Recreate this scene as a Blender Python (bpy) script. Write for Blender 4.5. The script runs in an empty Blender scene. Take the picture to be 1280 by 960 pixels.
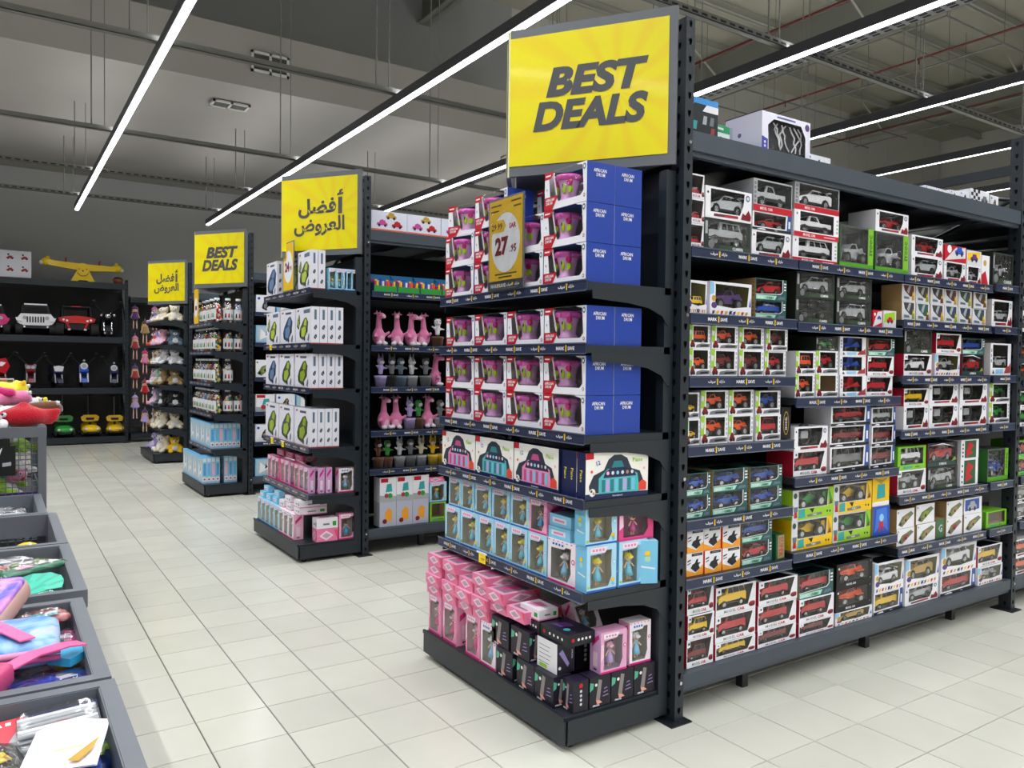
import bpy, bmesh, math, random
from mathutils import Matrix, Vector
from mathutils.geometry import tessellate_polygon
random.seed(7)
PI = math.pi
SC = bpy.context.scene
COL = SC.collection

# ------------------------------------------------------------------ camera
def look_axes(yaw, pitch, roll):
    f = Vector((math.cos(yaw)*math.cos(pitch), math.sin(yaw)*math.cos(pitch), math.sin(pitch)))
    r = Vector((math.sin(yaw), -math.cos(yaw), 0)); u = r.cross(f)
    return r*math.cos(roll)+u*math.sin(roll), u*math.cos(roll)-r*math.sin(roll), f
cam = bpy.data.cameras.new('camera'); cam.sensor_width = 36; cam.lens = 979.6/1280*36
cam.clip_start = .05; cam.clip_end = 200
camo = bpy.data.objects.new('camera', cam); COL.objects.link(camo)
_r, _u, _f = look_axes(0.987699, -0.0246203, 0.0121329)
camo.matrix_world = Matrix(((_r.x, _u.x, -_f.x, 0), (_r.y, _u.y, -_f.y, 0), (_r.z, _u.z, -_f.z, 1.53), (0, 0, 0, 1)))
SC.camera = camo
# ------------------------------------------------------------------ world, exposure
W = bpy.data.worlds.new('world'); SC.world = W; W.use_nodes = True
W.node_tree.nodes['Background'].inputs[0].default_value = (.9, .95, 1, 1)
W.node_tree.nodes['Background'].inputs[1].default_value = .15
SC.view_settings.view_transform = 'Standard'; SC.view_settings.look = 'None'
SC.view_settings.gamma = 1; SC.view_settings.use_curve_mapping = False
SC.view_settings.exposure = 0.0
STRIP_GLOW = 9.0      # visible brightness of the diffusers
LAMP_WATT = 11.0      # per metre of line lamp, downwards
ROOF_FILL_WATT = 3.6         # per metre, added upward fill that brightens the roof
LAMP_SPREAD = 150     # degrees, optics of the lamps

# ------------------------------------------------------------------ materials
MATS = {}
def srgb(h):
    c = [int(h[i:i+2], 16)/255 for i in (0, 2, 4)]
    return tuple(x/12.92 if x <= .04045 else ((x+.055)/1.055)**2.4 for x in c)+(1,)
def nd(t, ty, **k):
    n = t.nodes.new(ty)
    for a, v in k.items(): setattr(n, a, v)
    return n
def mat(name, col='808080', rough=.5, metal=0, spec=.5, emit=0, noise=0, nscale=20, bump=0, bscale=60, coat=0, sheen=0, alpha=None, trans=0):
    if name in MATS: return MATS[name]
    m = bpy.data.materials.new(name); m.use_nodes = True; t = m.node_tree; b = t.nodes['Principled BSDF']
    b.inputs['Base Color'].default_value = srgb(col); b.inputs['Roughness'].default_value = rough
    b.inputs['Metallic'].default_value = metal; b.inputs['Specular IOR Level'].default_value = spec
    if coat: b.inputs['Coat Weight'].default_value = coat; b.inputs['Coat Roughness'].default_value = .08
    if sheen: b.inputs['Sheen Weight'].default_value = sheen
    if trans: b.inputs['Transmission Weight'].default_value = trans
    if emit:
        b.inputs['Emission Color'].default_value = srgb(col); b.inputs['Emission Strength'].default_value = emit
    if noise:
        tc = nd(t, 'ShaderNodeTexCoord'); n = nd(t, 'ShaderNodeTexNoise'); n.inputs['Scale'].default_value = nscale; n.inputs['Detail'].default_value = 5
        t.links.new(tc.outputs['Object'], n.inputs['Vector'])
        mx = nd(t, 'ShaderNodeMix', data_type='RGBA'); c = srgb(col)
        mx.inputs[6].default_value = tuple(min(1, x*(1-noise)) for x in c[:3])+(1,)
        mx.inputs[7].default_value = tuple(min(1, x*(1+noise)) for x in c[:3])+(1,)
        t.links.new(n.outputs['Fac'], mx.inputs[0]); t.links.new(mx.outputs[2], b.inputs['Base Color'])
    if bump:
        tc = nd(t, 'ShaderNodeTexCoord'); n = nd(t, 'ShaderNodeTexNoise'); n.inputs['Scale'].default_value = bscale; n.inputs['Detail'].default_value = 3
        t.links.new(tc.outputs['Object'], n.inputs['Vector'])
        bp = nd(t, 'ShaderNodeBump'); bp.inputs['Strength'].default_value = bump; bp.inputs['Distance'].default_value = .01
        t.links.new(n.outputs['Fac'], bp.inputs['Height']); t.links.new(bp.outputs['Normal'], b.inputs['Normal'])
    MATS[name] = m
    return m
def film_mat(name, rough=.12, bump=.3, bscale=14, tint=(1, 1, 1, 1), base=.05):
    m = bpy.data.materials.new(name); m.use_nodes = True; t = m.node_tree; t.nodes.clear()
    o = nd(t, 'ShaderNodeOutputMaterial'); mx = nd(t, 'ShaderNodeMixShader'); tr = nd(t, 'ShaderNodeBsdfTransparent'); gl = nd(t, 'ShaderNodeBsdfGlossy')
    tr.inputs[0].default_value = tint; gl.inputs['Roughness'].default_value = rough
    fr = nd(t, 'ShaderNodeLayerWeight'); fr.inputs['Blend'].default_value = .5; pw = nd(t, 'ShaderNodeMath', operation='POWER'); pw.inputs[1].default_value = 3.5; t.links.new(fr.outputs['Facing'], pw.inputs[0])
    ad = nd(t, 'ShaderNodeMath', operation='ADD'); ad.inputs[1].default_value = base
    tc = nd(t, 'ShaderNodeTexCoord'); n = nd(t, 'ShaderNodeTexNoise'); n.inputs['Scale'].default_value = bscale; n.inputs['Detail'].default_value = 2
    t.links.new(tc.outputs['Object'], n.inputs['Vector'])
    bp = nd(t, 'ShaderNodeBump'); bp.inputs['Strength'].default_value = bump; bp.inputs['Distance'].default_value = .02
    t.links.new(n.outputs['Fac'], bp.inputs['Height']); t.links.new(bp.outputs['Normal'], gl.inputs['Normal']); t.links.new(bp.outputs['Normal'], fr.inputs['Normal'])
    t.links.new(pw.outputs[0], ad.inputs[0]); t.links.new(ad.outputs[0], mx.inputs[0])
    t.links.new(tr.outputs[0], mx.inputs[1]); t.links.new(gl.outputs[0], mx.inputs[2]); t.links.new(mx.outputs[0], o.inputs[0])
    MATS[name] = m
    return m
PAL = dict(white='eceaf0', offwhite='d8d6dc', black='0c0d10', dark='1c1d22', grey='77787c', lgrey='a9abb0', red='c01226', darkred='7d0d1d', pink='e77fae', hot='d8297c',
    magenta='b8317f', lpink='f2b3cd', orange='f2581b', yellow='f3c410', lemon='f2e233', lime='9ccb2c', green='2f9a3c', dgreen='1d5a38', teal='35a3a3', cyan='6fc3dc',
    sky='8cc8ec', blue='1f4fb5', royal='2146c4', navy='1b2350', purple='5b3a78', lilac='b9a4dc', silver='b7babf', gold='c49a3c', kraft='a98a5c', skin='e8bda0', brown='6b4026',
    cream='e9dcc0', bluegrey='5f7286', mint='a8dcc8', brick='a3363f', olive='8c9c34')
def P(n):
    if isinstance(n, str):
        k = 'print_'+n
        return MATS.get(k) or mat(k, PAL.get(n, n), .42, spec=.4)
    return n
def steel(name, col): return mat(name, col, .42, metal=.0, spec=.5, noise=.12, nscale=8)
RACK = steel('rack_steel_charcoal', '1e252c'); RACKD = steel('rack_steel_dark', '171c22')  # second tone is a darker steel for feet, joists and column backs
BEAM = steel('rack_beam_blue_grey', '3d4650')
BINM = steel('bin_steel_grey', '62666e')
HOLE = mat('slot_dark', '05070a', .9)
RAIL = mat('price_rail_plastic', '565f74', .2, coat=.6)
RAILD = mat('price_rail_insert', '252d49', .35)
PLASTIC_CLEAR = film_mat('clear_film')
CRUMPLE = film_mat('crumpled_film', .16, .8, 26, base=.09)
RUBBER = mat('tyre_rubber', '111214', .75)
GLASSD = mat('toy_window', '14181d', .12)
CHROME = mat('chrome', 'c9ccd1', .15, metal=1)
def paint(n): return mat('paint_'+n, PAL.get(n, n), .3, coat=.5)
def plush(n): return mat('plush_'+n, PAL.get(n, n), .95, spec=.1, sheen=.5, bump=.6, bscale=160)

# ------------------------------------------------------------------ mesh builder
TXT = {}
def text_mesh(s, bold=.012, shear=0, res=1):
    k = (s, bold, shear, res)
    if k in TXT: return TXT[k]
    c = bpy.data.curves.new('lettering', 'FONT'); c.body = s; c.resolution_u = res; c.offset = bold; c.shear = shear
    o = bpy.data.objects.new('lettering', c); COL.objects.link(o); bpy.context.view_layer.update()
    m = bpy.data.meshes.new_from_object(o.evaluated_get(bpy.context.evaluated_depsgraph_get()))
    v = [tuple(p.co) for p in m.vertices]; f = [tuple(p.vertices) for p in m.polygons]
    xs = [p[0] for p in v]; ys = [p[1] for p in v]
    x0, x1, y0, y1 = min(xs), max(xs), min(ys), max(ys)
    v = [((p[0]-x0)/(y1-y0), (p[1]-y0)/(y1-y0)) for p in v]
    bpy.data.objects.remove(o); bpy.data.curves.remove(c); bpy.data.meshes.remove(m)
    TXT[k] = (v, f, (x1-x0)/(y1-y0)); return TXT[k]
class MB:
    def __init__(s): s.v = []; s.f = []; s.mi = []; s.m = []; s.sm = []; s.X = None
    def mid(s, m):
        m = P(m) if isinstance(m, str) else m
        if m not in s.m: s.m.append(m)
        return s.m.index(m)
    def add(s, vs, fs, m, smooth=False):
        o = len(s.v); i = s.mid(m)
        if s.X is not None: vs = [tuple(s.X @ Vector(v)) for v in vs]
        s.v += [tuple(v) for v in vs]
        for f in fs: s.f.append(tuple(o+k for k in f)); s.mi.append(i); s.sm.append(smooth)
    def box(s, x0, x1, y0, y1, z0, z1, m):
        s.add([(x0,y0,z0),(x1,y0,z0),(x1,y1,z0),(x0,y1,z0),(x0,y0,z1),(x1,y0,z1),(x1,y1,z1),(x0,y1,z1)],
              [(0,3,2,1),(4,5,6,7),(0,1,5,4),(1,2,6,5),(2,3,7,6),(3,0,4,7)], m)
    def prism(s, pts, a, b, m, ax='y', smooth=False):
        """extrude polygon pts (2D) from a to b along ax"""
        n = len(pts)
        def p3(p, t): return (p[0], t, p[1]) if ax == 'y' else ((t, p[0], p[1]) if ax == 'x' else (p[0], p[1], t))
        vs = [p3(p, a) for p in pts]+[p3(p, b) for p in pts]
        fs = [(i, (i+1) % n, n+(i+1) % n, n+i) for i in range(n)]
        s.add(vs, fs, m, smooth)
        tri = [tuple(t) for t in tessellate_polygon([[Vector((p[0], p[1], 0)) for p in pts]])]
        s.add(vs, [t for t in tri]+[tuple(n+k for k in reversed(t)) for t in tri], m)
    def poly(s, pts3, m): s.add(pts3, [tuple(range(len(pts3)))], m)
    def cyl(s, c, r, h, m, ax='z', n=12, r2=None, smooth=True, cap=True):
        r2 = r if r2 is None else r2; vs = []
        for k, (rr, t) in enumerate(((r, 0), (r2, h))):
            for i in range(n):
                a = 2*PI*i/n; u, w = rr*math.cos(a), rr*math.sin(a)
                vs.append((c[0]+u, c[1]+w, c[2]+t) if ax == 'z' else ((c[0]+t, c[1]+u, c[2]+w) if ax == 'x' else (c[0]+u, c[1]+t, c[2]+w)))
        s.add(vs, [(i, (i+1) % n, n+(i+1) % n, n+i) for i in range(n)], m, smooth)
        if cap: s.add(vs, [tuple(range(n)), tuple(range(2*n-1, n-1, -1))], m)
    def lathe(s, prof, m, c=(0, 0, 0), n=16, wob=None):
        vs = []; k = len(prof)
        for i in range(n):
            a = 2*PI*i/n
            for j, (r, z) in enumerate(prof):
                rr = r*(wob(a, j) if wob else 1); vs.append((c[0]+rr*math.cos(a), c[1]+rr*math.sin(a), c[2]+z))
        s.add(vs, [(i*k+j, ((i+1) % n)*k+j, ((i+1) % n)*k+j+1, i*k+j+1) for i in range(n) for j in range(k-1)], m, True)
    def ball(s, c, r, m, n=10, k=6):
        rx, ry, rz = (r, r, r) if not isinstance(r, tuple) else r
        vs = [(c[0], c[1], c[2]+rz)]
        for j in range(1, k):
            p = PI*j/k
            for i in range(n):
                a = 2*PI*i/n; vs.append((c[0]+rx*math.sin(p)*math.cos(a), c[1]+ry*math.sin(p)*math.sin(a), c[2]+rz*math.cos(p)))
        vs.append((c[0], c[1], c[2]-rz)); L = len(vs)-1
        fs = [(0, 1+i, 1+(i+1) % n) for i in range(n)]+[(L, 1+(k-2)*n+(i+1) % n, 1+(k-2)*n+i) for i in range(n)]
        fs += [(1+j*n+i, 1+(j+1)*n+i, 1+(j+1)*n+(i+1) % n, 1+j*n+(i+1) % n) for j in range(k-2) for i in range(n)]
        s.add(vs, fs, m, True)
    def tube(s, a, b, r, m, n=6, r2=None):
        a = Vector(a); b = Vector(b); d = (b-a); L = d.length
        if L < 1e-6: return
        q = d.to_track_quat('Z', 'Y').to_matrix().to_4x4(); X = Matrix.Translation(a) @ q
        o = s.X; s.X = X if o is None else o @ X; s.cyl((0, 0, 0), r, L, m, 'z', n, r2); s.X = o
    def path(s, pts, r, m, n=6):
        for a, b in zip(pts, pts[1:]): s.tube(a, b, r, m, n)
    # ---- flat print on a face.  face frame F=(origin, u, v, nrm) ; coordinates in metres along u,v
    def fpoly(s, F, pts, m, lift=.0006):
        o, u, v, nr = F
        q = [o+u*p[0]+v*p[1]+nr*lift for p in pts]
        if len(pts) > 4 or True:
            tri = [tuple(t) for t in tessellate_polygon([[Vector((p[0], p[1], 0)) for p in pts]])]
            s.add(q, tri, m)
    def ftext(s, F, txt, x, y, h, m, anchor='c', bold=.012, shear=0, lift=.0012, rot=0, maxw=None, res=1, fitw=None):
        v, f, w = text_mesh(txt, bold, shear, res); o, u, vv, nr = F
        sx = fitw/w if fitw else (h if not maxw or w*h <= maxw else maxw/w)
        ox = -w*sx/2 if anchor == 'c' else (0 if anchor == 'l' else -w*sx)
        cr, sr = math.cos(rot), math.sin(rot)
        q = []
        for p in v:
            a, b = ox+p[0]*sx, -h/2+p[1]*h
            q.append(o+u*(x+a*cr-b*sr)+vv*(y+a*sr+b*cr)+nr*lift)
        s.add(q, f, m)
    def fcirc(s, F, x, y, r, m, n=10, lift=.0009, ry=None):
        ry = ry or r; s.fpoly(F, [(x+r*math.cos(2*PI*i/n), y+ry*math.sin(2*PI*i/n)) for i in range(n)], m, lift)
    def mesh(s, name):
        me = bpy.data.meshes.new(name); me.from_pydata(s.v, [], s.f)
        for m in s.m: me.materials.append(m)
        me.polygons.foreach_set('material_index', s.mi); me.polygons.foreach_set('use_smooth', s.sm); me.update(); return me
def ring(outer, hole):
    """outer/hole 2D polygons -> (verts, tris)"""
    A = [Vector((p[0], p[1], 0)) for p in outer]; B = [Vector((p[0], p[1], 0)) for p in hole]
    return outer+hole, [tuple(t) for t in tessellate_polygon([A, B])]
# frames: box in local coords front -Y, x in [-w/2,w/2], y in [0,d], z in [0,h]
V = Vector
def F_front(w, d, h): return (V((-w/2, 0, 0)), V((1, 0, 0)), V((0, 0, 1)), V((0, -1, 0)))
def F_right(w, d, h): return (V((w/2, 0, 0)), V((0, 1, 0)), V((0, 0, 1)), V((1, 0, 0)))
def F_left(w, d, h): return (V((-w/2, d, 0)), V((0, -1, 0)), V((0, 0, 1)), V((-1, 0, 0)))
def F_top(w, d, h): return (V((-w/2, 0, h)), V((1, 0, 0)), V((0, 1, 0)), V((0, 0, 1)))

# ------------------------------------------------------------------ scene objects
LABELS = {}
def obj(name, me, parent=None, loc=(0, 0, 0), rot=(0, 0, 0), kind=None, label=None):
    if isinstance(me, MB): me = me.mesh(name)
    o = bpy.data.objects.new(name, me); COL.objects.link(o); o.location = loc; o.rotation_euler = rot
    if parent: o.parent = parent
    if kind: o['kind'] = kind
    if label: o['label'] = label
    return o
def tag(o, label, cat, group=None):
    o['label'] = label; o['category'] = cat
    if group: o['group'] = group
    LABELS.setdefault(label, []).append(o.name)
    return o
def thing(name, label, cat, loc=(0, 0, 0), rotz=0, group=None, rot=None):
    o = bpy.data.objects.new(name, None); o.empty_display_size = .05; COL.objects.link(o); o.location = loc
    o.rotation_euler = rot or (0, 0, rotz); return tag(o, label, cat, group)
def struct(name, me, parent=None, loc=(0, 0, 0)): return obj(name, me, parent, loc, kind='structure' if parent is None else None)
ORD = ['first', 'second', 'third', 'fourth', 'fifth', 'sixth', 'seventh', 'eighth', 'ninth', 'tenth', 'eleventh', 'twelfth', 'thirteenth', 'fourteenth', 'fifteenth', 'sixteenth']
# a product = list of (part name, mesh, sublist) in local coordinates
def put(name, parts, label, cat, loc, rotz=0, group=None, rot=None):
    t = thing(name, label, cat, loc, rotz, group, rot)
    for p in parts:
        c = obj(p[0], p[1], t, p[3] if len(p) > 3 else (0, 0, 0))
        for q in (p[2] if len(p) > 2 else []): obj(q[0], q[1], c, q[3] if len(q) > 3 else (0, 0, 0))
    return t
CACHE = {}
def cached(fn):
    def g(*a, **k):
        key = (fn.__name__,)+a+tuple(sorted(k.items()))
        if key not in CACHE: CACHE[key] = fn(*a, **k)
        return CACHE[key]
    return g
# ================================================================== SETTING
TX0, TY0, TS = 2.503, 2.261, .3002
def floor():
    m = mat('floor_tile', 'd3d1c6', .2, spec=.5); t = m.node_tree; b = t.nodes['Principled BSDF']
    g = nd(t, 'ShaderNodeNewGeometry'); ad = nd(t, 'ShaderNodeVectorMath', operation='SUBTRACT'); ad.inputs[1].default_value = (TX0, TY0, 0)
    dv = nd(t, 'ShaderNodeVectorMath', operation='SCALE'); dv.inputs['Scale'].default_value = 1/TS; fl = nd(t, 'ShaderNodeVectorMath', operation='FLOOR')
    wn = nd(t, 'ShaderNodeTexWhiteNoise', noise_dimensions='2D'); n = nd(t, 'ShaderNodeTexNoise'); n.inputs['Scale'].default_value = 4; n.inputs['Detail'].default_value = 6
    t.links.new(g.outputs['Position'], ad.inputs[0]); t.links.new(ad.outputs[0], dv.inputs[0]); t.links.new(dv.outputs[0], fl.inputs[0]); t.links.new(fl.outputs[0], wn.inputs['Vector'])
    t.links.new(g.outputs['Position'], n.inputs['Vector'])
    mm = nd(t, 'ShaderNodeMath', operation='ADD'); t.links.new(wn.outputs['Value'], mm.inputs[0]); t.links.new(n.outputs['Fac'], mm.inputs[1])
    mr = nd(t, 'ShaderNodeMapRange'); mr.inputs['From Max'].default_value = 2; t.links.new(mm.outputs[0], mr.inputs['Value'])
    mx = nd(t, 'ShaderNodeMix', data_type='RGBA'); mx.inputs[6].default_value = srgb('bfbdb2'); mx.inputs[7].default_value = srgb('d2d0c5')
    t.links.new(mr.outputs[0], mx.inputs[0]); t.links.new(mx.outputs[2], b.inputs['Base Color'])
    rr = nd(t, 'ShaderNodeMapRange'); rr.inputs['To Min'].default_value = .17; rr.inputs['To Max'].default_value = .25
    t.links.new(n.outputs['Fac'], rr.inputs['Value']); t.links.new(rr.outputs[0], b.inputs['Roughness'])
    grout = mat('floor_grout', '4f4d48', .8)
    a = MB(); a.box(-8, 32, -10, 17, -.1, -.004, grout)
    fl_o = struct('floor', a)
    def tile_mb(mb, x, y):
        g = .002; e = .0014; s = TS
        x0, x1, y0, y1 = x+g, x+s-g, y+g, y+s-g
        vs = [(x0, y0, -.004), (x1, y0, -.004), (x1, y1, -.004), (x0, y1, -.004), (x0+e, y0+e, 0), (x1-e, y0+e, 0), (x1-e, y1-e, 0), (x0+e, y1-e, 0)]
        mb.add(vs, [(4, 5, 6, 7), (0, 1, 5, 4), (1, 2, 6, 5), (2, 3, 7, 6), (3, 0, 4, 7)], m)
    one = MB(); tile_mb(one, 0, 0); tm = one.mesh('tile'); rest = MB(); cand = []
    for i in range(-35, 98):
        for j in range(-40, 50):
            x, y = TX0+i*TS, TY0+j*TS
            if y > 16.9-TS*.5 or y < -10 or x < -8 or x > 31.5: continue
            cx, cy = x+TS/2, y+TS/2
            d = V((cx, cy, -1.53)); f = d.dot(_f); vis = False
            if f > .5:
                px = d.dot(_r)/f*979.6; py = d.dot(_u)/f*979.6
                vis = abs(px) < 680 and -520 < py < 480
                if 2.45 < cx < 5.6 and 2.4 < cy < 3.7: vis = False
                if cx < .2: vis = False
                if cx > 1.9 and cy > 3.8 and px > -110: vis = False
            (cand.append((d.length, x, y)) if vis else tile_mb(rest, x, y))
    cand.sort()
    for k, (dd, x, y) in enumerate(cand):
        if k < 290: obj('tile', tm, fl_o, (x, y, 0))
        else: tile_mb(rest, x, y)
    obj('tile', rest, fl_o, kind='stuff')
floor()
WALLM = mat('painted_concrete_wall', 'adaeaf', .85, noise=.05, nscale=.8)
WALLL = mat('pale_wall_panel', 'd0cec8', .85, noise=.04, nscale=.6)
CEILM = mat('roof_deck_olive_grey', 'b4b1a2', .85, noise=.08, nscale=.5)
DUCTM = mat('concrete_bulkhead', '918d88', .8, noise=.09, nscale=1.2)
a = MB(); a.box(-8, 11, 16.9, 17.2, 0, 10.6, WALLM); wb = struct('wall_back', a)
# precast panels of the far part of the back wall, each with its own recessed joint
pm = MB(); pm.box(0, 1.18, 0, .3, 0, 10.6, WALLL); pm = pm.mesh('wall_panel')
for i in range(17): obj('wall_panel', pm, wb, (11.0+i*1.2, 16.9, 0))
a = MB(); a.box(-8, 32, 17.15, 17.3, 0, 10.6, WALLM); obj('wall_core', a, wb)
a = MB(); a.box(31.5, 31.8, -10, 17, 0, 10.6, WALLL); struct('wall_right', a)
a = MB(); a.box(-8.2, -8, -10, 17, 0, 10.6, WALLM); struct('wall_left', a)
a = MB(); a.box(-8, 32, -10.2, -10, 0, 10.6, WALLL); struct('wall_front', a)
a = MB(); a.box(-8.2, 32, -10.2, 17.3, 10.6, 10.8, CEILM); ceil = struct('ceiling', a)
# purlins under the roof deck (run along x) and deep main beams (run along y)
PUR = mat('purlin_grey', 'b0afa6', .6); GIR = mat('girder_grey', '8d8e86', .6)
pb = MB(); pb.box(0, 40, -.03, .03, 0, .22, PUR); pb.box(0, 40, -.1, .1, 0, .015, PUR); pb = pb.mesh('purlin')
for i in range(14): obj('purlin', pb, ceil, (-8, -8+i*1.8, 10.37))
gb = MB(); gb.box(-.03, .03, -10, 16.9, 0, .8, GIR); gb.box(-.16, .16, -10, 16.9, 0, .025, PUR); gb = gb.mesh('girder')
for x in (-1, 8.5, 17.2, 25.2): obj('girder', gb, ceil, (x, 0, 9.55))
br = MB()
for x in (8.5, 17.2, 25.2):
    for y in (-4, 1, 6, 11, 15.5): br.tube((x, y, 9.6), (x-1.3, y, 10.4), .03, PUR); br.tube((x, y, 9.6), (x+1.3, y, 10.4), .03, PUR)
obj('girder_brace', br, ceil, kind='stuff')
# bulkhead with grilles over the rear of the shop
a = MB(); a.box(-8, 11.0, 10.2, 16.88, 5.0, 5.72, DUCTM); bulk = struct('trim_1', a)
def grille(parent, loc, rx):
    f = MB(); w, h = .24, .13; fr = mat('grille_frame', 'b9b9b4', .5)
    for x0, x1, z0, z1 in ((-w, w, h-.03, h), (-w, w, -h, -h+.03), (-w, -w+.03, -h, h), (w-.03, w, -h, h), (-.015, .015, -h, h)): f.box(x0, x1, -.03, 0, z0, z1, fr)
    f.box(-w, w, -.004, 0, -h, h, HOLE)
    o = obj('air_grille', f, parent, loc, (rx, 0, 0)); s = MB(); s.box(-w+.03, w-.03, -.022, -.016, -.006, .006, mat('grille_slat', '53534f', .6)); s = s.mesh('slat')
    for k in range(9): obj('slat', s, o, (0, 0, -h+.04+k*.022))
for x in (2.95, 7.6): grille(bulk, (x, 10.19, 5.33), 0); grille(bulk, (x-.3, 11.0, 4.99), PI/2)
# suspended strut channels (along x) with threaded rods to the roof
STR = mat('strut_galvanised', '7b7b78', .5, metal=.3)
SLOT = mat('strut_slot', '25252a', .8)
for k, y in enumerate((-5, -1.2, 4.12, 6.93, 9.9, 12.1, 14.05)):
    x1 = 24 if y < 5 else (12 if y < 10 else 7.5)
    t = thing('strut_channel', ['slotted steel channel crossing above the front lamps, out of view behind', 'slotted steel channel above the near end of the lamps, overhead',
        'grey slotted steel channel crossing right above nearest big yellow sign', 'grey channel overhead crossing the upper left of the view', 'thin grey channel crossing behind the leftmost lamp at middle height',
        'slotted channel with long slots near the far end of leftmost lamp', 'slotted channel nearest the back wall, beyond the lamp ends'][k], 'ceiling channel', (-7, y, 4.09))
    b = MB(); L = x1+7; b.box(0, L, -.03, .03, .0, .005, STR); b.box(0, L, -.03, -.025, 0, .05, STR); b.box(0, L, .025, .03, 0, .05, STR); obj('channel', b, t)
    s = MB()
    for i in range(int(L/.1)): s.box(i*.1+.02, i*.1+.08, -.0315, -.03, .015, .032, SLOT)
    if y not in (6.93, 9.9): obj('slot', s, t, kind='stuff')
    r = MB()
    for x in [i*2.1+1.6 for i in range(int((L-1)/2.1))]:
        ww = -7+x; zt = (.9 if (y > 10.2 and ww < 11) else (5.4 if min(abs(ww-g_) for g_ in (-1, 8.5, 17.2, 25.2)) < 1.6 else 6.22))
        r.tube((x, 0, .03), (x, 0, zt), .008, STR, 5); r.tube((x+.13, 0, .03), (x+.13, 0, zt), .006, STR, 5)
    obj('threaded_rod', r, t, kind='stuff')
# LED line lamps along y
LEDM = mat('led_diffuser', 'f4f8ff', .5, emit=STRIP_GLOW); LEDM.node_tree.nodes['Principled BSDF'].inputs['Emission Color'].default_value = (.93, .97, 1, 1)
HOUS = mat('lamp_housing', '4a4b4f', .5)
def strip(x, y0, y1, label, louv=False, wd=.05):
    t = thing('line_lamp', label, 'ceiling lamp', (x, 0, 4.0), group='line lamps')
    b = MB(); b.box(-wd/2-.01, wd/2+.01, y0, y1, .03, .085, HOUS); b.box(-wd/2-.012, -wd/2-.004, y0, y1, .0, .085, HOUS); b.box(wd/2+.004, wd/2+.012, y0, y1, 0, .085, HOUS); obj('housing', b, t)
    L = bpy.data.lights.new('lamp_light', 'AREA'); L.shape = 'RECTANGLE'; L.size = wd; L.size_y = y1-y0; L.energy = LAMP_WATT*(y1-y0); L.spread = math.radians(LAMP_SPREAD); L.color = (.94, .97, 1)
    lo = bpy.data.objects.new('lamp_light', L); COL.objects.link(lo); lo.parent = t; lo.location = (0, (y0+y1)/2, -.014)
    L2 = bpy.data.lights.new('added_roof_fill', 'AREA'); L2.shape = 'RECTANGLE'; L2.size = wd; L2.size_y = y1-y0; L2.energy = ROOF_FILL_WATT*(y1-y0); L2.color = (.97, .98, 1)  # added fill light above the housing, put in to brighten the roof
    lo = bpy.data.objects.new('added_roof_fill', L2); COL.objects.link(lo); lo.parent = t; lo.location = (0, (y0+y1)/2, .09); lo.rotation_euler = (PI, 0, 0)
    b = MB(); b.box(-wd/2, wd/2, y0+.004, y1-.004, -.012 if not louv else .002, .03, LEDM); obj('diffuser', b, t)
    if louv:
        s = MB(); n = int((y1-y0)/.12)
        for i in range(n): s.box(-wd/2-.02, wd/2+.02, y0+i*.12, y0+i*.12+.006, -.002, .03, HOUS)
        obj('louvre_blade', s, t, kind='stuff')
strip(1.13, -9, 14.82, 'white led line lamp over the left aisle, leftmost of the bright lines')
strip(3.22, -9, 14.97, 'white led line lamp ending above the second small BEST DEALS sign')
strip(5.31, -9, 14.9, 'white led line lamp passing just behind the nearest big yellow sign')
strip(7.35, -9, 14.9, 'louvred led line lamp behind the white boxed toy on rack top', True)
strip(9.42, -9, 6.9, 'louvred led line lamp ending just left of the far right upright', True)
strip(11.5, -9, 14.9, 'short looking far led line at right edge, lowest of the bright lines', True)
strip(-1.0, -9, 14.9, 'led line lamp left of the view above the sale bins')
strip(13.6, -9, 14.9, 'farthest led line lamp toward the right hand wall', True)
strip(-4.5, -9, 9.9, 'led line lamp out of view near the left wall', True)
strip(18, -9, 14.9, 'led line lamp far out to the right of the racks', True)
# perforated cable tray beside the fourth lamp
t = thing('cable_tray', 'perforated grey cable tray hanging beside the long lamp above rack', 'cable tray', (5.72, -8, 4.15))
b = MB(); TR = mat('tray_galvanised', '86868a', .5, metal=.2, noise=.2, nscale=30); b.box(-.1, .1, 0, 22, 0, .006, TR); b.box(-.1, -.094, 0, 22, 0, .06, TR); b.box(.094, .1, 0, 22, 0, .06, TR); obj('tray', b, t)
s = MB()
for i in range(160):
    for xx in (-.06, -.01, .04): s.box(xx, xx+.03, 4+i*.1, 4+i*.1+.06, -.0015, 0, SLOT)
obj('slot', s, t, kind='stuff')
# sprinkler pipes
PIPE = mat('sprinkler_pipe', '5a2320', .5)
for i, (x, y0, y1, z, lb) in enumerate([(9.8, -6, 9.5, 6.6, 'dark red sprinkler pipe crossing over the rack, nearest one'), (14.6, -4, 13, 7.4, 'dark red sprinkler pipe seen between the two right lamps'),
        (5.2, 2, 9.4, 6.7, 'dark red sprinkler pipe behind top edge of big yellow sign'), (20, -2, 14.5, 8.0, 'thin far sprinkler pipe above the far right lamp')]):
    t = thing('sprinkler_pipe', lb, 'pipe', (x, y0, z)); b = MB(); b.tube((0, 0, 0), (0, y1-y0, 0), .022, PIPE, 8); obj('pipe', b, t)
    h = MB(); d = MB()
    for k in range(int((y1-y0)/3)+1): d.tube((0, k*3+.3, -.1), (0, k*3+.3, 0), .012, PIPE); h.tube((0, k*3+.6, 0), (0, k*3+.6, 10.5-z), .007, STR, 4)
    obj('sprinkler_head', d, t, kind='stuff'); obj('hanger_rod', h, t, kind='stuff')
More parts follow.
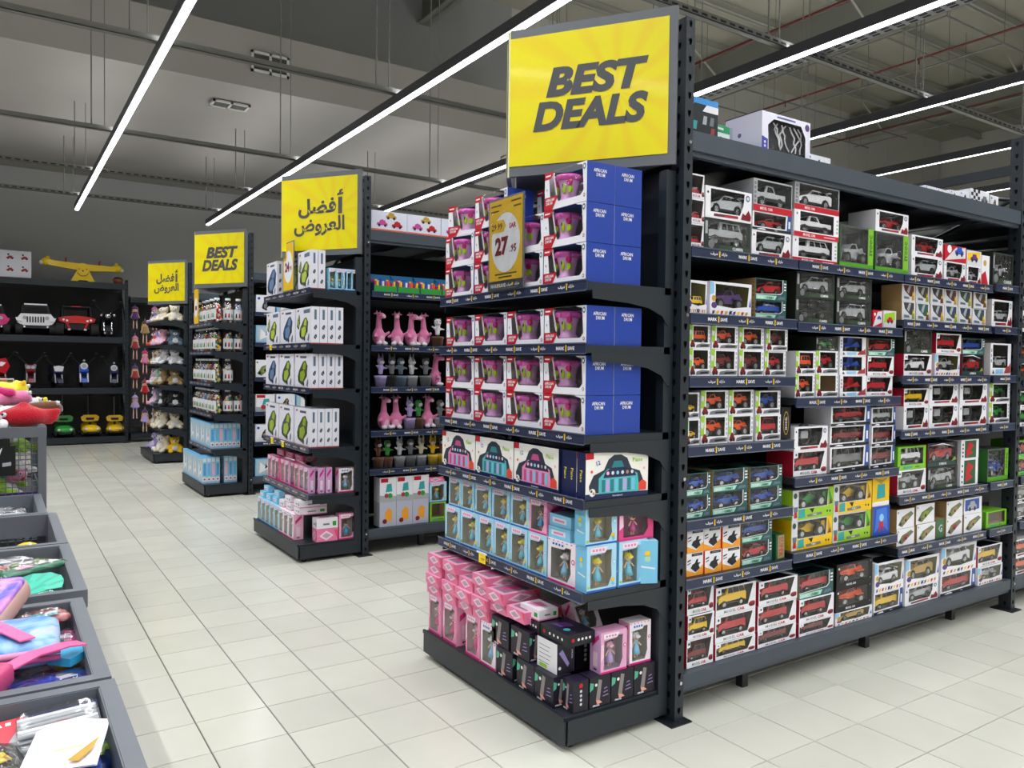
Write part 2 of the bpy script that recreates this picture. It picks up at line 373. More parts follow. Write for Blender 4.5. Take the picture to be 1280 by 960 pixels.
# thin suspended rails on the high ceiling right
t = thing('suspension_frame', 'light open frame of thin rails hanging below the far roof', 'ceiling frame', (15, 8, 8.2)); b = MB()
for k in range(6): b.tube((0, k*1.2, 0), (7, k*1.2, 0), .02, STR, 5)
for k in range(4): b.tube((k*2.2, 0, 0), (k*2.2, 6.2, 0), .02, STR, 5)
obj('rail', b, t, kind='stuff'); b = MB()
for k in range(4):
    for j in range(3): b.tube((k*2.2, j*3, 0), (k*2.2, j*3, 2.3), .008, STR, 4)
obj('rod', b, t, kind='stuff')

# ================================================================== RACKS
COLH = 3.0
@cached
def upright_mesh():
    b = MB(); x1, y1 = .05, .075; pitch = .075
    # faces: -X face (width y1) and -Y face (width x1), +Y face, with teardrop slots; base plate apart
    def plate(w, place, off):
        n = int(COLH/pitch); cx = w/2
        z = 0
        for i in range(n):
            z0, z1 = i*pitch, (i+1)*pitch if i < n-1 else COLH; c = z0+pitch*.5+off
            hole = [(cx-.009, c+.014), (cx+.009, c+.014), (cx+.009, c+.0), (cx+.003, c-.014), (cx-.003, c-.014), (cx-.009, c)]
            v, f = ring([(0, z0), (w, z0), (w, z1), (0, z1)], hole)
            b.add([place(p) for p in v], f, RACK)
    plate(y1, lambda p: (0, p[0], p[1]), 0); plate(x1, lambda p: (p[0], 0, p[1]), .012); plate(x1, lambda p: (p[0], y1, p[1]), .012)
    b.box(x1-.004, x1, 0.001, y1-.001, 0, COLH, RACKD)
    b.box(.012, .016, .004, y1-.004, 0, COLH, HOLE); b.box(.004, x1-.006, .012, .016, 0, COLH, HOLE); b.box(.004, x1-.006, y1-.016, y1-.012, 0, COLH, HOLE)
    return b.mesh('upright')
@cached
def foot_mesh():
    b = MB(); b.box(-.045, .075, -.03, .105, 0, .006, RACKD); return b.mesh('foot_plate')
LOGO_L = None
def logo(b, F, x, y, h, k):
    if k % 2 == 0:
        b.ftext(F, 'MARK', x-.006, y, h, 'white', 'r', .02); b.ftext(F, 'SAVE', x+.016, y, h, 'white', 'l', .02); yx = x+.005
    else:
        b.ftext(F, '\ufed2\ufef4\ufeb3', x-.008, y, h*1.15, 'white', 'r', .02); b.ftext(F, '\ufed9\ufead\ufe8e\ufee3', x+.016, y, h*1.15, 'white', 'l', .02); yx = x+.004
    b.fpoly(F, [(yx-.008, y+h*.8), (yx-.003, y+h*.2), (yx-.004, y-h*.9), (yx+.004, y-h*.9), (yx+.003, y+h*.2), (yx+.009, y+h*.8), (yx, y+h*.35)], 'yellow', .0014)
    b.fcirc(F, yx, y+h*.75, h*.22, 'yellow', 6, .0014)
@cached
def rail_meshes(L, h=.042, step=.19, start=0):
    a = MB(); a.prism([(0, 0), (-.006, .002), (-.010, h), (0, h)], 0, L, RAIL, 'x') if False else None
    a.box(0, L, -.008, 0, 0, h, RAILD); a.box(0, L, -.012, -.008, -.003, .002, RAIL); a.box(0, L, -.011, -.008, h-.003, h+.002, RAIL)
    f = MB(); F = (V((0, -.0085, 0)), V((1, 0, 0)), V((0, 0, 1)), V((0, -1, 0)))
    n = int(L/step); off = (L-(n-1)*step)/2
    for k in range(n): logo(f, F, off+k*step, h*.5, h*.36, k+start)
    return a.mesh('price_rail'), f.mesh('rail_print')
def shelf(parent, x0, x1, y0, y1, z, start=0, rail=True, facing='y', th=.03):
    """shelf board with top at z; facing 'y' -> price rail on y0 side, 'x' -> on x0 side"""
    b = MB(); b.box(x0, x1, y0, y1, z-th, z, RACK); s = obj('shelf', b, parent)
    if rail:
        L = (x1-x0) if facing == 'y' else (y1-y0); rm, pm = rail_meshes(round(L, 3), start=start)
        if facing == 'y': r = obj('price_rail', rm, s, (x0, y0-.001, z-.042))
        else: r = obj('price_rail', rm, s, (x0-.001, y1, z-.042), (0, 0, -PI/2))
        obj('rail_print', pm, s, r.location, r.rotation_euler, kind='stuff')
    return s
def bracket_side(parent, y, x0, x1, z, flip=False):
    """curved bracket under an end-unit shelf: deep at the post (x1), shallow at the tip (x0)"""
    pts = [(x1, 0), (x0, 0), (x0, -.035), (x0+(x1-x0)*.45, -.045), (x0+(x1-x0)*.7, -.06), (x0+(x1-x0)*.88, -.09), (x1-.02, -.13), (x1, -.14)]
    b = MB(); b.prism([(p[0], z+p[1]) for p in pts], y-.004, y, RACK, 'y'); obj('shelf_bracket', b, parent)
def rack(y0, label, secs, base_z=.215, top_z=2.535, nbay=1, xb=2.425):
    """double sided rack: uprights at x = xb + 3 k , depth 1.25 from y0"""
    t = thing('shelving_rack', label, 'shelving rack', (0, 0, 0)); D = 1.27
    for k in range(nbay+1):
        x = xb+k*2.975
        for yy in (y0, y0+D-.075):
            u = obj('upright', upright_mesh(), t, (x, yy, 0)); obj('foot_plate', foot_mesh(), u, (0, 0, 0))
            bb = MB()
            for z in (.17, 2.48, 1.05, 1.75): bb.cyl((.03, -.006, z), .008, .006, CHROME, 'y', 8)
            if yy == y0: obj('bolt', bb, u, kind='stuff')
        for z0, z1, up in ((2.62, 2.9, 1), (2.62, 2.2, 0), (1.95, 2.2, 1), (1.95, 1.55, 0), (1.2, 1.55, 1), (1.2, .8, 0), (.4, .8, 1)):
            b = MB(); ya, yb_ = (y0+.07, y0+D-.07); b.tube((x+.03, ya, z0), (x+.03, yb_, z1), .014, RACK, 6); obj('frame_brace', b, t)
        b = MB(); b.box(x+.015, x+.045, y0+.07, y0+D-.07, 2.78, 2.84, RACK); obj('frame_rail', b, t)
    for k in range(nbay):
        xa, xz = xb+.05+k*2.975, xb+2.975+k*2.975
        for yy, s in ((y0+.004, 1), (y0+D-.004, -1)):
            for z0, z1, nm in ((top_z-.105, top_z, 'top_beam'), (.115, .2, 'base_beam')):
                b = MB(); ye = yy+s*.04; zs = z0+.022
                pr = [(yy, zs), (yy, z1), (ye, z1), (ye, z0), (yy+s*.012, z0), (yy+s*.012, zs)]
                b.prism(pr, xa, xz, BEAM, 'x'); obj(nm, b, t)
        for yy in (y0+.1, y0+D-.2):
            for xs in (xa+.5, xa+1.5, xa+2.4):
                b = MB(); b.box(xs, xs+.04, yy, yy+.04, 0, .12, RACKD); obj('centre_foot', b, t)
        b = MB(); b.box(xa, xz, y0+.045, y0+D-.045, top_z-.03, top_z-.012, RACK); obj('top_deck', b, t)
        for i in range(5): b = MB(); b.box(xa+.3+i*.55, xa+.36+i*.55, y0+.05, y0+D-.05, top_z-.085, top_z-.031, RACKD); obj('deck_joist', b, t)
        b = MB(); b.box(xa, xz, y0+.02, y0+D-.02, base_z-.045, base_z-.02, RACK); obj('base_deck', b, t)
        b = MB(); b.box(xa, xz, y0+D/2-.01, y0+D/2+.01, .2, top_z-.11, mat('back_panel_dark', '0e1115', .6)); obj('back_panel', b, t)
    for (xa, xz, zs, dy, st) in secs:
        for i, z in enumerate(zs): 
            shelf(t, xa, xz, y0+.01+dy, y0+.5, z, st+i)
        for x in (xa+.004, xz-.008):
            for z in zs:
                b = MB(); b.prism([(y0+.03+dy, z-.031), (y0+.5, z-.031), (y0+.6, z-.031), (y0+.6, z-.04), (y0+.3, z-.038), (y0+.03+dy, z-.036)], x, x+.004, RACK, 'x'); obj('shelf_bracket', b, t)
    return t
R1 = [(2.48, 3.195, [2.045, 1.76, 1.487, 1.187, .865, .61], 0, 1), (3.205, 4.095, [2.045, 1.75, 1.385, 1.0, .635], 0, 0), (4.105, 5.06, [2.045, 1.80, 1.495, 1.195, .835, .55], 0, 1),
      (5.10, 5.39, [2.06, 1.8, 1.5, 1.2, .84, .55], 0, 0), (5.49, 6.4, [2.05, 1.78, 1.47, 1.17, .85, .56], 0, 0)]
rack(2.38, 'charcoal steel rack nearest the camera, filled with boxed toy cars', R1, .215, 2.535, 2)
rack(5.80, 'charcoal steel rack second from the camera, with pink soft toys', [(2.49, 3.39, [2.10, 1.67, 1.337, .985], 0, 0), (3.4, 4.3, [2.10, 1.67, 1.337, .985], 0, 1), (4.31, 5.35, [2.10, 1.67, 1.337, .985], 0, 1)], .2, 2.585)
rack(9.15, 'charcoal steel rack third from the camera, behind the small BEST DEALS sign', [(2.49, 3.39, [2.1, 1.75, 1.35, .95, .6], 0, 0), (3.4, 4.3, [2.1, 1.75, 1.35, .95, .6], 0, 0)], .2, 2.55)
rack(12.5, 'farthest of the rack rows, ending in the shelves of bears', [(2.49, 3.39, [2.1, 1.75, 1.35, .95, .6], 0, 0)], .2, 2.55)
def end_unit(y0, label, zs, xf=1.95, xr=2.40, base=True, y1=None, rails=True):
    y1 = y1 or y0+1.21; t = thing('end_shelf_unit', label, 'end display shelves', (0, 0, 0))
    for yy in (y0+.0, y1-.045):
        b = MB(); b.box(2.365, 2.418, yy, yy+.045, .03, 2.36, RACK); obj('post', b, t)
    b = MB(); b.box(2.40, 2.412, y0+.03, y1-.03, .05, 2.36, mat('back_panel_end', '192027', .5)); obj('back_panel', b, t)
    for i, z in enumerate(zs):
        b = MB(); b.box(xf, 2.40, y0, y1, z-.032, z, RACK); s = obj('shelf', b, t)
        if rails:
            rm, pm = rail_meshes(round(y1-y0, 3), start=i); r = obj('price_rail', rm, s, (xf-.001, y1, z-.034), (0, 0, -PI/2)); obj('rail_print', pm, s, r.location, r.rotation_euler, kind='stuff')
        bracket_side(t, y0, xf+.02, 2.40, z-.03); bracket_side(t, y1+.004, xf+.02, 2.40, z-.03)
    bx = xf-.085
    b = MB(); b.box(bx, 2.40, y0+.008, y1-.008, .118, .14, RACK); obj('base_shelf', b, t)
    b = MB(); b.box(bx-.004, bx+.004, y0, y1, .03, .14, RACK); b.box(bx-.009, bx+.002, y0, y1, .128, .146, RACKD); obj('front_plinth', b, t)
    for yy in (y0, y1): b = MB(); b.box(bx+.012, 2.37, yy-.004, yy+.004, .03, .128, BEAM if False else RACK); b.box(bx+.012, 2.37, yy-.006, yy-.004, .12, .128, RACK); obj('side_plinth', b, t)
    f = MB(); f.cyl((0, 0, 0), .018, .006, HOLE, n=10); f.cyl((0, 0, .006), .005, .1, CHROME, n=6); fm = f.mesh('levelling_foot')
    for yy in (y0+.05, y1-.05): obj('levelling_foot', fm, t, (bx+.06, yy, 0))
    return t
EZ1 = [1.862, 1.612, 1.25, .99, .617]
end_unit(2.42, 'end shelves of the nearest rack, stacked with drum and doll boxes', EZ1)
EZ2 = [2.09, 1.67, 1.325, .87, .51]
end_unit(5.82, 'end shelves of the second rack, with tall white toy boxes', EZ2, xf=2.0)
EZ3 = [1.965, 1.635, 1.275, .925, .535]
end_unit(9.17, 'end shelves of the third rack, with jars of blocks', EZ3, xf=2.03)
EZ4 = [2.12, 1.76, 1.47, 1.16, .83, .5]
end_unit(12.53, 'end shelves of the farthest rack, full of soft bears', EZ4, xf=2.03, rails=False)

# ---------------------------------------------------------------- V shaped header signs
def burst_yellow():
    m = mat('sign_yellow', 'f2de00', .35, coat=.2); t = m.node_tree; b = t.nodes['Principled BSDF']
    tc = nd(t, 'ShaderNodeTexCoord'); sp = nd(t, 'ShaderNodeSeparateXYZ'); t.links.new(tc.outputs['Object'], sp.inputs[0])
    ad = nd(t, 'ShaderNodeMath', operation='ADD'); ad.inputs[1].default_value = .0; ax = nd(t, 'ShaderNodeMath', operation='SUBTRACT'); ax.inputs[1].default_value = .12
    t.links.new(sp.outputs['Z'], ad.inputs[0]); t.links.new(sp.outputs['X'], ax.inputs[0])
    at = nd(t, 'ShaderNodeMath', operation='ARCTAN2'); t.links.new(ad.outputs[0], at.inputs[0]); t.links.new(ax.outputs[0], at.inputs[1])
    ml = nd(t, 'ShaderNodeMath', operation='MULTIPLY'); ml.inputs[1].default_value = 13; sn = nd(t, 'ShaderNodeMath', operation='SINE')
    t.links.new(at.outputs[0], ml.inputs[0]); t.links.new(ml.outputs[0], sn.inputs[0])
    mr = nd(t, 'ShaderNodeMapRange'); mr.inputs['From Min'].default_value = -.2; mr.inputs['From Max'].default_value = 1; mr.inputs['To Max'].default_value = .45; t.links.new(sn.outputs[0], mr.inputs['Value'])
    mx = nd(t, 'ShaderNodeMix', data_type='RGBA'); mx.inputs[6].default_value = srgb('f0e000'); mx.inputs[7].default_value = srgb('f2c820')
    t.links.new(mr.outputs[0], mx.inputs[0]); t.links.new(mx.outputs[2], b.inputs['Base Color']); return m
SY = burst_yellow(); SG = mat('sign_frame_grey', '66696f', .5); SL = mat('sign_letter_grey', '4b4c50', .5)
AR1 = '\ufede\ufec0\ufed3'; AR2 = '\ufebd\ufeed\ufeae\ufecc\ufedf\ufe8d'
def vsign(y0, lang, label):
    t = thing('header_sign', label, 'sign', (2.41, y0, 2.385), group='header signs'); W_, H_ = .755, .66
    # two faces meeting at a tip over the end shelves
    ang = math.radians(125)
    for k in range(2):
        root = obj('sign_face', None if False else (lambda b: (b.box(0, W_, -.02, .0, 0, H_, SG), b.mesh('sign_face'))[1])(MB()), t)
        # local x runs from tip to post; front is -Y
        tip = V((math.cos(ang)*W_, math.sin(ang)*W_, 0))
        if k == 0: root.location = tip; root.rotation_euler = (0, 0, ang+PI)
        else: root.location = V((0, 2*tip.y, 0)); root.rotation_euler = (0, 0, PI-ang+PI)
        f = MB(); F = (V((0, -.0205, 0)), V((1, 0, 0)), V((0, 0, 1)), V((0, -1, 0)))
        e = MB(); e.prism([(-W_/2, -H_/2+.045), (W_/2-.035, -H_/2+.045), (W_/2-.035, H_/2-.04), (-W_/2, H_/2-.04)], -.003, 0, SY, 'y')
        obj('sign_panel', e, root, (W_/2, -.0205, H_/2))
        F = (V((0, -.0245, 0)), V((1, 0, 0)), V((0, 0, 1)), V((0, -1, 0)))
        if lang == 'en':
            f.ftext(F, 'BEST', .405, .402, .132, SL, bold=.048, shear=.22, res=4, fitw=.46); f.ftext(F, 'DEALS', .375, .255, .132, SL, bold=.048, shear=.22, res=4, fitw=.52)
        else:
            f.ftext(F, AR1, .345, .38, .155, SL, bold=.034, res=4, fitw=.36); f.ftext(F, AR2, .365, .235, .155, SL, bold=.028, res=4, fitw=.48)
            f.fpoly(F, [(.545, .325), (.582, .325), (.582, .455), (.545, .455)], SL, .0012); f.fpoly(F, [(.535, .466), (.592, .476), (.592, .491), (.574, .488), (.572, .500), (.587, .506), (.582, .518), (.557, .510), (.552, .489), (.535, .482)], SL, .0012); f.fpoly(F, [(.5, .31), (.55, .31), (.55, .335), (.5, .335)], SL, .0011) if False else None
        obj('lettering', f, root)
    b = MB(); b.tube((tip.x-.004, tip.y, 0), (tip.x-.004, tip.y, H_), .012, mat('sign_edge_trim', 'e8e4b0', .4), 8); obj('edge_trim', b, t)
    b = MB(); b.prism([(-.01, .03), (tip.x+.03, tip.y), (-.01, 2*tip.y-.03)], .01, .016, SG, 'z'); obj('bottom_plate', b, t)
vsign(2.41, 'en', 'nearest and largest yellow BEST DEALS sign above the drum boxes')
vsign(5.81, 'ar', 'yellow Arabic sign above the tall white boxes of the second rack')
vsign(9.16, 'en', 'smaller yellow BEST DEALS sign above the third rack end')
vsign(12.51, 'ar', 'farthest yellow Arabic sign above the shelf of bears')
# ================================================================== TOYS INSIDE BOXES
def wheel(b, x, y, z, r, w=.03): b.cyl((x, y, z), r, w, RUBBER, 'y', 12); b.cyl((x, y-.001, z), r*.6, w+.002, CHROME, 'y', 8)
@cached
def wheel_mesh(r): b = MB(); b.cyl((0, 0, 0), r, r*.7, RUBBER, 'y', 12); b.cyl((0, -.001, 0), r*.6, r*.7+.002, CHROME, 'y', 8); return b.mesh('wheel')
CAR = {
 'suv': ([(-.5,.12),(-.5,.25),(-.46,.30),(-.24,.33),(.47,.35),(.5,.30),(.5,.12)], [(-.26,.33),(-.12,.50),(-.05,.52),(.38,.52),(.45,.49),(.49,.34)], .09),
 'van': ([(-.5,.1),(-.5,.30),(-.46,.34),(.5,.34),(.5,.1)], [(-.47,.34),(-.43,.52),(.49,.52),(.5,.34)], .08),
 'jeep': ([(-.5,.14),(-.5,.32),(-.46,.34),(.47,.34),(.5,.30),(.5,.14)], [(-.2,.34),(-.14,.53),(.42,.53),(.46,.34)], .11),
 'pickup': ([(-.5,.14),(-.5,.28),(-.46,.31),(.5,.31),(.5,.14)], [(-.22,.31),(-.12,.48),(.12,.48),(.16,.31)], .11),
 'sports': ([(-.5,.08),(-.5,.16),(-.42,.2),(-.18,.25),(.44,.28),(.5,.25),(.5,.09)], [(-.2,.25),(-.02,.36),(.18,.36),(.42,.28)], .095),
}
@cached
def car_mesh(kind, col, wheels=True):
    b = MB(); pc = paint(col); w = .19
    if kind in CAR:
        body, cab, r = CAR[kind]
        wx = (-.31, .31)
        # wheel arches cut into the lower edge
        lo = [(-.5, body[0][1])]; 
        arch = []
        for x in (wx[1], wx[0]):
            arch += [(x+r*1.2*math.cos(a), r+r*1.2*math.sin(a)) for a in (0.15, .8, 1.57, 2.3, 3.0)]
        pts = body[:-1]+[body[-1]]
        poly_ = pts+[p for p in arch if p[1] > body[0][1]]
        b.prism(poly_, -w, w, pc, 'y')
        ins = .03
        vs = [(p[0], -w*(.96 if p[1] < body[2][1]+.04 else .78), p[1]) for p in cab]+[(p[0], w*(.96 if p[1] < body[2][1]+.04 else .78), p[1]) for p in cab]; n = len(cab)
        b.add(vs, [(i, (i+1) % n, n+(i+1) % n, n+i) for i in range(n)]+[tuple(range(n)), tuple(range(2*n-1, n-1, -1))], pc)
        # windows as slightly proud dark panes on both sides
        x0 = cab[0][0]+.07; x1 = cab[-1][0]-.03; z0 = cab[0][1]+.02; z1 = max(p[1] for p in cab)-.03; nw = 4 if kind == 'van' else (3 if kind in ('suv', 'jeep') else (1 if kind == 'pickup' else 2))
        if kind == 'pickup': x1 = cab[-1][0]-.04
        for s in (-1, 1):
            for k in range(nw):
                a_, c_ = x0+(x1-x0)*k/nw+.012, x0+(x1-x0)*(k+1)/nw-.012; sl = .06 if k == 0 else 0; sr = .04 if k == nw-1 else 0
                ya = s*(w*.96+.004); yb = s*(w*.80+.004); b.poly([(a_, ya, z0), (c_, ya, z0), (c_-sr, yb, z1), (a_+sl, yb, z1)], GLASSD)
        b.poly([(cab[0][0]-.004+.01, -w*.8, cab[0][1]+.03), (cab[0][0]+.006, w*.8, cab[0][1]+.03), (cab[1][0]-.02, w*.66, z1), (cab[1][0]-.02, -w*.66, z1)], GLASSD)
        zl = body[1][1]-.03
        for s in (-1, 1): b.box(-.505, -.48, s*w*.75-.03, s*w*.75+.03, zl-.03, zl+.02, 'white'); b.box(.49, .505, s*w*.8-.03, s*w*.8+.03, zl-.04, zl+.03, 'red')
        b.box(-.51, -.49, -w*.9, w*.9, body[0][1]-.01, body[0][1]+.04, 'dark'); b.box(-.24, .24, -w-.006, w+.006, body[0][1]-.01, body[0][1]+.02, 'dark')
        if kind == 'jeep' or kind == 'pickup': b.box(-.5, .5, -w-.01, w+.01, body[0][1]-.005, body[0][1]+.05, 'dark'); b.cyl((.5, 0, .27), .09, .04, RUBBER, 'x', 10)
        if kind == 'sports': b.box(.40, .50, -w, w, .34, .355, pc); b.box(.43, .45, -w*.7, -w*.6, .26, .35, pc); b.box(.43, .45, w*.6, w*.7, .26, .35, pc)
        ww = [(x, s*w-(.045 if s > 0 else 0)-.008, r) for x in wx for s in (-1, 1)]
        if wheels:
            for x, y, z in ww: wheel(b, x, y, z, r, .06)
    elif kind in ('monster', 'buggy'):
        zz = .2 if kind == 'monster' else .13; r = .15 if kind == 'monster' else .12
        b.prism([(-.45, zz), (-.47, zz+.1), (-.3, zz+.17), (-.12, zz+.19), (-.02, zz+.3), (.16, zz+.31), (.24, zz+.2), (.42, zz+.24), (.48, zz+.14), (.4, zz)], -.12, .12, pc, 'y')
        b.prism([(-.1, zz+.19), (0, zz+.285), (.13, zz+.29), (.18, zz+.2)], -.125, .125, GLASSD, 'y')
        for x in (-.3, .3):
            b.box(x-.13, x+.13, -.2, .2, zz+.1+.0, zz+.13, pc)
            for s in (-1, 1): wheel(b, x, s*.2-(.06 if s > 0 else .02), r, r, .09)
            b.tube((x, -.15, r), (x, .15, zz+.05), .015, 'silver'); b.tube((x, .15, r), (x, -.15, zz+.05), .015, 'silver')
        b.tube((.3, -.1, zz+.2), (.3, -.1, zz+.42), .012, 'dark'); b.tube((.3, .1, zz+.2), (.3, .1, zz+.42), .012, 'dark'); b.tube((.3, -.1, zz+.42), (.3, .1, zz+.42), .012, 'dark')
    elif kind == 'formula':
        b.prism([(-.5, .08), (-.48, .12), (-.2, .17), (-.05, .2), (.05, .27), (.14, .27), (.4, .17), (.42, .08)], -.07, .07, pc, 'y')
        b.box(-.5, -.42, -.2, .2, .07, .09, pc); b.box(.38, .5, -.18, .18, .28, .3, pc)
        for s in (-1, 1): b.box(.38, .5, s*.18-.01, s*.18+.01, .1, .32, pc)
        for x, r in ((-.3, .1), (.3, .13)):
            for s in (-1, 1): wheel(b, x, s*.2-(.06 if s > 0 else .02), r, r, .08)
        b.ball((.02, 0, .27), .05, 'dark', 8, 5)
    elif kind == 'wing':
        b.prism([(-.45, .15), (-.3, .22), (-.05, .26), (.0, .42), (.25, .42), (.3, .24), (.48, .2), (.48, .15)], -.08, .08, pc, 'y')
        b.box(-.2, .48, -.2, .2, .16, .19, pc); b.box(-.35, -.1, -.2, .2, .13, .16, pc)
        for s in (-1, 1): b.prism([(-.1, .17), (.45, .17), (.3, .3)], s*.19, s*.2, pc, 'y')
        for x in (-.25, .3):
            for s in (-1, 1): wheel(b, x, s*.17-(.05 if s > 0 else .0), .1, .1, .05)
    elif kind == 'wheel':
        n = 20; R = .28
        for i in range(n):
            a, c = 2*PI*i/n, 2*PI*(i+1)/n; b.tube((R*math.cos(a)-.12, -.1, .32+R*math.sin(a)), (R*math.cos(c)-.12, -.1, .32+R*math.sin(c)), .035, 'dark', 6)
        b.box(-.36, .12, -.11, -.07, .28, .36, 'dark'); b.box(-.26, .02, -.14, -.06, .22, .42, 'lgrey'); b.box(.22, .46, -.1, .05, .05, .3, 'dark'); b.cyl((.34, -.12, .2), .07, .1, RUBBER, 'y')
    return b.mesh('toy_car' if kind != 'wheel' else 'toy_steering_wheel')
# style: frame colour, window polygon (unit), side colour, interior colour, front decorations(fn)
def st_mc(b, F, w, h, car, col):
    b.fpoly(F, [(0, 0), (w*.98, 0), (w*.98, h*.0+.001), (0, .001)], 'lgrey')
    b.ftext(F, 'MODEL', w*.50, h*.11, h*.105, 'grey', 'r', .01, fitw=w*.3); b.ftext(F, 'CAR', w*.515, h*.11, h*.105, 'red', 'l', .03, fitw=w*.2)
    b.fcirc(F, w*.90, h*.2, w*.085, 'darkred', 10, ry=h*.10); b.fpoly(F, [(w*.84, h*.22), (w*.88, h*.3), (w*.95, h*.3), (w*.99, h*.24)], 'brick', .0014); b.fcirc(F, w*.87, h*.14, h*.035, 'dark', 8, .0018); b.fcirc(F, w*.95, h*.15, h*.035, 'dark', 8, .0018)
    b.fpoly(F, [(w*.02, h*.76), (w*.11, h*.76), (w*.12, h*.8), (w*.12, h*.94), (w*.02, h*.94)], 'white'); b.fcirc(F, w*.07, h*.86, h*.05, 'dark', 8, .0016)
    for k in range(5): b.fcirc(F, w*.955, h*(.45+.1*k), h*.012, 'lgrey', 6)
def st_jeep(b, F, w, h, car, col):
    b.fpoly(F, [(0, 0), (w, 0), (w, h*.18), (0, h*.18)], 'red'); b.ftext(F, 'MODEL CAR', w*.33, h*.09, h*.1, 'white', 'c', .02, maxw=w*.5); b.fpoly(F, [(w*.66, h*.07), (w*.92, h*.07), (w*.92, h*.11), (w*.66, h*.11)], 'lpink', .0012)
    b.fcirc(F, w*.06, h*.85, h*.05, 'bluegrey', 8)
    for k in range(4): b.fpoly(F, [(w*.94, h*(.3+.15*k)), (w*.98, h*(.3+.15*k)), (w*.98, h*(.38+.15*k)), (w*.94, h*(.38+.15*k))], 'lgrey')
def st_midel(b, F, w, h, car, col):
    b.fpoly(F, [(0, 0), (w, 0), (w, h*.2), (0, h*.2)], 'red'); b.ftext(F, 'MIDEL CAR', w*.33, h*.1, h*.09, 'white', 'c', .02, maxw=w*.5)
    for k in range(5): b.fpoly(F, [(w*.02, h*(.25+.14*k)), (w*.07, h*(.25+.14*k)), (w*.07, h*(.34+.14*k)), (w*.02, h*(.34+.14*k))], 'grey')
def st_off(b, F, w, h, car, col):
    b.fpoly(F, [(0, h*.3), (w*.12, h*.3), (w*.14, h), (0, h)], 'lime'); b.fpoly(F, [(0, h*.6), (w*.08, h*.55), (w*.10, h*.75), (0, h*.8)], 'offwhite', .001)
    b.fpoly(F, [(w*.3, h*.04), (w*.96, h*.06), (w*.98, h*.2), (w*.6, h*.22), (w*.34, h*.16)], 'grey'); b.fpoly(F, [(w*.5, h*.08), (w*.9, h*.1), (w*.88, h*.16), (w*.52, h*.14)], 'dark', .0012)
    b.fpoly(F, [(w*.03, h*.12), (w*.1, h*.36), (w*.16, h*.36), (w*.26, h*.14), (w*.2, h*.06), (w*.06, h*.06)], 'darkred', .0012); b.fcirc(F, w*.09, h*.09, h*.06, 'dark', 8, .0016); b.fcirc(F, w*.21, h*.1, h*.06, 'dark', 8, .0016)
    for k in range(4): b.fpoly(F, [(w*.93, h*(.3+.17*k)), (w*.97, h*(.3+.17*k)), (w*.97, h*(.4+.17*k)), (w*.93, h*(.4+.17*k))], 'lgrey')
def st_sport(b, F, w, h, car, col):
    b.fpoly(F, [(0, 0), (w, 0), (w, h), (w*.9, h), (w*.9, h*.42), (w*.82, h*.3), (0, h*.24)], '2c5a55')
    b.fpoly(F, [(w*.02, h*.03), (w*.62, h*.04), (w*.68, h*.23), (w*.02, h*.22)], 'mint', .001); b.ftext(F, 'SPORT', w*.17, h*.12, h*.11, 'white', 'c', .03, maxw=w*.26, lift=.0018); b.ftext(F, 'CHERRY', w*.45, h*.12, h*.11, 'dgreen', 'c', .03, maxw=w*.28, lift=.0018)
    b.fpoly(F, [(0, h*.24), (w*.8, h*.3), (w*.88, h*.42), (w*.88, h), (w*.86, h), (w*.86, h*.43), (w*.79, h*.325), (0, h*.265)], 'white', .0015)
    for k in range(3): b.fpoly(F, [(w*.91, h*(.5+.14*k)), (w*.98, h*(.5+.14*k)), (w*.98, h*(.57+.14*k)), (w*.91, h*(.57+.14*k))], 'white', .0012)
    b.fpoly(F, [(w*.7, h*.05), (w*.95, h*.08), (w*.93, h*.2), (w*.76, h*.2)], 'bluegrey', .0012)
def st_black(b, F, w, h, car, col):
    b.ftext(F, 'MODEL CAR', w*.4, h*.12, h*.09, 'white', 'c', .02, maxw=w*.5); b.fcirc(F, w*.06, h*.82, h*.05, 'white', 8); b.fcirc(F, w*.94, h*.9, h*.03, 'lgrey', 6); b.fcirc(F, w*.94, h*.2, h*.03, 'lgrey', 6)
def st_hero(b, F, w, h, car, col):
    c1 = 'yellow' if col == 'yellow' else 'lime'; c2 = 'gold' if col == 'yellow' else 'green'
    b.fpoly(F, [(w*.12, 0), (w, 0), (w, h), (w*.86, h), (w*.86, h*.36), (w*.12, h*.36)], c1); b.fpoly(F, [(w*.88, h*.95), (w*.99, h*.5), (w*.9, h*.4)], c2, .0012)
    b.fpoly(F, [(w*.4, h*.34), (w*.48, h*.18), (w*.52, h*.34)], 'dark', .0012); b.fpoly(F, [(w*.88, h*.4), (w*.98, h*.42), (w*.93, h*.6)], 'brown', .0013)
    b.fcirc(F, w*.06, h*.82, w*.045, '24504c', 10); b.fpoly(F, [(w*.14, h*.06), (w*.3, h*.06), (w*.29, h*.36), (w*.15, h*.33)], 'teal', .0012)
    b.fpoly(F, [(w*.03, h*.08), (w*.11, h*.08), (w*.1, h*.28), (w*.04, h*.28)], 'red', .0012); b.fpoly(F, [(w*.03, h*.28), (w*.11, h*.28), (w*.12, h*.45), (w*.02, h*.45)], 'bluegrey', .0012)
    b.fpoly(F, [(w*.36, h*.06), (w*.72, h*.09), (w*.7, h*.18), (w*.34, h*.15)], 'grey', .0014); b.ftext(F, 'TURBO', w*.53, h*.12, h*.06, 'white', 'c', .03, maxw=w*.3, lift=.002)
    b.fcirc(F, w*.86, h*.16, w*.1, c1, 10, .0015, ry=h*.13); b.fcirc(F, w*.84, h*.18, w*.02, 'dark', 6, .002); b.fcirc(F, w*.91, h*.17, w*.02, 'dark', 6, .002)
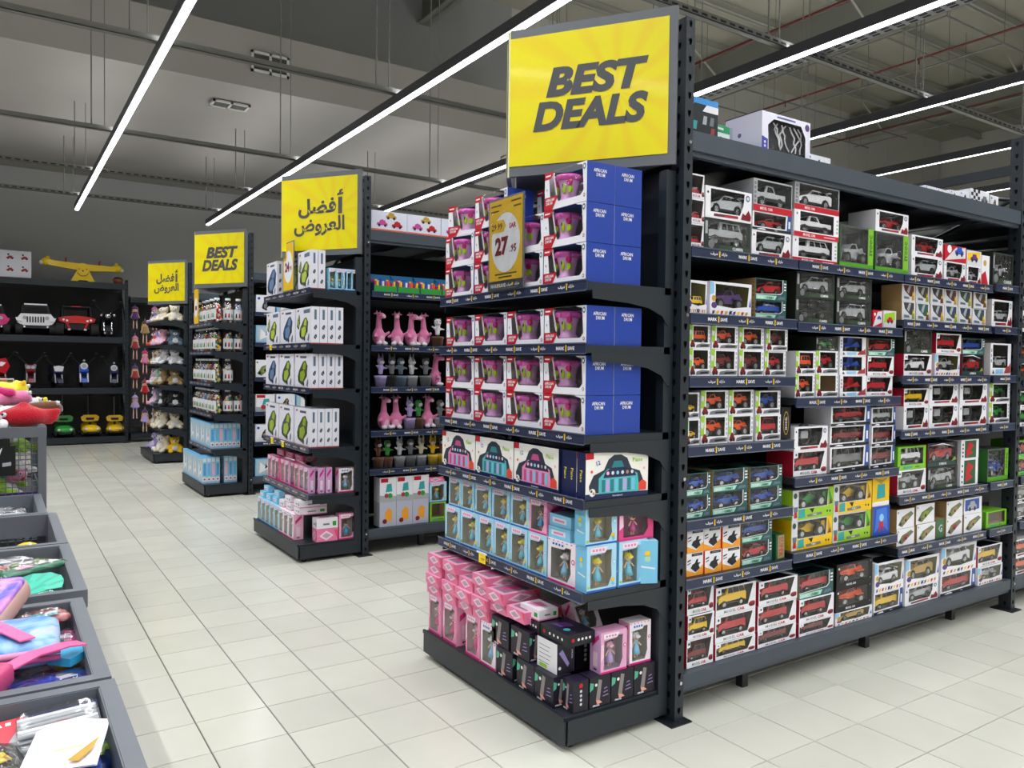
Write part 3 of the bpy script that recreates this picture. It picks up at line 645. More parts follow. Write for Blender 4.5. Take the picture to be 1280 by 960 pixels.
def st_comic(b, F, w, h, car, col):
    b.fpoly(F, [(0, 0), (w, 0), (w, h*.22), (w*.6, h*.2), (w*.3, h*.16), (0, h*.3)], 'white')
    for i in range(9):
        x = w*(.05+.1*i); b.fpoly(F, [(x, h*.03), (x+w*.05, h*.05), (x+w*.07, h*.15), (x+w*.01, h*.13)], ['purple', 'yellow', 'red', 'gold', 'navy'][i % 5], .0012)
    b.fcirc(F, w*.1, h*.3, w*.07, 'purple', 8, .001, ry=h*.1); b.fcirc(F, w*.09, h*.5, w*.05, 'gold', 8, .001); b.fpoly(F, [(0, h*.6), (w*.1, h*.65), (w*.09, h*.95), (0, h)], 'sky', .001)
    b.fpoly(F, [(w*.93, h*.25), (w, h*.2), (w, h), (w*.95, h)], 'white', .001); b.fpoly(F, [(w*.94, h*.3), (w*.99, h*.3), (w*.98, h*.6)], 'blue', .0014); b.ftext(F, 'X', w*.5, h*.1, h*.12, 'navy', 'c', .05, lift=.002)
def st_steer(b, F, w, h, car, col):
    b.fpoly(F, [(w*.18, h*.06), (w*.7, h*.08), (w*.7, h*.17), (w*.18, h*.15)], '6a2a38'); b.fpoly(F, [(w*.4, h*.09), (w*.68, h*.1), (w*.68, h*.15), (w*.4, h*.14)], 'red', .0012)
    b.fpoly(F, [(w*.76, h*.08), (w*.8, h*.3), (w*.86, h*.24), (w*.93, h*.42), (w*.99, h*.2), (w*.97, h*.06)], 'darkred', .0012)
    b.fcirc(F, w*.91, h*.8, w*.05, 'bluegrey', 10, ry=h*.11); b.fcirc(F, w*.91, h*.8, w*.03, 'offwhite', 8, .0014, ry=h*.06); b.fcirc(F, w*.05, h*.8, w*.02, 'dark', 6)
def st_bluerig(b, F, w, h, car, col):
    b.fpoly(F, [(0, 0), (w, 0), (w, h*.16), (0, h*.12)], 'dark'); b.fpoly(F, [(0, h*.13), (w*.8, h*.16), (w*.8, h*.2), (0, h*.16)], 'white', .001)
    b.fpoly(F, [(w*.88, h*.16), (w, h*.16), (w, h), (w*.9, h)], '2a4f9c'); b.fpoly(F, [(w*.92, h*.3), (w*.97, h*.3), (w*.97, h*.7), (w*.92, h*.7)], 'white', .0012)
    b.fpoly(F, [(w*.1, h*.03), (w*.2, h*.1), (w*.3, h*.1), (w*.34, h*.03)], 'white', .0012); b.ftext(F, 'MODEL', w*.6, h*.07, h*.05, 'white', 'c', .02)
def st_climb(b, F, w, h, car, col):
    b.ftext(F, 'CLIMBER', w*.72, h*.12, h*.1, 'white', 'c', .03, maxw=w*.45, lift=.0012); b.fpoly(F, [(w*.3, h*.05), (w*.98, h*.05), (w*.98, h*.2), (w*.34, h*.19)], '3a4a36')
    b.fcirc(F, w*.15, h*.2, h*.14, 'grey', 10); b.fpoly(F, [(w*.02, h*.5), (w*.07, h*.5), (w*.07, h*.9), (w*.02, h*.9)], 'lgrey')
def st_green(b, F, w, h, car, col):
    b.fpoly(F, [(0, 0), (w, 0), (w, h*.13), (0, h*.13)], '57a51e'); b.fpoly(F, [(w*.84, h*.13), (w, h*.13), (w, h), (w*.84, h)], '7fbf2e')
    b.ftext(F, 'SYOOC', w*.92, h*.6, w*.09, 'dark', 'c', .03, rot=PI/2, maxw=h*.5)
def st_wing(b, F, w, h, car, col):
    b.fpoly(F, [(w*.26, h*.04), (w*.62, h*.05), (w*.62, h*.2), (w*.26, h*.18)], 'sky'); b.fpoly(F, [(w*.1, h*.05), (w*.2, h*.05), (w*.13, h*.18)], 'dark', .001)
    b.fpoly(F, [(w*.66, h*.06), (w*.75, h*.25), (w*.9, h*.3), (w*.97, h*.4), (w*.98, h*.08)], 'brick', .0012)
    for k in range(3): b.fpoly(F, [(w*.03, h*(.4+.16*k)), (w*.07, h*(.4+.16*k)), (w*.07, h*(.5+.16*k)), (w*.03, h*(.5+.16*k))], 'grey')
def st_superior(b, F, w, h, car, col):
    b.fpoly(F, [(w*.02, h*.03), (w*.95, h*.04), (w*.93, h*.22), (w*.02, h*.2)], '25413c'); b.ftext(F, 'SUPERIOR', w*.5, h*.12, h*.1, 'white', 'c', .03, maxw=w*.5, lift=.0016)
    b.fpoly(F, [(w*.8, h*.2), (w*.9, h*.4), (w*.97, h*.25)], 'olive', .001); b.fpoly(F, [(w*.02, h*.9), (w*.5, h*.98), (w*.9, h*.8), (w*.5, h*.93)], 'white', .001)
def st_greenframe(b, F, w, h, car, col): b.fpoly(F, [(w*.2, h*.06), (w*.5, h*.06), (w*.5, h*.14), (w*.2, h*.14)], 'teal'); b.ftext(F, 'MODEL', w*.7, h*.1, h*.07, 'dgreen', 'c', .02)
REC = [(.1, .22), (.9, .22), (.9, .95), (.1, .95)]
STY = {  # frame, window, side, interior, deco, film, description
 'mc': ('white', [(.02, .22), (.80, .22), (.93, .94), (.13, .94), (.13, .74), (.02, .72)], 'b01a35', '4a3438', st_mc, 'white red-sided window box'),
 'jeep': ('white', [(.13, .22), (.88, .22), (.88, .95), (.13, .95)], 'offwhite', '3a3a3e', st_jeep, 'white box with red band'),
 'midel': ('lgrey', [(.1, .22), (.98, .22), (.98, .95), (.1, .95)], 'lgrey', '45464a', st_midel, 'large grey box with red band'),
 'off': ('white', [(.18, .26), (.88, .26), (.88, .94), (.18, .94)], 'offwhite', '35322a', st_off, 'green-striped white box'),
 'sport': ('2c5a55', [(.02, .26), (.78, .33), (.85, .45), (.85, .96), (.02, .96)], 'kraft', '6d6f70', st_sport, 'tan and green box'),
 'black': ('0f1013', [(.08, .24), (.88, .24), (.88, .92), (.08, .92)], '0f1013', '4c4d50', st_black, 'black box'),
 'hero': ('offwhite', [(.14, .38), (.84, .38), (.86, .95), (.14, .95)], 'yellow', '6d6b3a', st_hero, 'bright hero-print box'),
 'comic': ('white', [(.13, .3), (.55, .24), (.9, .3), (.94, .9), (.13, .93)], 'e9e4f0', '8a8430', st_comic, 'comic-print box'),
 'steer': ('white', [(.11, .2), (.74, .2), (.82, .55), (.84, .93), (.11, .93)], 'offwhite', '34343a', st_steer, 'white box with red car print'),
 'bluerig': ('white', [(.04, .18), (.84, .22), (.86, .94), (.04, .94)], 'offwhite', '7a7570', st_bluerig, 'white and blue box'),
 'climb': ('2b312c', [(.09, .22), (.93, .22), (.93, .95), (.09, .95)], '20261f', '5a5e5a', st_climb, 'dark clear-fronted box'),
 'green': ('4a4f4a', [(.04, .15), (.82, .15), (.82, .96), (.04, .96)], '2b6a2a', '55605a', st_green, 'tall green-edged box'),
 'wing': ('white', [(.11, .23), (.84, .23), (.84, .95), (.11, .95)], 'offwhite', '4a4446', st_wing, 'white box with red corner print'),
 'superior': ('20242a', [(.05, .24), (.93, .24), (.93, .93), (.05, .93)], '7d1722', '484a4e', st_superior, 'dark box with green band'),
 'greenframe': ('7ec12e', [(.1, .22), (.9, .22), (.9, .93), (.1, .93)], '5da41e', '4a4c4a', st_greenframe, 'lime green frame box'),
}
CAR_W = dict(suv='estate car', van='grey van', jeep='jeep', pickup='pickup', sports='sports car', monster='monster truck', buggy='buggy', formula='racing car', wing='winged racer', wheel='steering wheel')
def carton(w, h, d, frame, win, side, inner, fn=None, args=(), sidefn=None):
    b = MB(); e = .0015
    win = [(-w/2+p[0]*w, p[1]*h) for p in win]
    v, f = ring([(-w/2, 0), (w/2, 0), (w/2, h), (-w/2, h)], win)
    b.add([(p[0], 0, p[1]) for p in v], f, frame)
    b.add([(-w/2, 0, 0), (w/2, 0, 0), (w/2, d, 0), (-w/2, d, 0), (-w/2, 0, h), (w/2, 0, h), (w/2, d, h), (-w/2, d, h)], [(0, 3, 2, 1), (4, 5, 6, 7), (2, 3, 7, 6)], frame)
    b.add([(-w/2, 0, 0), (-w/2, 0, h), (-w/2, d, h), (-w/2, d, 0)], [(0, 1, 2, 3)], side); b.add([(w/2, 0, 0), (w/2, 0, h), (w/2, d, h), (w/2, d, 0)], [(3, 2, 1, 0)], side)
    x0, x1, z0, z1, y1 = -w/2+e, w/2-e, e, h-e, d-e
    z0 = max(z0, min(p[1] for p in win)-.01)
    b.add([(x0, .001, z0), (x1, .001, z0), (x1, y1, z0), (x0, y1, z0), (x0, .001, z1), (x1, .001, z1), (x1, y1, z1), (x0, y1, z1)], [(0, 1, 2, 3), (4, 7, 6, 5), (3, 2, 6, 7), (0, 3, 7, 4), (1, 5, 6, 2)], inner)
    pr = None
    if fn:
        q = MB(); fn(q, F_front(w, d, h), w, h, *args)
        if sidefn: sidefn(q, w, h, d)
        pr = q.mesh('print')
    fl = MB(); fl.add([(p[0], .0008, p[1]) for p in win], [tuple(t) for t in tessellate_polygon([[V((p[0], p[1], 0)) for p in win]])], CRUMPLE if frame in ('2b312c', '4a4f4a') else PLASTIC_CLEAR)
    return b.mesh('carton'), pr, fl.mesh('window_film'), z0
def side_kraft(q, w, h, d):
    for F in (F_left(w, d, h),):
        for k in range(4): q.fcirc(F, d-.012, h*(.2+.2*k), .004, 'brown', 6)
@cached
def carbox(style, car, col, w, h, d):
    fr, win, side, inner, fn, desc = STY[style]
    def topwin(q, w_, h_, d_):
        if style == 'sport': side_kraft(q, w_, h_, d_)
        if style in ('mc', 'sport', 'comic', 'black'): q.fpoly(F_top(w_, d_, h_), [(w_*.1, .001), (w_*.9, .001), (w_*.82, d_*.55), (w_*.2, d_*.55)], GLASSD)
    if car == '': inner = 'kraft'; cm = None
    if style == 'hero' and col == 'green': inner = '3f5a3a'; side = 'lime'
    cb, pr, fl, z0 = carton(w, h, d, fr, win, side, inner, fn, (car, col), topwin)
    parts = [('carton', cb), ('print', pr), ('window_film', fl)]
    if car:
        near = style == 'mc' and car == 'suv'
        L = (h*.96-z0)/(.42 if car in ('sports', 'formula', 'wing') else (.65 if car in ('monster',) else (.58 if car == 'buggy' else .55))); Lx = min(w*(.74 if style != 'mc' else .68), L*1.5); L = min(L, Lx*1.15); LY = min(Lx, d*1.5); cy = .2*LY+.012; cm = car_mesh(car, col or 'dark', not near)
        b = bpy.data.meshes.new('toy'); b = cm.copy(); b.transform(Matrix.Translation((w*.01 if style != 'mc' else -w*.03, cy, z0+.004)) @ Matrix.Diagonal((Lx, LY, L, 1)))
        subs = []
        if near:
            r = .09*L
            for x in (-.31, .31):
                for s in (-1, 1): subs.append(('wheel', wheel_mesh(round(r, 3)), [], (x*Lx-w*.03, cy+s*.16*LY-(r*.7 if s > 0 else r*.35), z0+.004+r)))
        parts.append(('toy_vehicle', b, subs))
    return parts
# ---- plain printed cartons
def closed(w, h, d, face, side=None, top=None, back=None):
    b = MB(); side = side or face; top = top or side
    b.add([(-w/2, 0, 0), (w/2, 0, 0), (w/2, d, 0), (-w/2, d, 0), (-w/2, 0, h), (w/2, 0, h), (w/2, d, h), (-w/2, d, h)], [(0, 1, 5, 4)], face)
    v = [(-w/2, 0, 0), (w/2, 0, 0), (w/2, d, 0), (-w/2, d, 0), (-w/2, 0, h), (w/2, 0, h), (w/2, d, h), (-w/2, d, h)]
    b.add(v, [(1, 2, 6, 5), (3, 0, 4, 7)], side); b.add(v, [(2, 3, 7, 6)], back or face); b.add(v, [(4, 5, 6, 7), (0, 3, 2, 1)], top)
    return b
def icon_car(q, F, x, y, s, c):
    q.fpoly(F, [(x-s*.5, y), (x-s*.5, y+s*.2), (x-s*.3, y+s*.25), (x-s*.2, y+s*.45), (x+s*.25, y+s*.45), (x+s*.35, y+s*.25), (x+s*.5, y+s*.2), (x+s*.5, y)], c, .0012); q.fcirc(F, x-s*.28, y, s*.13, 'dark', 8, .0016); q.fcirc(F, x+s*.28, y, s*.13, 'dark', 8, .0016)
def icon_build(q, F, x, y, s, c, c2, sx=1):
    """angular model-kit vehicle seen at a tilt"""
    q.fpoly(F, [(x-s*sx*.32, y-s*.5), (x-s*sx*.05, y-s*.62), (x+s*sx*.3, y-s*.2), (x+s*sx*.38, y+s*.35), (x+s*sx*.2, y+s*.62), (x+s*sx*.02, y+s*.55), (x-s*sx*.3, y+s*.1), (x-s*sx*.4, y-s*.2)], c2, .0010)
    q.fpoly(F, [(x-s*sx*.22, y-s*.4), (x, y-s*.45), (x+s*sx*.2, y-s*.1), (x+s*sx*.1, y+s*.15), (x-s*sx*.2, y+s*.02)], c, .0014); q.fpoly(F, [(x-s*sx*.02, y+s*.2), (x+s*sx*.2, y+s*.15), (x+s*sx*.26, y+s*.45), (x+s*sx*.1, y+s*.55)], c, .0014)
    q.fcirc(F, x-s*sx*.3, y-s*.35, s*.13, 'dark', 8, .0017); q.fcirc(F, x+s*sx*.28, y-s*.1, s*.12, 'dark', 8, .0017); q.fcirc(F, x+s*sx*.06, y-s*.55, s*.12, 'dark', 8, .0017)
@cached
def printed(kind, w, h, d, var=0):
    q = MB(); F = F_front(w, d, h); R = F_right(w, d, h); T = F_top(w, d, h)
    if kind == 'redprint': b = closed(w, h, d, 'red', 'red'); q.fpoly(F, [(0, h*.02), (w*.96, h*.3), (w*.96, h*.96), (w*.5, h*.9)], 'offwhite'); icon_car(q, F, w*.66, h*.5, w*.4, 'blue'); q.fcirc(F, w*.2, h*.75, w*.1, 'white')
    elif kind in ('yprint', 'gyprint'): b = closed(w, h, d, 'offwhite', 'white'); q.fpoly(F, [(w*.05, h*.3), (w*.9, h*.5), (w*.9, h*.95), (w*.05, h*.8)], 'yellow' if kind == 'yprint' else 'lime'); icon_car(q, F, w*.5, h*.35, w*.5, 'purple' if kind == 'yprint' else 'red')
    elif kind == 'wprint': b = closed(w, h, d, 'white'); q.fpoly(F, [(0, 0), (w*.9, 0), (w*.5, h*.5), (0, h*.35)], 'red'); q.fcirc(F, w*.4, h*.75, w*.2, 'gold')
    elif kind == 'blackprint': b = closed(w, h, d, 'black'); q.fpoly(F, [(w*.5+w*.3*math.cos(a)*1, h*.5+h*.38*math.sin(a)) for a in [i*PI/5 for i in range(10)]], 'gold'); q.fpoly(F, [(w*.5+w*.25*math.cos(a), h*.5+h*.35*math.sin(a)) for a in [i*PI/5 for i in range(10)]], 'black', .001); q.ftext(F, 'MODEL', w*.5, h*.5, w*.2, 'white', rot=PI/2, maxw=h*.5)
    elif kind == 'bprint': b = closed(w, h, d, 'blue', 'kraft'); q.fpoly(F, [(w*.1, h*.1), (w*.5, h*.4), (w*.9, h*.1), (w*.8, h*.95), (w*.2, h*.9)], '3d74d8'); q.fpoly(F, [(w*.4, h*.1), (w*.46, h*.3), (w*.54, h*.3), (w*.6, h*.1), (w*.64, h*.12), (w*.6, h*.5), (w*.36, h*.5), (w*.33, h*.12)], 'red', .0012); q.fcirc(F, w*.5, h*.6, w*.14, 'sky', 8, .0014)
    elif kind == 'y2print': b = closed(w, h, d, 'yellow', 'kraft'); q.fpoly(F, [(w*.25, h*.25), (w*.75, h*.28), (w*.72, h*.75), (w*.3, h*.75)], 'teal', .0012); q.fpoly(F, [(w*.1, h*.95), (w*.5, h*.75), (w*.9, h*.98), (w*.6, h*.9)], 'gold', .001); q.fpoly(F, [(0, 0), (w, 0), (w, h*.16), (0, h*.14)], 'white')
    elif kind == 'side': b = closed(w, h, d, 'white', 'offwhite'); q.fpoly(F, [(w*.2, h*.05), (w*.85, h*.05), (w*.85, h*.95), (w*.2, h*.95)], 'dgreen'); q.fpoly(F, [(w*.3, h*.1), (w*.7, h*.3), (w*.5, h*.45), (w*.75, h*.7), (w*.4, h*.9), (w*.3, h*.5)], 'red', .0012); [q.fcirc(F, w*.1, h*(.15+.2*k), w*.04, 'dark', 6) for k in range(4)]
    elif kind == 'cow':
        b = closed(w, h, d, 'white', 'orange'); q.fpoly(F, [(0, 0), (w, 0), (w, h*.45), (w*.55, h*.1), (0, h*.3)], 'f0a030'); q.fpoly(F, [(w*.3, h*.85), (w*.95, h*.85), (w*.95, h*.97), (w*.3, h*.97)], 'dark')
        q.fpoly(F, [(w*.4, h*.89), (w*.85, h*.89), (w*.85, h*.93), (w*.4, h*.93)], 'grey', .002); q.fpoly(F, [(w*.25, h*.35), (w*.55, h*.15), (w*.8, h*.3), (w*.72, h*.45), (w*.85, h*.55), (w*.66, h*.55), (w*.7, h*.72), (w*.58, h*.7), (w*.5, h*.55), (w*.35, h*.5)], 'dark', .0014)
        q.fpoly(F, [(w*.04, h*.62), (w*.24, h*.68), (w*.24, h*.74), (w*.04, h*.68)], 'dark', .0012); q.fpoly(F, [(w*.04, h*.5), (w*.24, h*.56), (w*.24, h*.6), (w*.04, h*.54)], 'dark', .0012)
    elif kind == 'super': b = closed(w, h, d, 'dgreen'); q.fpoly(F, [(w*.2, h*.03), (w*.95, h*.05), (w*.9, h*.97), (w*.2, h*.95)], 'kraft'); q.ftext(F, 'SUPER', w*.56, h*.5, w*.5, 'brick', rot=-PI/2, maxw=h*.8)
    elif kind == 'army':
        b = closed(w, h, d, 'white', 'kraft'); q.fpoly(F, [(w*.08, h*.2), (w*.3, h*.08), (w*.95, h*.7), (w*.8, h*.85), (w*.3, h*.6)], '6f7a52'); q.fpoly(F, [(w*.3, h*.3), (w*.55, h*.3), (w*.7, h*.62), (w*.45, h*.62)], ['brick', 'kraft', 'olive'][var % 3], .0012)
        q.fcirc(F, w*.2, h*.24, h*.1, 'dark', 8, .0016); q.fcirc(F, w*.5, h*.4, h*.09, 'dark', 8, .0016); q.fcirc(F, w*.08, h*.85, h*.06, 'grey', 6)
    elif kind == 'greenp': b = closed(w, h, d, '3f6b45', 'kraft'); q.ftext(F, 'G', w*.5, h*.5, h*.4, 'offwhite')
    elif kind == 'bluep': b = closed(w, h, d, 'white', 'offwhite'); q.fpoly(F, [(w*.05, h*.2), (w*.85, h*.25), (w*.85, h*.92), (w*.05, h*.9)], '2b55a5'); icon_car(q, F, w*.45, h*.3, w*.5, 'lgrey')
    elif kind == 'robot':
        b = closed(w, h, d, 'offwhite', 'kraft'); c = ['3c3a44', '5b3440', '2f5a56', '35564f', '3f4048', '4b3e3a', '31465c', '5c2b2b', '2b3b4e', '46403a', '2e4b52', '3b3b3b'][var]
        q.fpoly(F, [(w*.1, h*.95), (w*.88, h*.95), (w*.88, h*.3), (w*.6, h*.3), (w*.2, h*.62)], c); q.fpoly(F, [(w*.5, h*.92), (w*.66, h*.92), (w*.5, h*.45), (w*.36, h*.6)], 'lgrey', .0012)
        q.fpoly(F, [(w*.72, h*.08), (w*.95, h*.1), (w*.9, h*.55), (w*.78, h*.62), (w*.74, h*.35)], ['olive', 'gold', 'brown'][var % 3], .0014); q.fcirc(F, w*.84, h*.45, w*.06, 'yellow', 8, .0018); q.fpoly(F, [(w*.14, h*.15), (w*.55, h*.15), (w*.5, h*.27), (w*.14, h*.3)], 'bluegrey', .002)
    elif kind == 'tall':   # white model-kit box, front art + spine art
        b = closed(w, h, d, 'e6e4ee', 'e6e4ee'); q.fpoly(F, [(0, 0), (w, 0), (w, h*.03), (0, h*.03)], 'brick'); q.fpoly(R, [(0, 0), (d, 0), (d, h*.03), (0, h*.03)], 'brick')
        if var < 3: icon_build(q, F, w*.52, h*.45, h*.58, ['9fb83a', '8da62a', '6b88b0'][var], ['4f5a4a', '47502c', '3b4c68'][var], 1.9); icon_build(q, F, w*.82, h*.17, w*.13, 'grey', 'bluegrey')
        else: icon_build(q, F, w*.52, h*.42, h*.5, 'b8c84a', '59633f', 1.9); icon_build(q, F, w*.18, h*.62, w*.25, '9fb83a', '59633f'); icon_build(q, F, w*.82, h*.18, w*.13, 'grey', 'bluegrey'); q.fpoly(F, [(w*.5, h*.84), (w*.9, h*.84), (w*.9, h*.95), (w*.5, h*.93)], 'bluegrey')
        q.fpoly(F, [(w*.1, h*.9), (w*.2, h*.9), (w*.2, h*.95), (w*.1, h*.95)], 'brick', .001)
        if var < 3: q.fpoly(F, [(w*.35, h*.87), (w*.75, h*.87), (w*.75, h*.93), (w*.35, h*.93)], '55565c')
        icon_build(q, R, d*.5, h*.45, d*.5, 'grey', 'dark'); icon_build(q, R, d*.5, h*.2, d*.5, 'grey', 'dark'); q.fpoly(R, [(d*.35, h*.65), (d*.65, h*.65), (d*.65, h*.92), (d*.35, h*.92)], 'bluegrey')
    elif kind == 'blueset':
        b = closed(w, h, d, '8fc4e6', '9ccfee', '5fb2e6'); q.fpoly(F, [(w*.08, h*.1), (w*.92, h*.1), (w*.92, h*.9), (w*.08, h*.9)], 'b6c6cc'); q.fpoly(F, [(w*.2, h*.15), (w*.6, h*.35), (w*.85, h*.2), (w*.75, h*.75), (w*.5, h*.55), (w*.25, h*.8)], 'white', .0012); q.fpoly(F, [(w*.5, h*.4), (w*.65, h*.5), (w*.55, h*.7)], 'dark', .0014)
        q.fpoly(R, [(0, h*.08), (d, h*.08), (d, h*.24), (0, h*.24)], 'white'); q.fcirc(R, d*.5, h*.16, d*.22, 'brick', 8, .0014); q.fpoly(R, [(d*.2, h*.3), (d*.8, h*.3), (d*.8, h*.76), (d*.2, h*.76)], ['4fa3dc', '6fb8e6', 'lpink'][var % 3]); q.fpoly(R, [(d*.1, h*.82), (d*.9, h*.82), (d*.9, h*.95), (d*.1, h*.95)], 'e0eef8')
    elif kind == 'scoot':
        b = closed(w, h, d, 'e0e0f0', 'e0e0f0', 'white'); q.fpoly(F, [(0, 0), (w, 0), (w, .02), (0, .02)], 'e06a48')
        for x, y, c in ((.3, .3, 'd04a9a'), (.72, .28, 'red'), (.55, .68, 'gold')): icon_car(q, F, w*x, h*y, w*.3, c); q.fcirc(F, w*x, h*(y+.2), w*.05, c, 8, .0018)
    elif kind == 'baby':   # g2 lower boxes
        if var == 0: b = closed(w, h, d, 'white', 'offwhite', 'brick'); q.fpoly(F, [(w*.06, h*.8), (w*.5, h*.8), (w*.5, h*.96), (w*.06, h*.96)], 'red'); q.fpoly(F, [(w*.35, h*.4), (w*.75, h*.42), (w*.7, h*.75), (w*.42, h*.72)], 'teal', .0012); q.fcirc(F, w*.4, h*.26, w*.13, 'brick', 8, .0014); q.fcirc(F, w*.62, h*.25, w*.15, 'green', 8, .0012); q.fpoly(F, [(0, 0), (w, 0), (w, h*.22), (0, h*.28)], 'lgrey')
        else: b = closed(w, h, d, 'b7b8c8', 'lgrey'); q.fpoly(F, [(w*.35, h*.25), (w*.72, h*.22), (w*.75, h*.65), (w*.55, h*.75), (w*.32, h*.6)], 'f0a030', .0012); q.fcirc(F, w*.3, h*.22, w*.14, 'darkred', 8, .0014)
    elif kind == 'rideprint':
        b = closed(w, h, d, 'd7d7e2', 'c9c9d6', 'lgrey')
        for x in (.06, .3, .54, .8):
            for y in (.25, .7): icon_car(q, F, w*(x+.08), h*y, w*.13, 'brick'); q.fcirc(F, w*(x+.05), h*(y+.15), w*.02, 'dark', 6)
    elif kind == 'whitebox':
        b = closed(w, h, d, 'ebebf2', 'e4e4ee'); icon_build(q, F, w*.5, h*.45, h*.5, ['grey', 'kraft', 'navy'][var % 3], 'dark'); q.fcirc(F, w*.15, h*.8, h*.08, 'blue')
    elif kind == 'checker':
        b = closed(w, h, d, 'white', 'offwhite')
        for i in range(4):
            for j in range(5):
                if (i+j) % 2: q.fpoly(F, [(w*(.02+i*.12), h*j/5), (w*(.02+(i+1)*.12), h*j/5), (w*(.02+(i+1)*.12), h*(j+1)/5), (w*(.02+i*.12), h*(j+1)/5)], 'dark')
        icon_car(q, F, w*.75, h*.35, w*.35, 'grey')
    elif kind == 'tech':
        b = closed(w, h, d, '1d2226', '1a1f22'); q.fpoly(F, [(w*.3, h*.86), (w, h*.86), (w, h), (w*.3, h)], '3f92dc'); q.fpoly(F, [(w*.6, h*.7), (w, h*.7), (w, h*.86), (w*.7, h*.86)], 'white', .001); q.fcirc(F, w*.22, h*.85, w*.16, 'lgrey', 10, .0012)
        for x, y, c in ((.12, .5, 'kraft'), (.12, .25, 'gold'), (.35, .25, 'teal'), (.6, .4, 'lgrey'), (.78, .4, 'grey'), (.8, .15, 'brick')): q.fpoly(F, [(w*x, h*y), (w*(x+.1), h*y), (w*(x+.12), h*(y+.2)), (w*(x+.03), h*(y+.2))], c, .0012)
    elif kind == 'xgreen':
        b = closed(w, h, d, 'e6f0ee', '2a4a8a'); q.fpoly(F, [(0, h*.7), (w, h*.75), (w, h), (0, h)], '2fa06a'); q.fpoly(F, [(w*.15, h*.82), (w*.7, h*.82), (w*.7, h*.9), (w*.15, h*.9)], 'white', .002); q.fcirc(F, w*.6, h*.4, w*.15, 'teal'); q.fcirc(F, w*.75, h*.3, w*.12, 'grey', 8, .0012)
    return [('carton', b.mesh('carton')), ('print', q.mesh('print'))]
# ---- drum box
@cached
def drum_mesh():
    b = MB(); pk = mat('drum_pink', 'eeb0ea', .25, coat=.6); pm = mat('drum_magenta', 'dc52b4', .25, coat=.6); lm = mat('drum_lime', 'b6d824', .3, coat=.4)
    b.lathe([(.001, 0), (.040, 0), (.043, .008), (.034, .02), (.036, .05), (.047, .09), (.050, .1)], pk, n=18)
    b.lathe([(.050, .088), (.058, .096), (.060, .106), (.054, .114), (.04, .116), (.001, .116)], pm, n=24, wob=lambda a, j: 1+.05*math.cos(8*a) if j < 3 else 1)
    for k in range(8):
        a = 2*PI*k/8+.2; b.ball((.055*math.cos(a), .055*math.sin(a), .1), .011, pm, 8, 5)
    for a, z, c in ((-2.55, .085, 'hot'), (-2.5, .055, 'x'), (-.6, .08, 'hot'), (-.55, .05, 'x')):
        r = .052; b.cyl((r*math.cos(a), r*math.sin(a)-.004, z), .014, .01, lm if c == 'x' else P('hot'), 'y', 10)
    b.ball((.014, -.036, .058), (.010, .008, .026), lm, 8, 6); b.ball((.014, -.043, .066), (.004, .003, .009), P('dark'), 6, 4)
    b.tube((-.03, -.058, .118), (-.012, -.054, .03), .0035, 'white'); b.ball((-.031, -.058, .12), .007, 'white', 8, 5)
    return b.mesh('toy_drum')
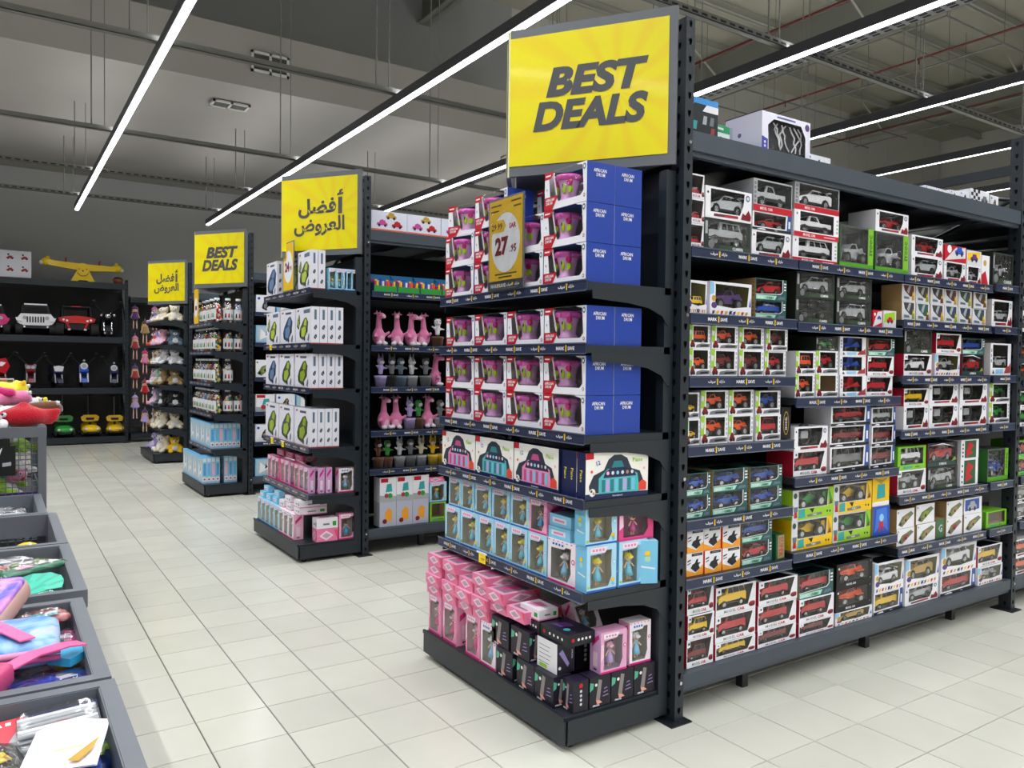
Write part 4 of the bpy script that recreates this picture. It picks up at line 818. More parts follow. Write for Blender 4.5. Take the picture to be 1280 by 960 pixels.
@cached
def drumbox(half=False):
    w, h, d = .285, .158, .145; b = MB(); q = MB(); F = F_front(w, d, h)
    win = [(-w/2+w*p[0], h*p[1]) for p in ((.10, .9), (.14, .30), (.30, .30), (.34, .18), (.86, .18), (.93, .30), (.90, .94), (.80, .97), (.76, .998), (.20, .998))]
    v, f = ring([(-w/2, 0), (w/2, 0), (w/2, h), (-w/2, h)], win); b.add([(p[0], 0, p[1]) for p in v], f, 'white')
    B = mat('drum_box_blue', '1f3f9e', .35)
    vv = [(-w/2, 0, 0), (w/2, 0, 0), (w/2, d, 0), (-w/2, d, 0), (-w/2, 0, h), (w/2, 0, h), (w/2, d, h), (-w/2, d, h)]
    b.add(vv, [(1, 2, 6, 5), (3, 0, 4, 7), (2, 3, 7, 6), (0, 3, 2, 1)], B)
    b.add([(-w/2, d*.45, h), (w/2, d*.45, h), (w/2, d, h), (-w/2, d, h)], [(0, 1, 2, 3)], B)
    g = 'b4b2b8'; e = .0015
    b.add([(-w/2+e, .001, h*.17), (w/2-e, .001, h*.17), (w/2-e, d-e, h*.17), (-w/2+e, d-e, h*.17), (-w/2+e, .001, h-e), (w/2-e, .001, h-e), (w/2-e, d-e, h-e), (-w/2+e, d-e, h-e)], [(0, 1, 2, 3), (3, 2, 6, 7), (0, 3, 7, 4), (1, 5, 6, 2)], P(g))
    q.fpoly(F, [(0, 0), (w*.2, 0), (w*.32, h*.29), (w*.3, h*.34), (0, h*.34)], 'red', .001); q.ftext(F, 'AFRICAN', w*.145, h*.26, h*.075, 'white', 'c', .03, shear=.2, maxw=w*.22, lift=.002); q.ftext(F, 'DRUM', w*.125, h*.17, h*.075, 'white', 'c', .03, shear=.2, maxw=w*.18, lift=.002)
    q.fpoly(F, [(0, h*.82), (w*.16, h*.82), (w*.24, h), (0, h)], 'red', .001); q.fpoly(F, [(w*.03, h*.89), (w*.15, h*.89), (w*.16, h*.93), (w*.03, h*.93)], 'white', .002)
    q.fcirc(F, w*.945, h*.88, w*.035, 'bluegrey', 10, ry=h*.08); q.fcirc(F, w*.945, h*.88, w*.018, 'white', 8, .0014, ry=h*.04); q.fcirc(F, w*.945, h*.16, w*.022, 'brick', 8, ry=h*.05); q.fcirc(F, w*.945, h*.16, w*.012, 'white', 8, .0014, ry=h*.028)
    q.ftext(F, '8', w*.06, h*.55, h*.08, 'grey')
    for R in (F_right(w, d, h), F_left(w, d, h)):
        q.ftext(R, 'AFRICAN', d*.46, h*.80, h*.09, 'white', 'c', .02, fitw=d*.46); q.ftext(R, 'DRUM', d*.48, h*.69, h*.09, 'white', 'c', .02, fitw=d*.3)
    fl = MB(); fl.add([(p[0], .0008, p[1]) for p in win], [tuple(t) for t in tessellate_polygon([[V((p[0], p[1], 0)) for p in win]])], PLASTIC_CLEAR)
    return [('carton', b.mesh('carton')), ('print', q.mesh('print')), ('window_film', fl.mesh('window_film')), ('toy_drum', drum_mesh(), [], (-.058, .0635, h*.17+.001))]
# ---- piano box
@cached
def pianobox(col):
    w, h, d = .335, .19, .055; b = closed(w, h, d, 'f2eee8', '1a2250', '1a2250'); q = MB(); F = F_front(w, d, h); c = 'e889b4' if col == 'pink' else '53b7bd'; c2 = 'c04a80' if col == 'pink' else '2b7d86'
    q.fpoly(F, [(0, 0), (w, 0), (w, h*.10), (0, h*.13)], '1a2250')
    q.fpoly(F, [(w*.06, h*.14), (w*.9, h*.12), (w*.93, h*.3), (w*.86, h*.55), (w*.72, h*.62), (w*.65, h*.85), (w*.55, h*.93), (w*.44, h*.93), (w*.35, h*.84), (w*.28, h*.62), (w*.12, h*.52), (w*.05, h*.3)], '2a3340')
    q.fpoly(F, [(w*.2, h*.12), (w*.86, h*.11), (w*.82, h*.5), (w*.66, h*.62), (w*.34, h*.64), (w*.2, h*.45)], c, .001); q.fpoly(F, [(w*.4, h*.66), (w*.6, h*.66), (w*.56, h*.8), (w*.44, h*.8)], c2, .001)
    q.fpoly(F, [(w*.27, h*.45), (w*.8, h*.45), (w*.76, h*.58), (w*.6, h*.66), (w*.4, h*.66), (w*.3, h*.58)], '20264a', .0014)
    for k in range(6): q.fcirc(F, w*(.34+.078*k), h*.545, h*.042, ['lpink', 'offwhite', 'sky', 'offwhite', 'kraft', 'offwhite'][k], 8, .0019)
    for k in range(8): q.fpoly(F, [(w*(.245+.068*k), h*.15), (w*(.30+.068*k), h*.15), (w*(.30+.068*k), h*.41), (w*(.245+.068*k), h*.41)], [c2, 'lilac', c2, 'cyan'][k % 4], .0016)
    q.fpoly(F, [(0, h*.86), (w*.12, h*.87), (w*.12, h), (0, h)], 'red', .001); q.ftext(F, 'Piano', w*.82, h*.8, h*.1, 'lime', 'c', .02, lift=.0016); q.fpoly(F, [(w*.84, h*.12), (w*.97, h*.12), (w*.97, h*.28), (w*.905, h*.36), (w*.84, h*.28)], 'e0452f', .002)
    q.fcirc(F, w*.1, h*.16, w*.05, 'white', 8, .002); q.fcirc(F, w*.085, h*.19, w*.018, 'brown', 6, .0024); q.fcirc(F, w*.12, h*.14, w*.02, 'gold', 6, .0024); q.ftext(F, '12', w*.19, h*.78, h*.1, 'blue', rot=.3, lift=.0016)
    q.fcirc(F, w*.09, h*.6, w*.02, 'orange', 6, .0014); q.fcirc(F, w*.93, h*.6, w*.02, 'lpink', 6, .0014); q.ftext(F, 'Entertainment', w*.5, h*.06, h*.035, 'white', lift=.0016)
    for R in (F_right(w, d, h), F_left(w, d, h)): q.ftext(R, 'Piano', d*.5, h*.5, d*.3, 'lemon', rot=-PI/2)
    return [('carton', b.mesh('carton')), ('print', q.mesh('print'))]
# ---- fairy / doll boxes
@cached
def fairy_mesh(hair, dress):
    b = MB(); hc, dc = plush(hair), mat('doll_'+dress, PAL.get(dress, dress), .4)
    b.lathe([(.001, .03), (.026, .03), (.018, .06), (.009, .085), (.011, .10), (.006, .108)], dc, n=10); b.ball((0, 0, .122), .019, 'skin', 10, 6); b.ball((0, .006, .129), (.024, .02, .022), hc, 10, 6)
    b.ball((0, -.018, .128), (.019, .008, .010), hc, 8, 5)
    for s in (-1, 1): b.tube((s*.01, 0, .098), (s*.032, -.006, .07), .0045, 'skin'); b.tube((s*.008, 0, .03), (s*.009, 0, .004), .005, 'skin'); b.ball((s*.007, -.018, .120), .0035, 'dark', 6, 4)
    b.tube((0, 0, .148), (0, 0, .165), .002, 'dark'); b.box(-.045, .045, -.004, .004, .163, .165, 'dark'); b.box(-.004, .004, -.03, .03, .163, .165, 'dark')
    return b.mesh('toy_doll')
@cached
def dollbox(kind, w, h, d, doll=True):
    fr, side, inner, hair, dress = dict(blue=('a9d6ee', '7cc4e6', 'c4bda8', 'lemon', 'cyan'), pinkwhite=('f6e8f0', 'f0b8d0', 'b5b0a8', 'white', 'sky'), pink=('ef8fb5', 'f0a9c6', 'c8b0b4', 'lpink', 'hot'), pinkblue=('f0a0c0', 'e889b4', 'a89c9c', 'brown', '3f9fd8'),
        rose=('d8437f', 'e86a9a', 'a03878', 'brown', 'magenta'), lilac=('e8a8cc', 'd8a8d8', 'b8a8b4', 'lpink', 'lilac'))[kind]
    def deco(q, F, w_, h_, *a):
        q.fpoly(F, [(0, 0), (w_, 0), (w_, h_*.05), (0, h_*.05)], '2b5fb0' if kind == 'blue' else 'hot'); q.fpoly(F, [(w_*.12, h_*.84), (w_*.62, h_*.84), (w_*.7, h_*.96), (w_*.1, h_*.96)], 'f2dcea' if kind == 'blue' else 'white', .001)
        for k in range(4): q.fpoly(F, [(w_*(.18+.11*k), h_*.875), (w_*(.25+.11*k), h_*.875), (w_*(.25+.11*k), h_*.925), (w_*(.18+.11*k), h_*.925)], 'pink' if kind != 'pinkwhite' else 'blue', .0016)
        q.fcirc(F, w_*.92, h_*.6, w_*.06, 'sky' if kind == 'blue' else 'hot', 8, .001); q.fcirc(F, w_*.92, h_*.6, w_*.035, 'white', 8, .0014)
        if kind == 'blue': q.fcirc(F, w_*.88, h_*.22, w_*.06, 'yellow', 8, .001); q.fcirc(F, w_*.88, h_*.13, w_*.05, 'cyan', 8, .001); q.fcirc(F, w_*.04, h_*.4, w_*.03, 'mint', 8, .001); q.fcirc(F, w_*.06, h_*.12, w_*.04, 'lime', 8, .001)
        elif kind in ('pink', 'rose', 'lilac'): q.fpoly(F, [(0, h_*.3), (w_*.12, h_*.4), (w_*.1, h_*.75), (0, h_*.7)], 'f7c6dc', .001)
        else:
            for k in range(6): q.fpoly(F, [(w_*(.02+.16*k), h_*.965), (w_*(.1+.16*k), h_*.965), (w_*(.06+.16*k), h_*.995)], 'hot', .001)
    def sdeco(q, w_, h_, d_):
        for R in (F_right(w_, d_, h_), F_left(w_, d_, h_)):
            if kind == 'blue': q.fcirc(R, d_*.5, h_*.7, d_*.14, 'yellow'); q.fcirc(R, d_*.5, h_*.58, d_*.16, 'mint'); q.fpoly(R, [(d_*.2, h_*.42), (d_*.9, h_*.36), (d_*.85, h_*.33), (d_*.2, h_*.38)], 'white')
            else: q.fpoly(R, [(d_*.3, h_*.15), (d_*.7, h_*.15), (d_*.7, h_*.5), (d_*.3, h_*.5)], 'f7d9e6'); q.fpoly(R, [(d_*.2, h_*.6), (d_*.85, h_*.85), (d_*.8, h_*.95), (d_*.2, h_*.75)], 'hot'); q.fpoly(R, [(d_*.35, h_*.06), (d_*.65, h_*.06), (d_*.65, h_*.1), (d_*.35, h_*.1)], 'dark')
    cb, pr, fl, z0 = carton(w, h, d, fr, [(.12, .09), (.72, .09), (.84, .3), (.82, .55), (.84, .88), (.66, .88), (.6, .82), (.12, .8)], side, inner, deco, (), sdeco)
    parts = [('carton', cb), ('print', pr), ('window_film', fl)]
    if doll:
        m = fairy_mesh(hair, dress).copy(); s = min(h*.7/.17, w*.6/.09); m.transform(Matrix.Translation((-w*.03, .030*min(s, d*.8/.06)+.002, h*.09)) @ Matrix.Diagonal((s*1.1, min(s, d*.8/.06), s, 1))); parts.append(('toy_doll', m))
    return parts
@cached
def flatbox(kind, w, h, d):
    """boxes lying flat: end face with wavy diamonds, window on top"""
    col = dict(pink='ef7fa8', white='efe6ee', blue='86c8e8', black='17161e')[kind]; b = closed(w, h, d, col, col, {'pink': 'e9a0c0', 'black': '262033'}.get(kind, col)); q = MB()
    for F, L in ((F_front(w, d, h), w), (F_right(w, d, h), d), (F_left(w, d, h), d)):
        if kind == 'pink': q.fpoly(F, [(L*.12, h*.5), (L*.45, h*.93), (L*.8, h*.5), (L*.45, h*.07)], 'f4d6e2'); q.fpoly(F, [(L*.25, h*.5), (L*.45, h*.75), (L*.68, h*.5), (L*.45, h*.25)], 'c9a0b4', .001); q.fpoly(F, [(L*.82, h*.95), (L*.99, h*.95), (L*.99, h*.1), (L*.9, h*.5)], 'e8506f')
        elif kind == 'black': q.fcirc(F, L*.2, h*.5, h*.16, 'red'); [q.fcirc(F, L*(.4+.14*k), h*.5, h*.12, 'white') for k in range(4)]
        elif kind == 'white': q.fpoly(F, [(0, 0), (L, 0), (L, h*.12), (0, h*.12)], 'pink'); q.fpoly(F, [(L*.3, h*.4), (L*.6, h*.4), (L*.6, h*.55), (L*.3, h*.55)], 'grey'); q.fpoly(F, [(L*.75, h*.3), (L*.92, h*.3), (L*.92, h*.7), (L*.75, h*.7)], 'green')
        else: q.fpoly(F, [(L*.15, h*.3), (L*.8, h*.3), (L*.8, h*.75), (L*.15, h*.75)], 'd8e6f6'); q.fpoly(F, [(L*.25, h*.42), (L*.7, h*.42), (L*.7, h*.6), (L*.25, h*.6)], 'pink', .001)
    T = F_top(w, d, h)
    if kind == 'pink': q.fpoly(T, [(w*.15, d*.1), (w*.85, d*.1), (w*.85, d*.8), (w*.15, d*.8)], '8e6f80'); q.fpoly(T, [(w*.3, d*.2), (w*.55, d*.3), (w*.7, d*.6), (w*.45, d*.7)], 'hot', .001)
    if kind == 'black': q.fpoly(T, [(w*.2, d*.2), (w*.5, d*.3), (w*.6, d*.7), (w*.3, d*.7)], 'purple'); q.fcirc(T, w*.7, d*.3, w*.08, 'teal', 8)
    if kind == 'white': q.fpoly(T, [(w*.1, d*.2), (w*.6, d*.25), (w*.8, d*.7), (w*.3, d*.8)], 'pink')
    return [('carton', b.mesh('carton')), ('print', q.mesh('print'))]
@cached
def dronebox(w, h, d, var):
    b = closed(w, h, d, '1b1723', '1f1a28', '262033'); q = MB(); faces = [(F_front(w, d, h), w), (F_right(w, d, h), d), (F_left(w, d, h), d)]
    for i, (F, L) in enumerate(faces):
        v = (var+i) % 3
        if v == 2: q.fcirc(F, L*.5, h*.85, L*.13, 'red'); [q.fcirc(F, L*.5, h*(.25+.14*k), L*.08, 'offwhite') for k in range(4)]
        else:
            q.fpoly(F, [(L*.42, h*.9), (L*.58, h*.86), (L*.48, h*.2), (L*.3, h*.25)], '8d8382'); q.fpoly(F, [(L*.3, h*.25), (L*.5, h*.2), (L*.6, h*.12), (L*.35, h*.1)], 'e8a090', .001); q.fpoly(F, [(0, h*.55), (L*.16, h*.62), (L*.2, h*.8), (L*.02, h*.85)], '55b08f'); q.fcirc(F, L*.3, h*.74, L*.06, 'white', 8, .001)
            for k in range(3): q.fpoly(F, [(L*(.62+.03*k), h*(.3+.12*k)), (L*(.9-.03*k), h*(.33+.12*k)), (L*(.88-.03*k), h*(.36+.12*k)), (L*(.63+.03*k), h*(.33+.12*k))], '9a86c0')
            q.ftext(F, 'SYRCHA', L*.3, h*.07, h*.06, 'white', 'c', .05, maxw=L*.4, lift=.002)
    return [('carton', b.mesh('carton')), ('print', q.mesh('print'))]
@cached
def whiteside(w, h, d):
    b = closed(w, h, d, 'e8e6ea', '1f1a28', '262033'); q = MB(); F = F_front(w, d, h)
    for k in range(5): q.fpoly(F, [(w*.1, h*(.2+.14*k)), (w*(.6+.05*(k % 3)), h*(.2+.14*k)), (w*(.6+.05*(k % 3)), h*(.22+.14*k)), (w*.1, h*(.22+.14*k))], 'grey')
    q.fpoly(F, [(w*.12, h*.05), (w*.5, h*.05), (w*.5, h*.16), (w*.12, h*.16)], 'lime'); R = F_right(w, d, h); q.fpoly(R, [(d*.1, h*.7), (d*.3, h*.8), (d*.7, h*.3), (d*.6, h*.2)], '9a86c0'); q.fcirc(R, d*.15, h*.2, d*.08, 'offwhite'); q.ftext(R, 'SYRCHA', d*.85, h*.6, d*.08, 'white', rot=-PI/2)
    return [('carton', b.mesh('carton')), ('print', q.mesh('print'))]
@cached
def bigwindow(w, h, d):   # box of the toy with white cracks on top of the rack
    def deco(q, F, w_, h_, *a): q.fpoly(F, [(w_*.3, h_*.91), (w_*.68, h_*.91), (w_*.68, h_*.95), (w_*.3, h_*.95)], '5a5a9a'); q.fpoly(F, [(0, 0), (w_*.12, 0), (w_*.12, h_*.36), (0, h_*.42)], '4a48b0'); q.fcirc(F, w_*.93, h_*.86, w_*.05, 'purple', 8); [q.fcirc(F, w_*.06, h_*(.1+.09*k), w_*.02, 'white', 6, .0014) for k in range(3)]
    def sd(q, w_, h_, d_): R = F_left(w_, d_, h_); q.fcirc(R, d_*.4, h_*.55, d_*.05, '6a6a80'); q.fpoly(R, [(d_*.1, h_*.5), (d_*.2, h_*.5), (d_*.2, h_*.8), (d_*.1, h_*.8)], 'c9c9dc')
    cb, pr, fl, z0 = carton(w, h, d, 'e4e2f2', [(.14, .1), (.9, .1), (.9, .6), (.8, .86), (.24, .86), (.12, .7)], 'e0def0', '14161a', deco, (), sd)
    m = car_mesh('monster', 'silver').copy(); L = w*.62; m.transform(Matrix.Translation((0, d*.45, h*.1)) @ Matrix.Diagonal((L, L*.7, L*1.2, 1)))
    k = MB(); k.box(-w*.42, w*.42, .033, .036, h*.1, h*.95, '101216')
    random.seed(3)
    for i in range(9):
        x = -w*.34+i*w*.085; pts = [(x, .03, h*.84)]
        for j in range(5): pts.append((pts[-1][0]+random.uniform(-.03, .03), .03, pts[-1][2]-h*.12))
        k.path(pts, .0045, 'white', 4)
    return [('carton', cb), ('print', pr), ('window_film', fl), ('backing_print', k.mesh('backing_print'))]
G1=[
('left',1,2.045,[(2.497,2.586,[(0.106,'mc','suv','red'),(0.107,'mc','suv','red'),(0.107,'mc','suv','red')]),(2.591,2.894,[(0.142,'climb','jeep','silver'),(0.138,'steer','sports','silver')]),(2.906,3.187,[(0.123,'steer','sports','silver'),(0.085,'bluerig','buggy','red'),(0.149,'midel','pickup','silver')])]),
('middle',1,2.045,[(3.201,3.555,[(0.122,'jeep','jeep','white'),(0.129,'jeep','pickup','white'),(0.132,'midel','sports','white')]),(3.569,3.861,[(0.217,'green','buggy','silver')]),(3.876,4.186,[(0.214,'green','buggy','silver'),(0.115,'steer','buggy','red')])]),
('right',1,2.045,[(4.226,4.548,[(0.121,'steer','sports','silver'),(0.111,'steer','buggy','red')]),(4.566,4.807,[(0.116,'steer','buggy','silver'),(0.093,'redprint','','')]),(4.817,4.985,[(0.11,'steer','buggy','silver'),(0.09,'yprint','','')]),(4.995,5.092,[(0.184,'wprint','','')])]),
('left',2,1.76,[(2.504,2.618,[(0.147,'comic','jeep','yellow')]),(2.634,2.909,[(0.151,'comic','buggy','purple')]),(2.937,3.161,[(0.086,'sport','suv','blue'),(0.101,'sport','sports','red')])]),
('middle',2,1.75,[(3.229,3.534,[(0.142,'climb','buggy','black'),(0.142,'climb','sports','silver')]),(3.547,3.852,[(0.152,'climb','sports','silver'),(0.131,'climb','sports','silver')]),(3.866,3.954,[(0.093,'redprint','','')]),(3.969,4.09,[(0.095,'gyprint','','')])]),
('right',2,1.8,[(4.143,4.278,[(0.115,'robot','','0'),(0.105,'robot','','3')]),(4.283,4.423,[(0.116,'robot','','1'),(0.108,'robot','','4')]),(4.429,4.574,[(0.118,'robot','','2'),(0.11,'robot','','5')]),(4.58,4.73,[(0.121,'robot','','3'),(0.111,'robot','','6')]),(4.736,4.892,[(0.123,'robot','','4'),(0.114,'robot','','7')]),(4.899,5.061,[(0.125,'robot','','5'),(0.116,'robot','','8')])]),
('left',3,1.49,[(2.511,2.641,[(0.12,'off','monster','orange'),(0.104,'off','jeep','orange')]),(2.646,2.819,[(0.122,'off','monster','darkred'),(0.107,'off','monster','orange')]),(2.83,3.001,[(0.126,'off','monster','darkred'),(0.11,'off','monster','orange')]),(3.013,3.17,[(0.129,'off','monster','red'),(0.114,'off','monster','darkred')])]),
('middle',3,1.385,[(3.235,3.39,[(0.114,'off','monster','orange'),(0.114,'off','jeep','orange')]),(3.397,3.58,[(0.116,'off','','kraft'),(0.117,'off','monster','red'),(0.068,'climb','buggy','green')]),(3.594,3.823,[(0.112,'wing','wing','red'),(0.099,'wing','wing','blue'),(0.099,'wing','wing','blue')]),(3.83,4.075,[(0.107,'mc','suv','red'),(0.107,'mc','suv','red'),(0.094,'sport','sports','red')])]),
('right',3,1.495,[(4.171,4.456,[(0.121,'mc','sports','white'),(0.138,'climb','buggy','black')]),(4.499,4.772,[(0.13,'comic','buggy','silver'),(0.116,'mc','suv','red')]),(4.79,5.054,[(0.13,'superior','sports','red'),(0.097,'sport','suv','blue')])]),
('left',4,1.187,[(2.499,2.583,[(0.116,'off','monster','yellow'),(0.115,'off','monster','yellow')]),(2.593,2.769,[(0.126,'off','monster','orange'),(0.114,'off','monster','orange')]),(2.774,2.943,[(0.126,'off','monster','orange'),(0.114,'off','monster','orange')]),(2.954,3.133,[(0.122,'off','suv','red'),(0.113,'off','monster','blue')]),(3.144,3.216,[(0.154,'blackprint','','')])]),
('middle',4,1.0,[(3.235,3.501,[(0.124,'mc','suv','red'),(0.119,'steer','wheel','')]),(3.527,3.868,[(0.129,'bluerig','van','grey'),(0.108,'bluerig','suv','darkred'),(0.099,'bluerig','jeep','red')]),(3.882,4.108,[(0.118,'bluerig','suv','darkred'),(0.108,'bluerig','suv','darkred'),(0.099,'bluerig','jeep','silver')])]),
('right',4,1.195,[(4.184,4.437,[(0.131,'steer','wheel',''),(0.098,'mc','suv','yellow')]),(4.445,4.761,[(0.135,'steer','wheel',''),(0.116,'steer','wheel','')]),(4.778,5.101,[(0.132,'steer','wheel',''),(0.121,'steer','wheel','')])]),
('left',5,0.865,[(2.507,2.658,[(0.099,'sport','buggy','blue'),(0.1,'sport','buggy','blue')]),(2.673,2.908,[(0.103,'sport','buggy','blue'),(0.102,'sport','buggy','blue')]),(2.924,3.155,[(0.103,'sport','buggy','blue'),(0.099,'sport','buggy','blue')])]),
('middle',5,0.635,[(3.235,3.562,[(0.149,'hero','formula','yellow'),(0.148,'hero','formula','green')]),(3.567,3.898,[(0.148,'hero','formula','green'),(0.155,'hero','formula','yellow')]),(3.911,4.069,[(0.157,'bprint','',''),(0.156,'y2print','','')])]),
('right',5,0.835,[(4.145,4.429,[(0.135,'mc','monster','silver'),(0.131,'greenframe','jeep','white')]),(4.445,4.77,[(0.132,'climb','sports','silver'),(0.14,'superior','sports','red')]),(4.805,5.013,[(0.161,'side','',''),(0.116,'side','','')])]),
('left',6,0.61,[(2.518,2.623,[(0.107,'cow','',''),(0.106,'cow','','')]),(2.628,2.737,[(0.108,'cow','',''),(0.109,'cow','','')]),(2.742,2.861,[(0.103,'cow','',''),(0.107,'cow','','')]),(2.877,3.093,[(0.11,'sport','sports','red'),(0.102,'sport','suv','blue')]),(3.115,3.181,[(0.121,'super','','')])]),
('right',6,0.55,[(4.149,4.326,[(0.095,'army','',''),(0.108,'army','','')]),(4.342,4.536,[(0.102,'army','',''),(0.111,'army','','')]),(4.553,4.64,[(0.113,'greenp','','')]),(4.657,4.839,[(0.105,'army','',''),(0.101,'army','','')]),(4.857,5.068,[(0.109,'army','',''),(0.098,'bluep','','')])]),
('base',0,0.215,[(2.529,2.697,[(0.126,'mc','suv','darkred'),(0.108,'mc','suv','yellow'),(0.13,'mc','suv','red')]),(2.711,2.984,[(0.075,'mc','suv','yellow'),(0.123,'mc','suv','red'),(0.131,'mc','suv','yellow')]),(3.0,3.287,[(0.082,'mc','suv','darkred'),(0.117,'mc','suv','red'),(0.117,'mc','suv','red')]),(3.304,3.584,[(0.065,'mc','suv','darkred'),(0.118,'mc','suv','red'),(0.122,'sport','suv','red')]),(3.602,3.922,[(0.068,'comic','sports','gold'),(0.123,'black','buggy','orange'),(0.128,'black','buggy','orange')]),(3.942,4.22,[(0.116,'bluerig','suv','yellow'),(0.164,'comic','sports','white')]),(4.242,4.587,[(0.101,'steer','sports','silver'),(0.162,'comic','sports','gold')]),(4.611,5.009,[(0.121,'bluerig','suv','red'),(0.165,'comic','sports','white')]),(5.044,5.347,[(0.111,'comic','buggy','silver'),(0.127,'mc','suv','yellow')])])]
# ================================================================== STOCK ON THE NEAREST RACK (facing -Y)
RGB_WORD = dict(purple='purple', orange='orange', darkred='dark red', red='red', blue='blue', yellow='yellow', silver='silver', white='white', black='black', green='green', gold='gold', grey='grey')
PRT = dict(redprint='closed red printed toy box', yprint='yellow printed toy box', gyprint='green printed toy box', wprint='narrow white toy box', blackprint='narrow black box with gold oval',
    bprint='narrow blue printed toy box', y2print='narrow yellow printed toy box', side='narrow green and red box', cow='white box with black figure print', super='tan SUPER box on its side', army='white box with army vehicles',
    greenp='small green square box', bluep='white box with blue panel', robot='white-cornered robot toy box')
def shorten(l):
    for a in ('toy ', ' window', 'far ', ' single,', ' print', ' section', 'white ', ' box'):
        if len(l.split()) <= 16: break
        l = l.replace(a, '', 1)
    return l
def describe(style, car, col):
    if style in PRT: return PRT[style]
    if not car: return 'brown cardboard-backed turned toy box'
    if car == 'wheel': return 'toy steering wheel in white box'
    return f'{RGB_WORD.get(col, col)} toy {CAR_W[car]} in {STY[style][5]}'
TOPZ = {'left': [2.43, 2.0, 1.715, 1.44, 1.14, .815], 'middle': [2.43, 2.0, 1.705, 1.34, .955], 'right': [2.43, 2.0, 1.755, 1.45, 1.15, .79]}
TOPZ = {k: [2.428]+[v-.0 for v in w[1:]] for k, w in TOPZ.items()}
for sec, n, z, cols in G1:
    ncol = len(cols); zb_ = (z if n else .2015)+.001; lim = TOPZ[sec][n-1]-zb_ if n else 9
    for i, (x0, x1, items) in enumerate(cols):
        zz = zb_; tot = sum(q[0] for q in items); kf = min(1, lim/tot); items = [(q[0]*kf,)+tuple(q[1:]) for q in items]
        for j, (h, style, car, col) in enumerate(items):
            zz0 = zz; w = round(x1-x0-.002, 3); hh = round(h-.001, 3); dep = .16 if style in STY else .12
            if style in ('midel',): dep = .2
            if style == 'robot': parts = printed('robot', w, hh, .12, int(car or 0)+int(col) if False else (int(col)*2+j) % 12)
            elif style == 'army': parts = printed('army', w, hh, .12, (i+j) % 3)
            elif style in PRT: parts = printed(style, w, hh, .14)
            elif style == 'off' and col == 'kraft': parts = carbox('off', '', '', w, hh, .14)
            else: parts = carbox(style, car, col or 'dark', w, hh, dep)
            tier = 'only tier' if len(items) == 1 else ('top' if j == len(items)-1 else ('bottom' if j == 0 else 'middle'))
            tw = {'only tier': 'single', 'top': 'top', 'bottom': 'bottom', 'middle': 'middle'}[tier]
            pos = ['far left', 'second from left', 'third', 'fourth', 'fifth', 'sixth', 'seventh', 'eighth', 'ninth'][i] if ncol > 3 else ['left', 'centre', 'right'][i]
            where = f'{tw}, {pos}, lowest shelf' if n == 0 else f'{tw}, {pos}, {sec} section shelf {["", "one", "two", "three", "four", "five", "six"][n]}'
            put('boxed_toy' if (style in PRT or not car) else ('boxed_toy_steering_wheel' if car == 'wheel' else 'boxed_toy_vehicle'), parts, shorten(describe(style, car, col)+', '+where), 'toy box',
                ((x0+x1)/2+random.uniform(-.0005, .0005), 2.412+random.uniform(0, .008), zz), random.uniform(-.004, .004) if w > .1 else 0, f'boxes on the {sec} section, shelf {n}' if n else 'boxes on the lowest shelf')
            zz = zz0+h
# narrow section before the second upright and the next bay beyond it
DSEC = [(5.12, 2.06, [('climb', 'buggy', 'silver', .2)]), (5.12, 1.8, [('steer', 'sports', 'silver', .17), ]), (5.12, 1.5, [('wing', 'sports', 'silver', .2)]), (5.12, 1.2, [('off', 'buggy', 'green', .13), ('off', 'monster', 'green', .12)]),
        (5.12, .84, [('green', 'buggy', 'blue', .2)]), (5.12, .55, [('greenframe', '', '', .1), ])]
for k, (x, z, it) in enumerate(DSEC):
    zz = z+.001
    for j, (st, car, col, h) in enumerate(it):
        put('boxed_toy_vehicle' if car else 'boxed_toy', carbox(st, car, col or 'dark', .26, h-.001, .14), shorten(f'{describe(st, car, col)}, just left of far upright, {["top", "second", "third", "fourth", "fifth", "sixth"][k]} shelf{" upper" if j else ""}'.replace('cardboard-backed turned ', '')), 'toy box', (x+.135, 2.414, zz), 0, 'boxes beside the far upright'); zz += h
for k, (z, row) in enumerate([(2.05, ['climb', 'steer', 'green']), (1.78, ['mc', 'climb', 'steer']), (1.47, ['superior', 'comic', 'mc']), (1.17, ['mc', 'hero', 'off']), (.85, ['greenframe', 'bluerig', 'mc']), (.56, ['bluerig', 'mc', 'sport']), (.202, ['steer', 'comic', 'mc'])]):
    for i, st in enumerate(row):
        car = ['suv', 'sports', 'buggy'][(i+k) % 3] if st != 'hero' else 'formula'; col = ['red', 'silver', 'orange', 'green'][(i*2+k) % 4]
        if st == 'hero': col = 'yellow'
        zz = z+.001
        for j in range(2): put('boxed_toy_vehicle', carbox(st, car, col, .285, .113, .16), shorten(f'{describe(st, car, col)}, {["lower", "upper"][j]}, {ORD[i]} past far upright, {["top","second","third","fourth","fifth","sixth","lowest"][k]} shelf'), 'toy box', (5.64+i*.29, 2.415, zz), 0, 'boxes in the bay past the far upright'); zz += .114
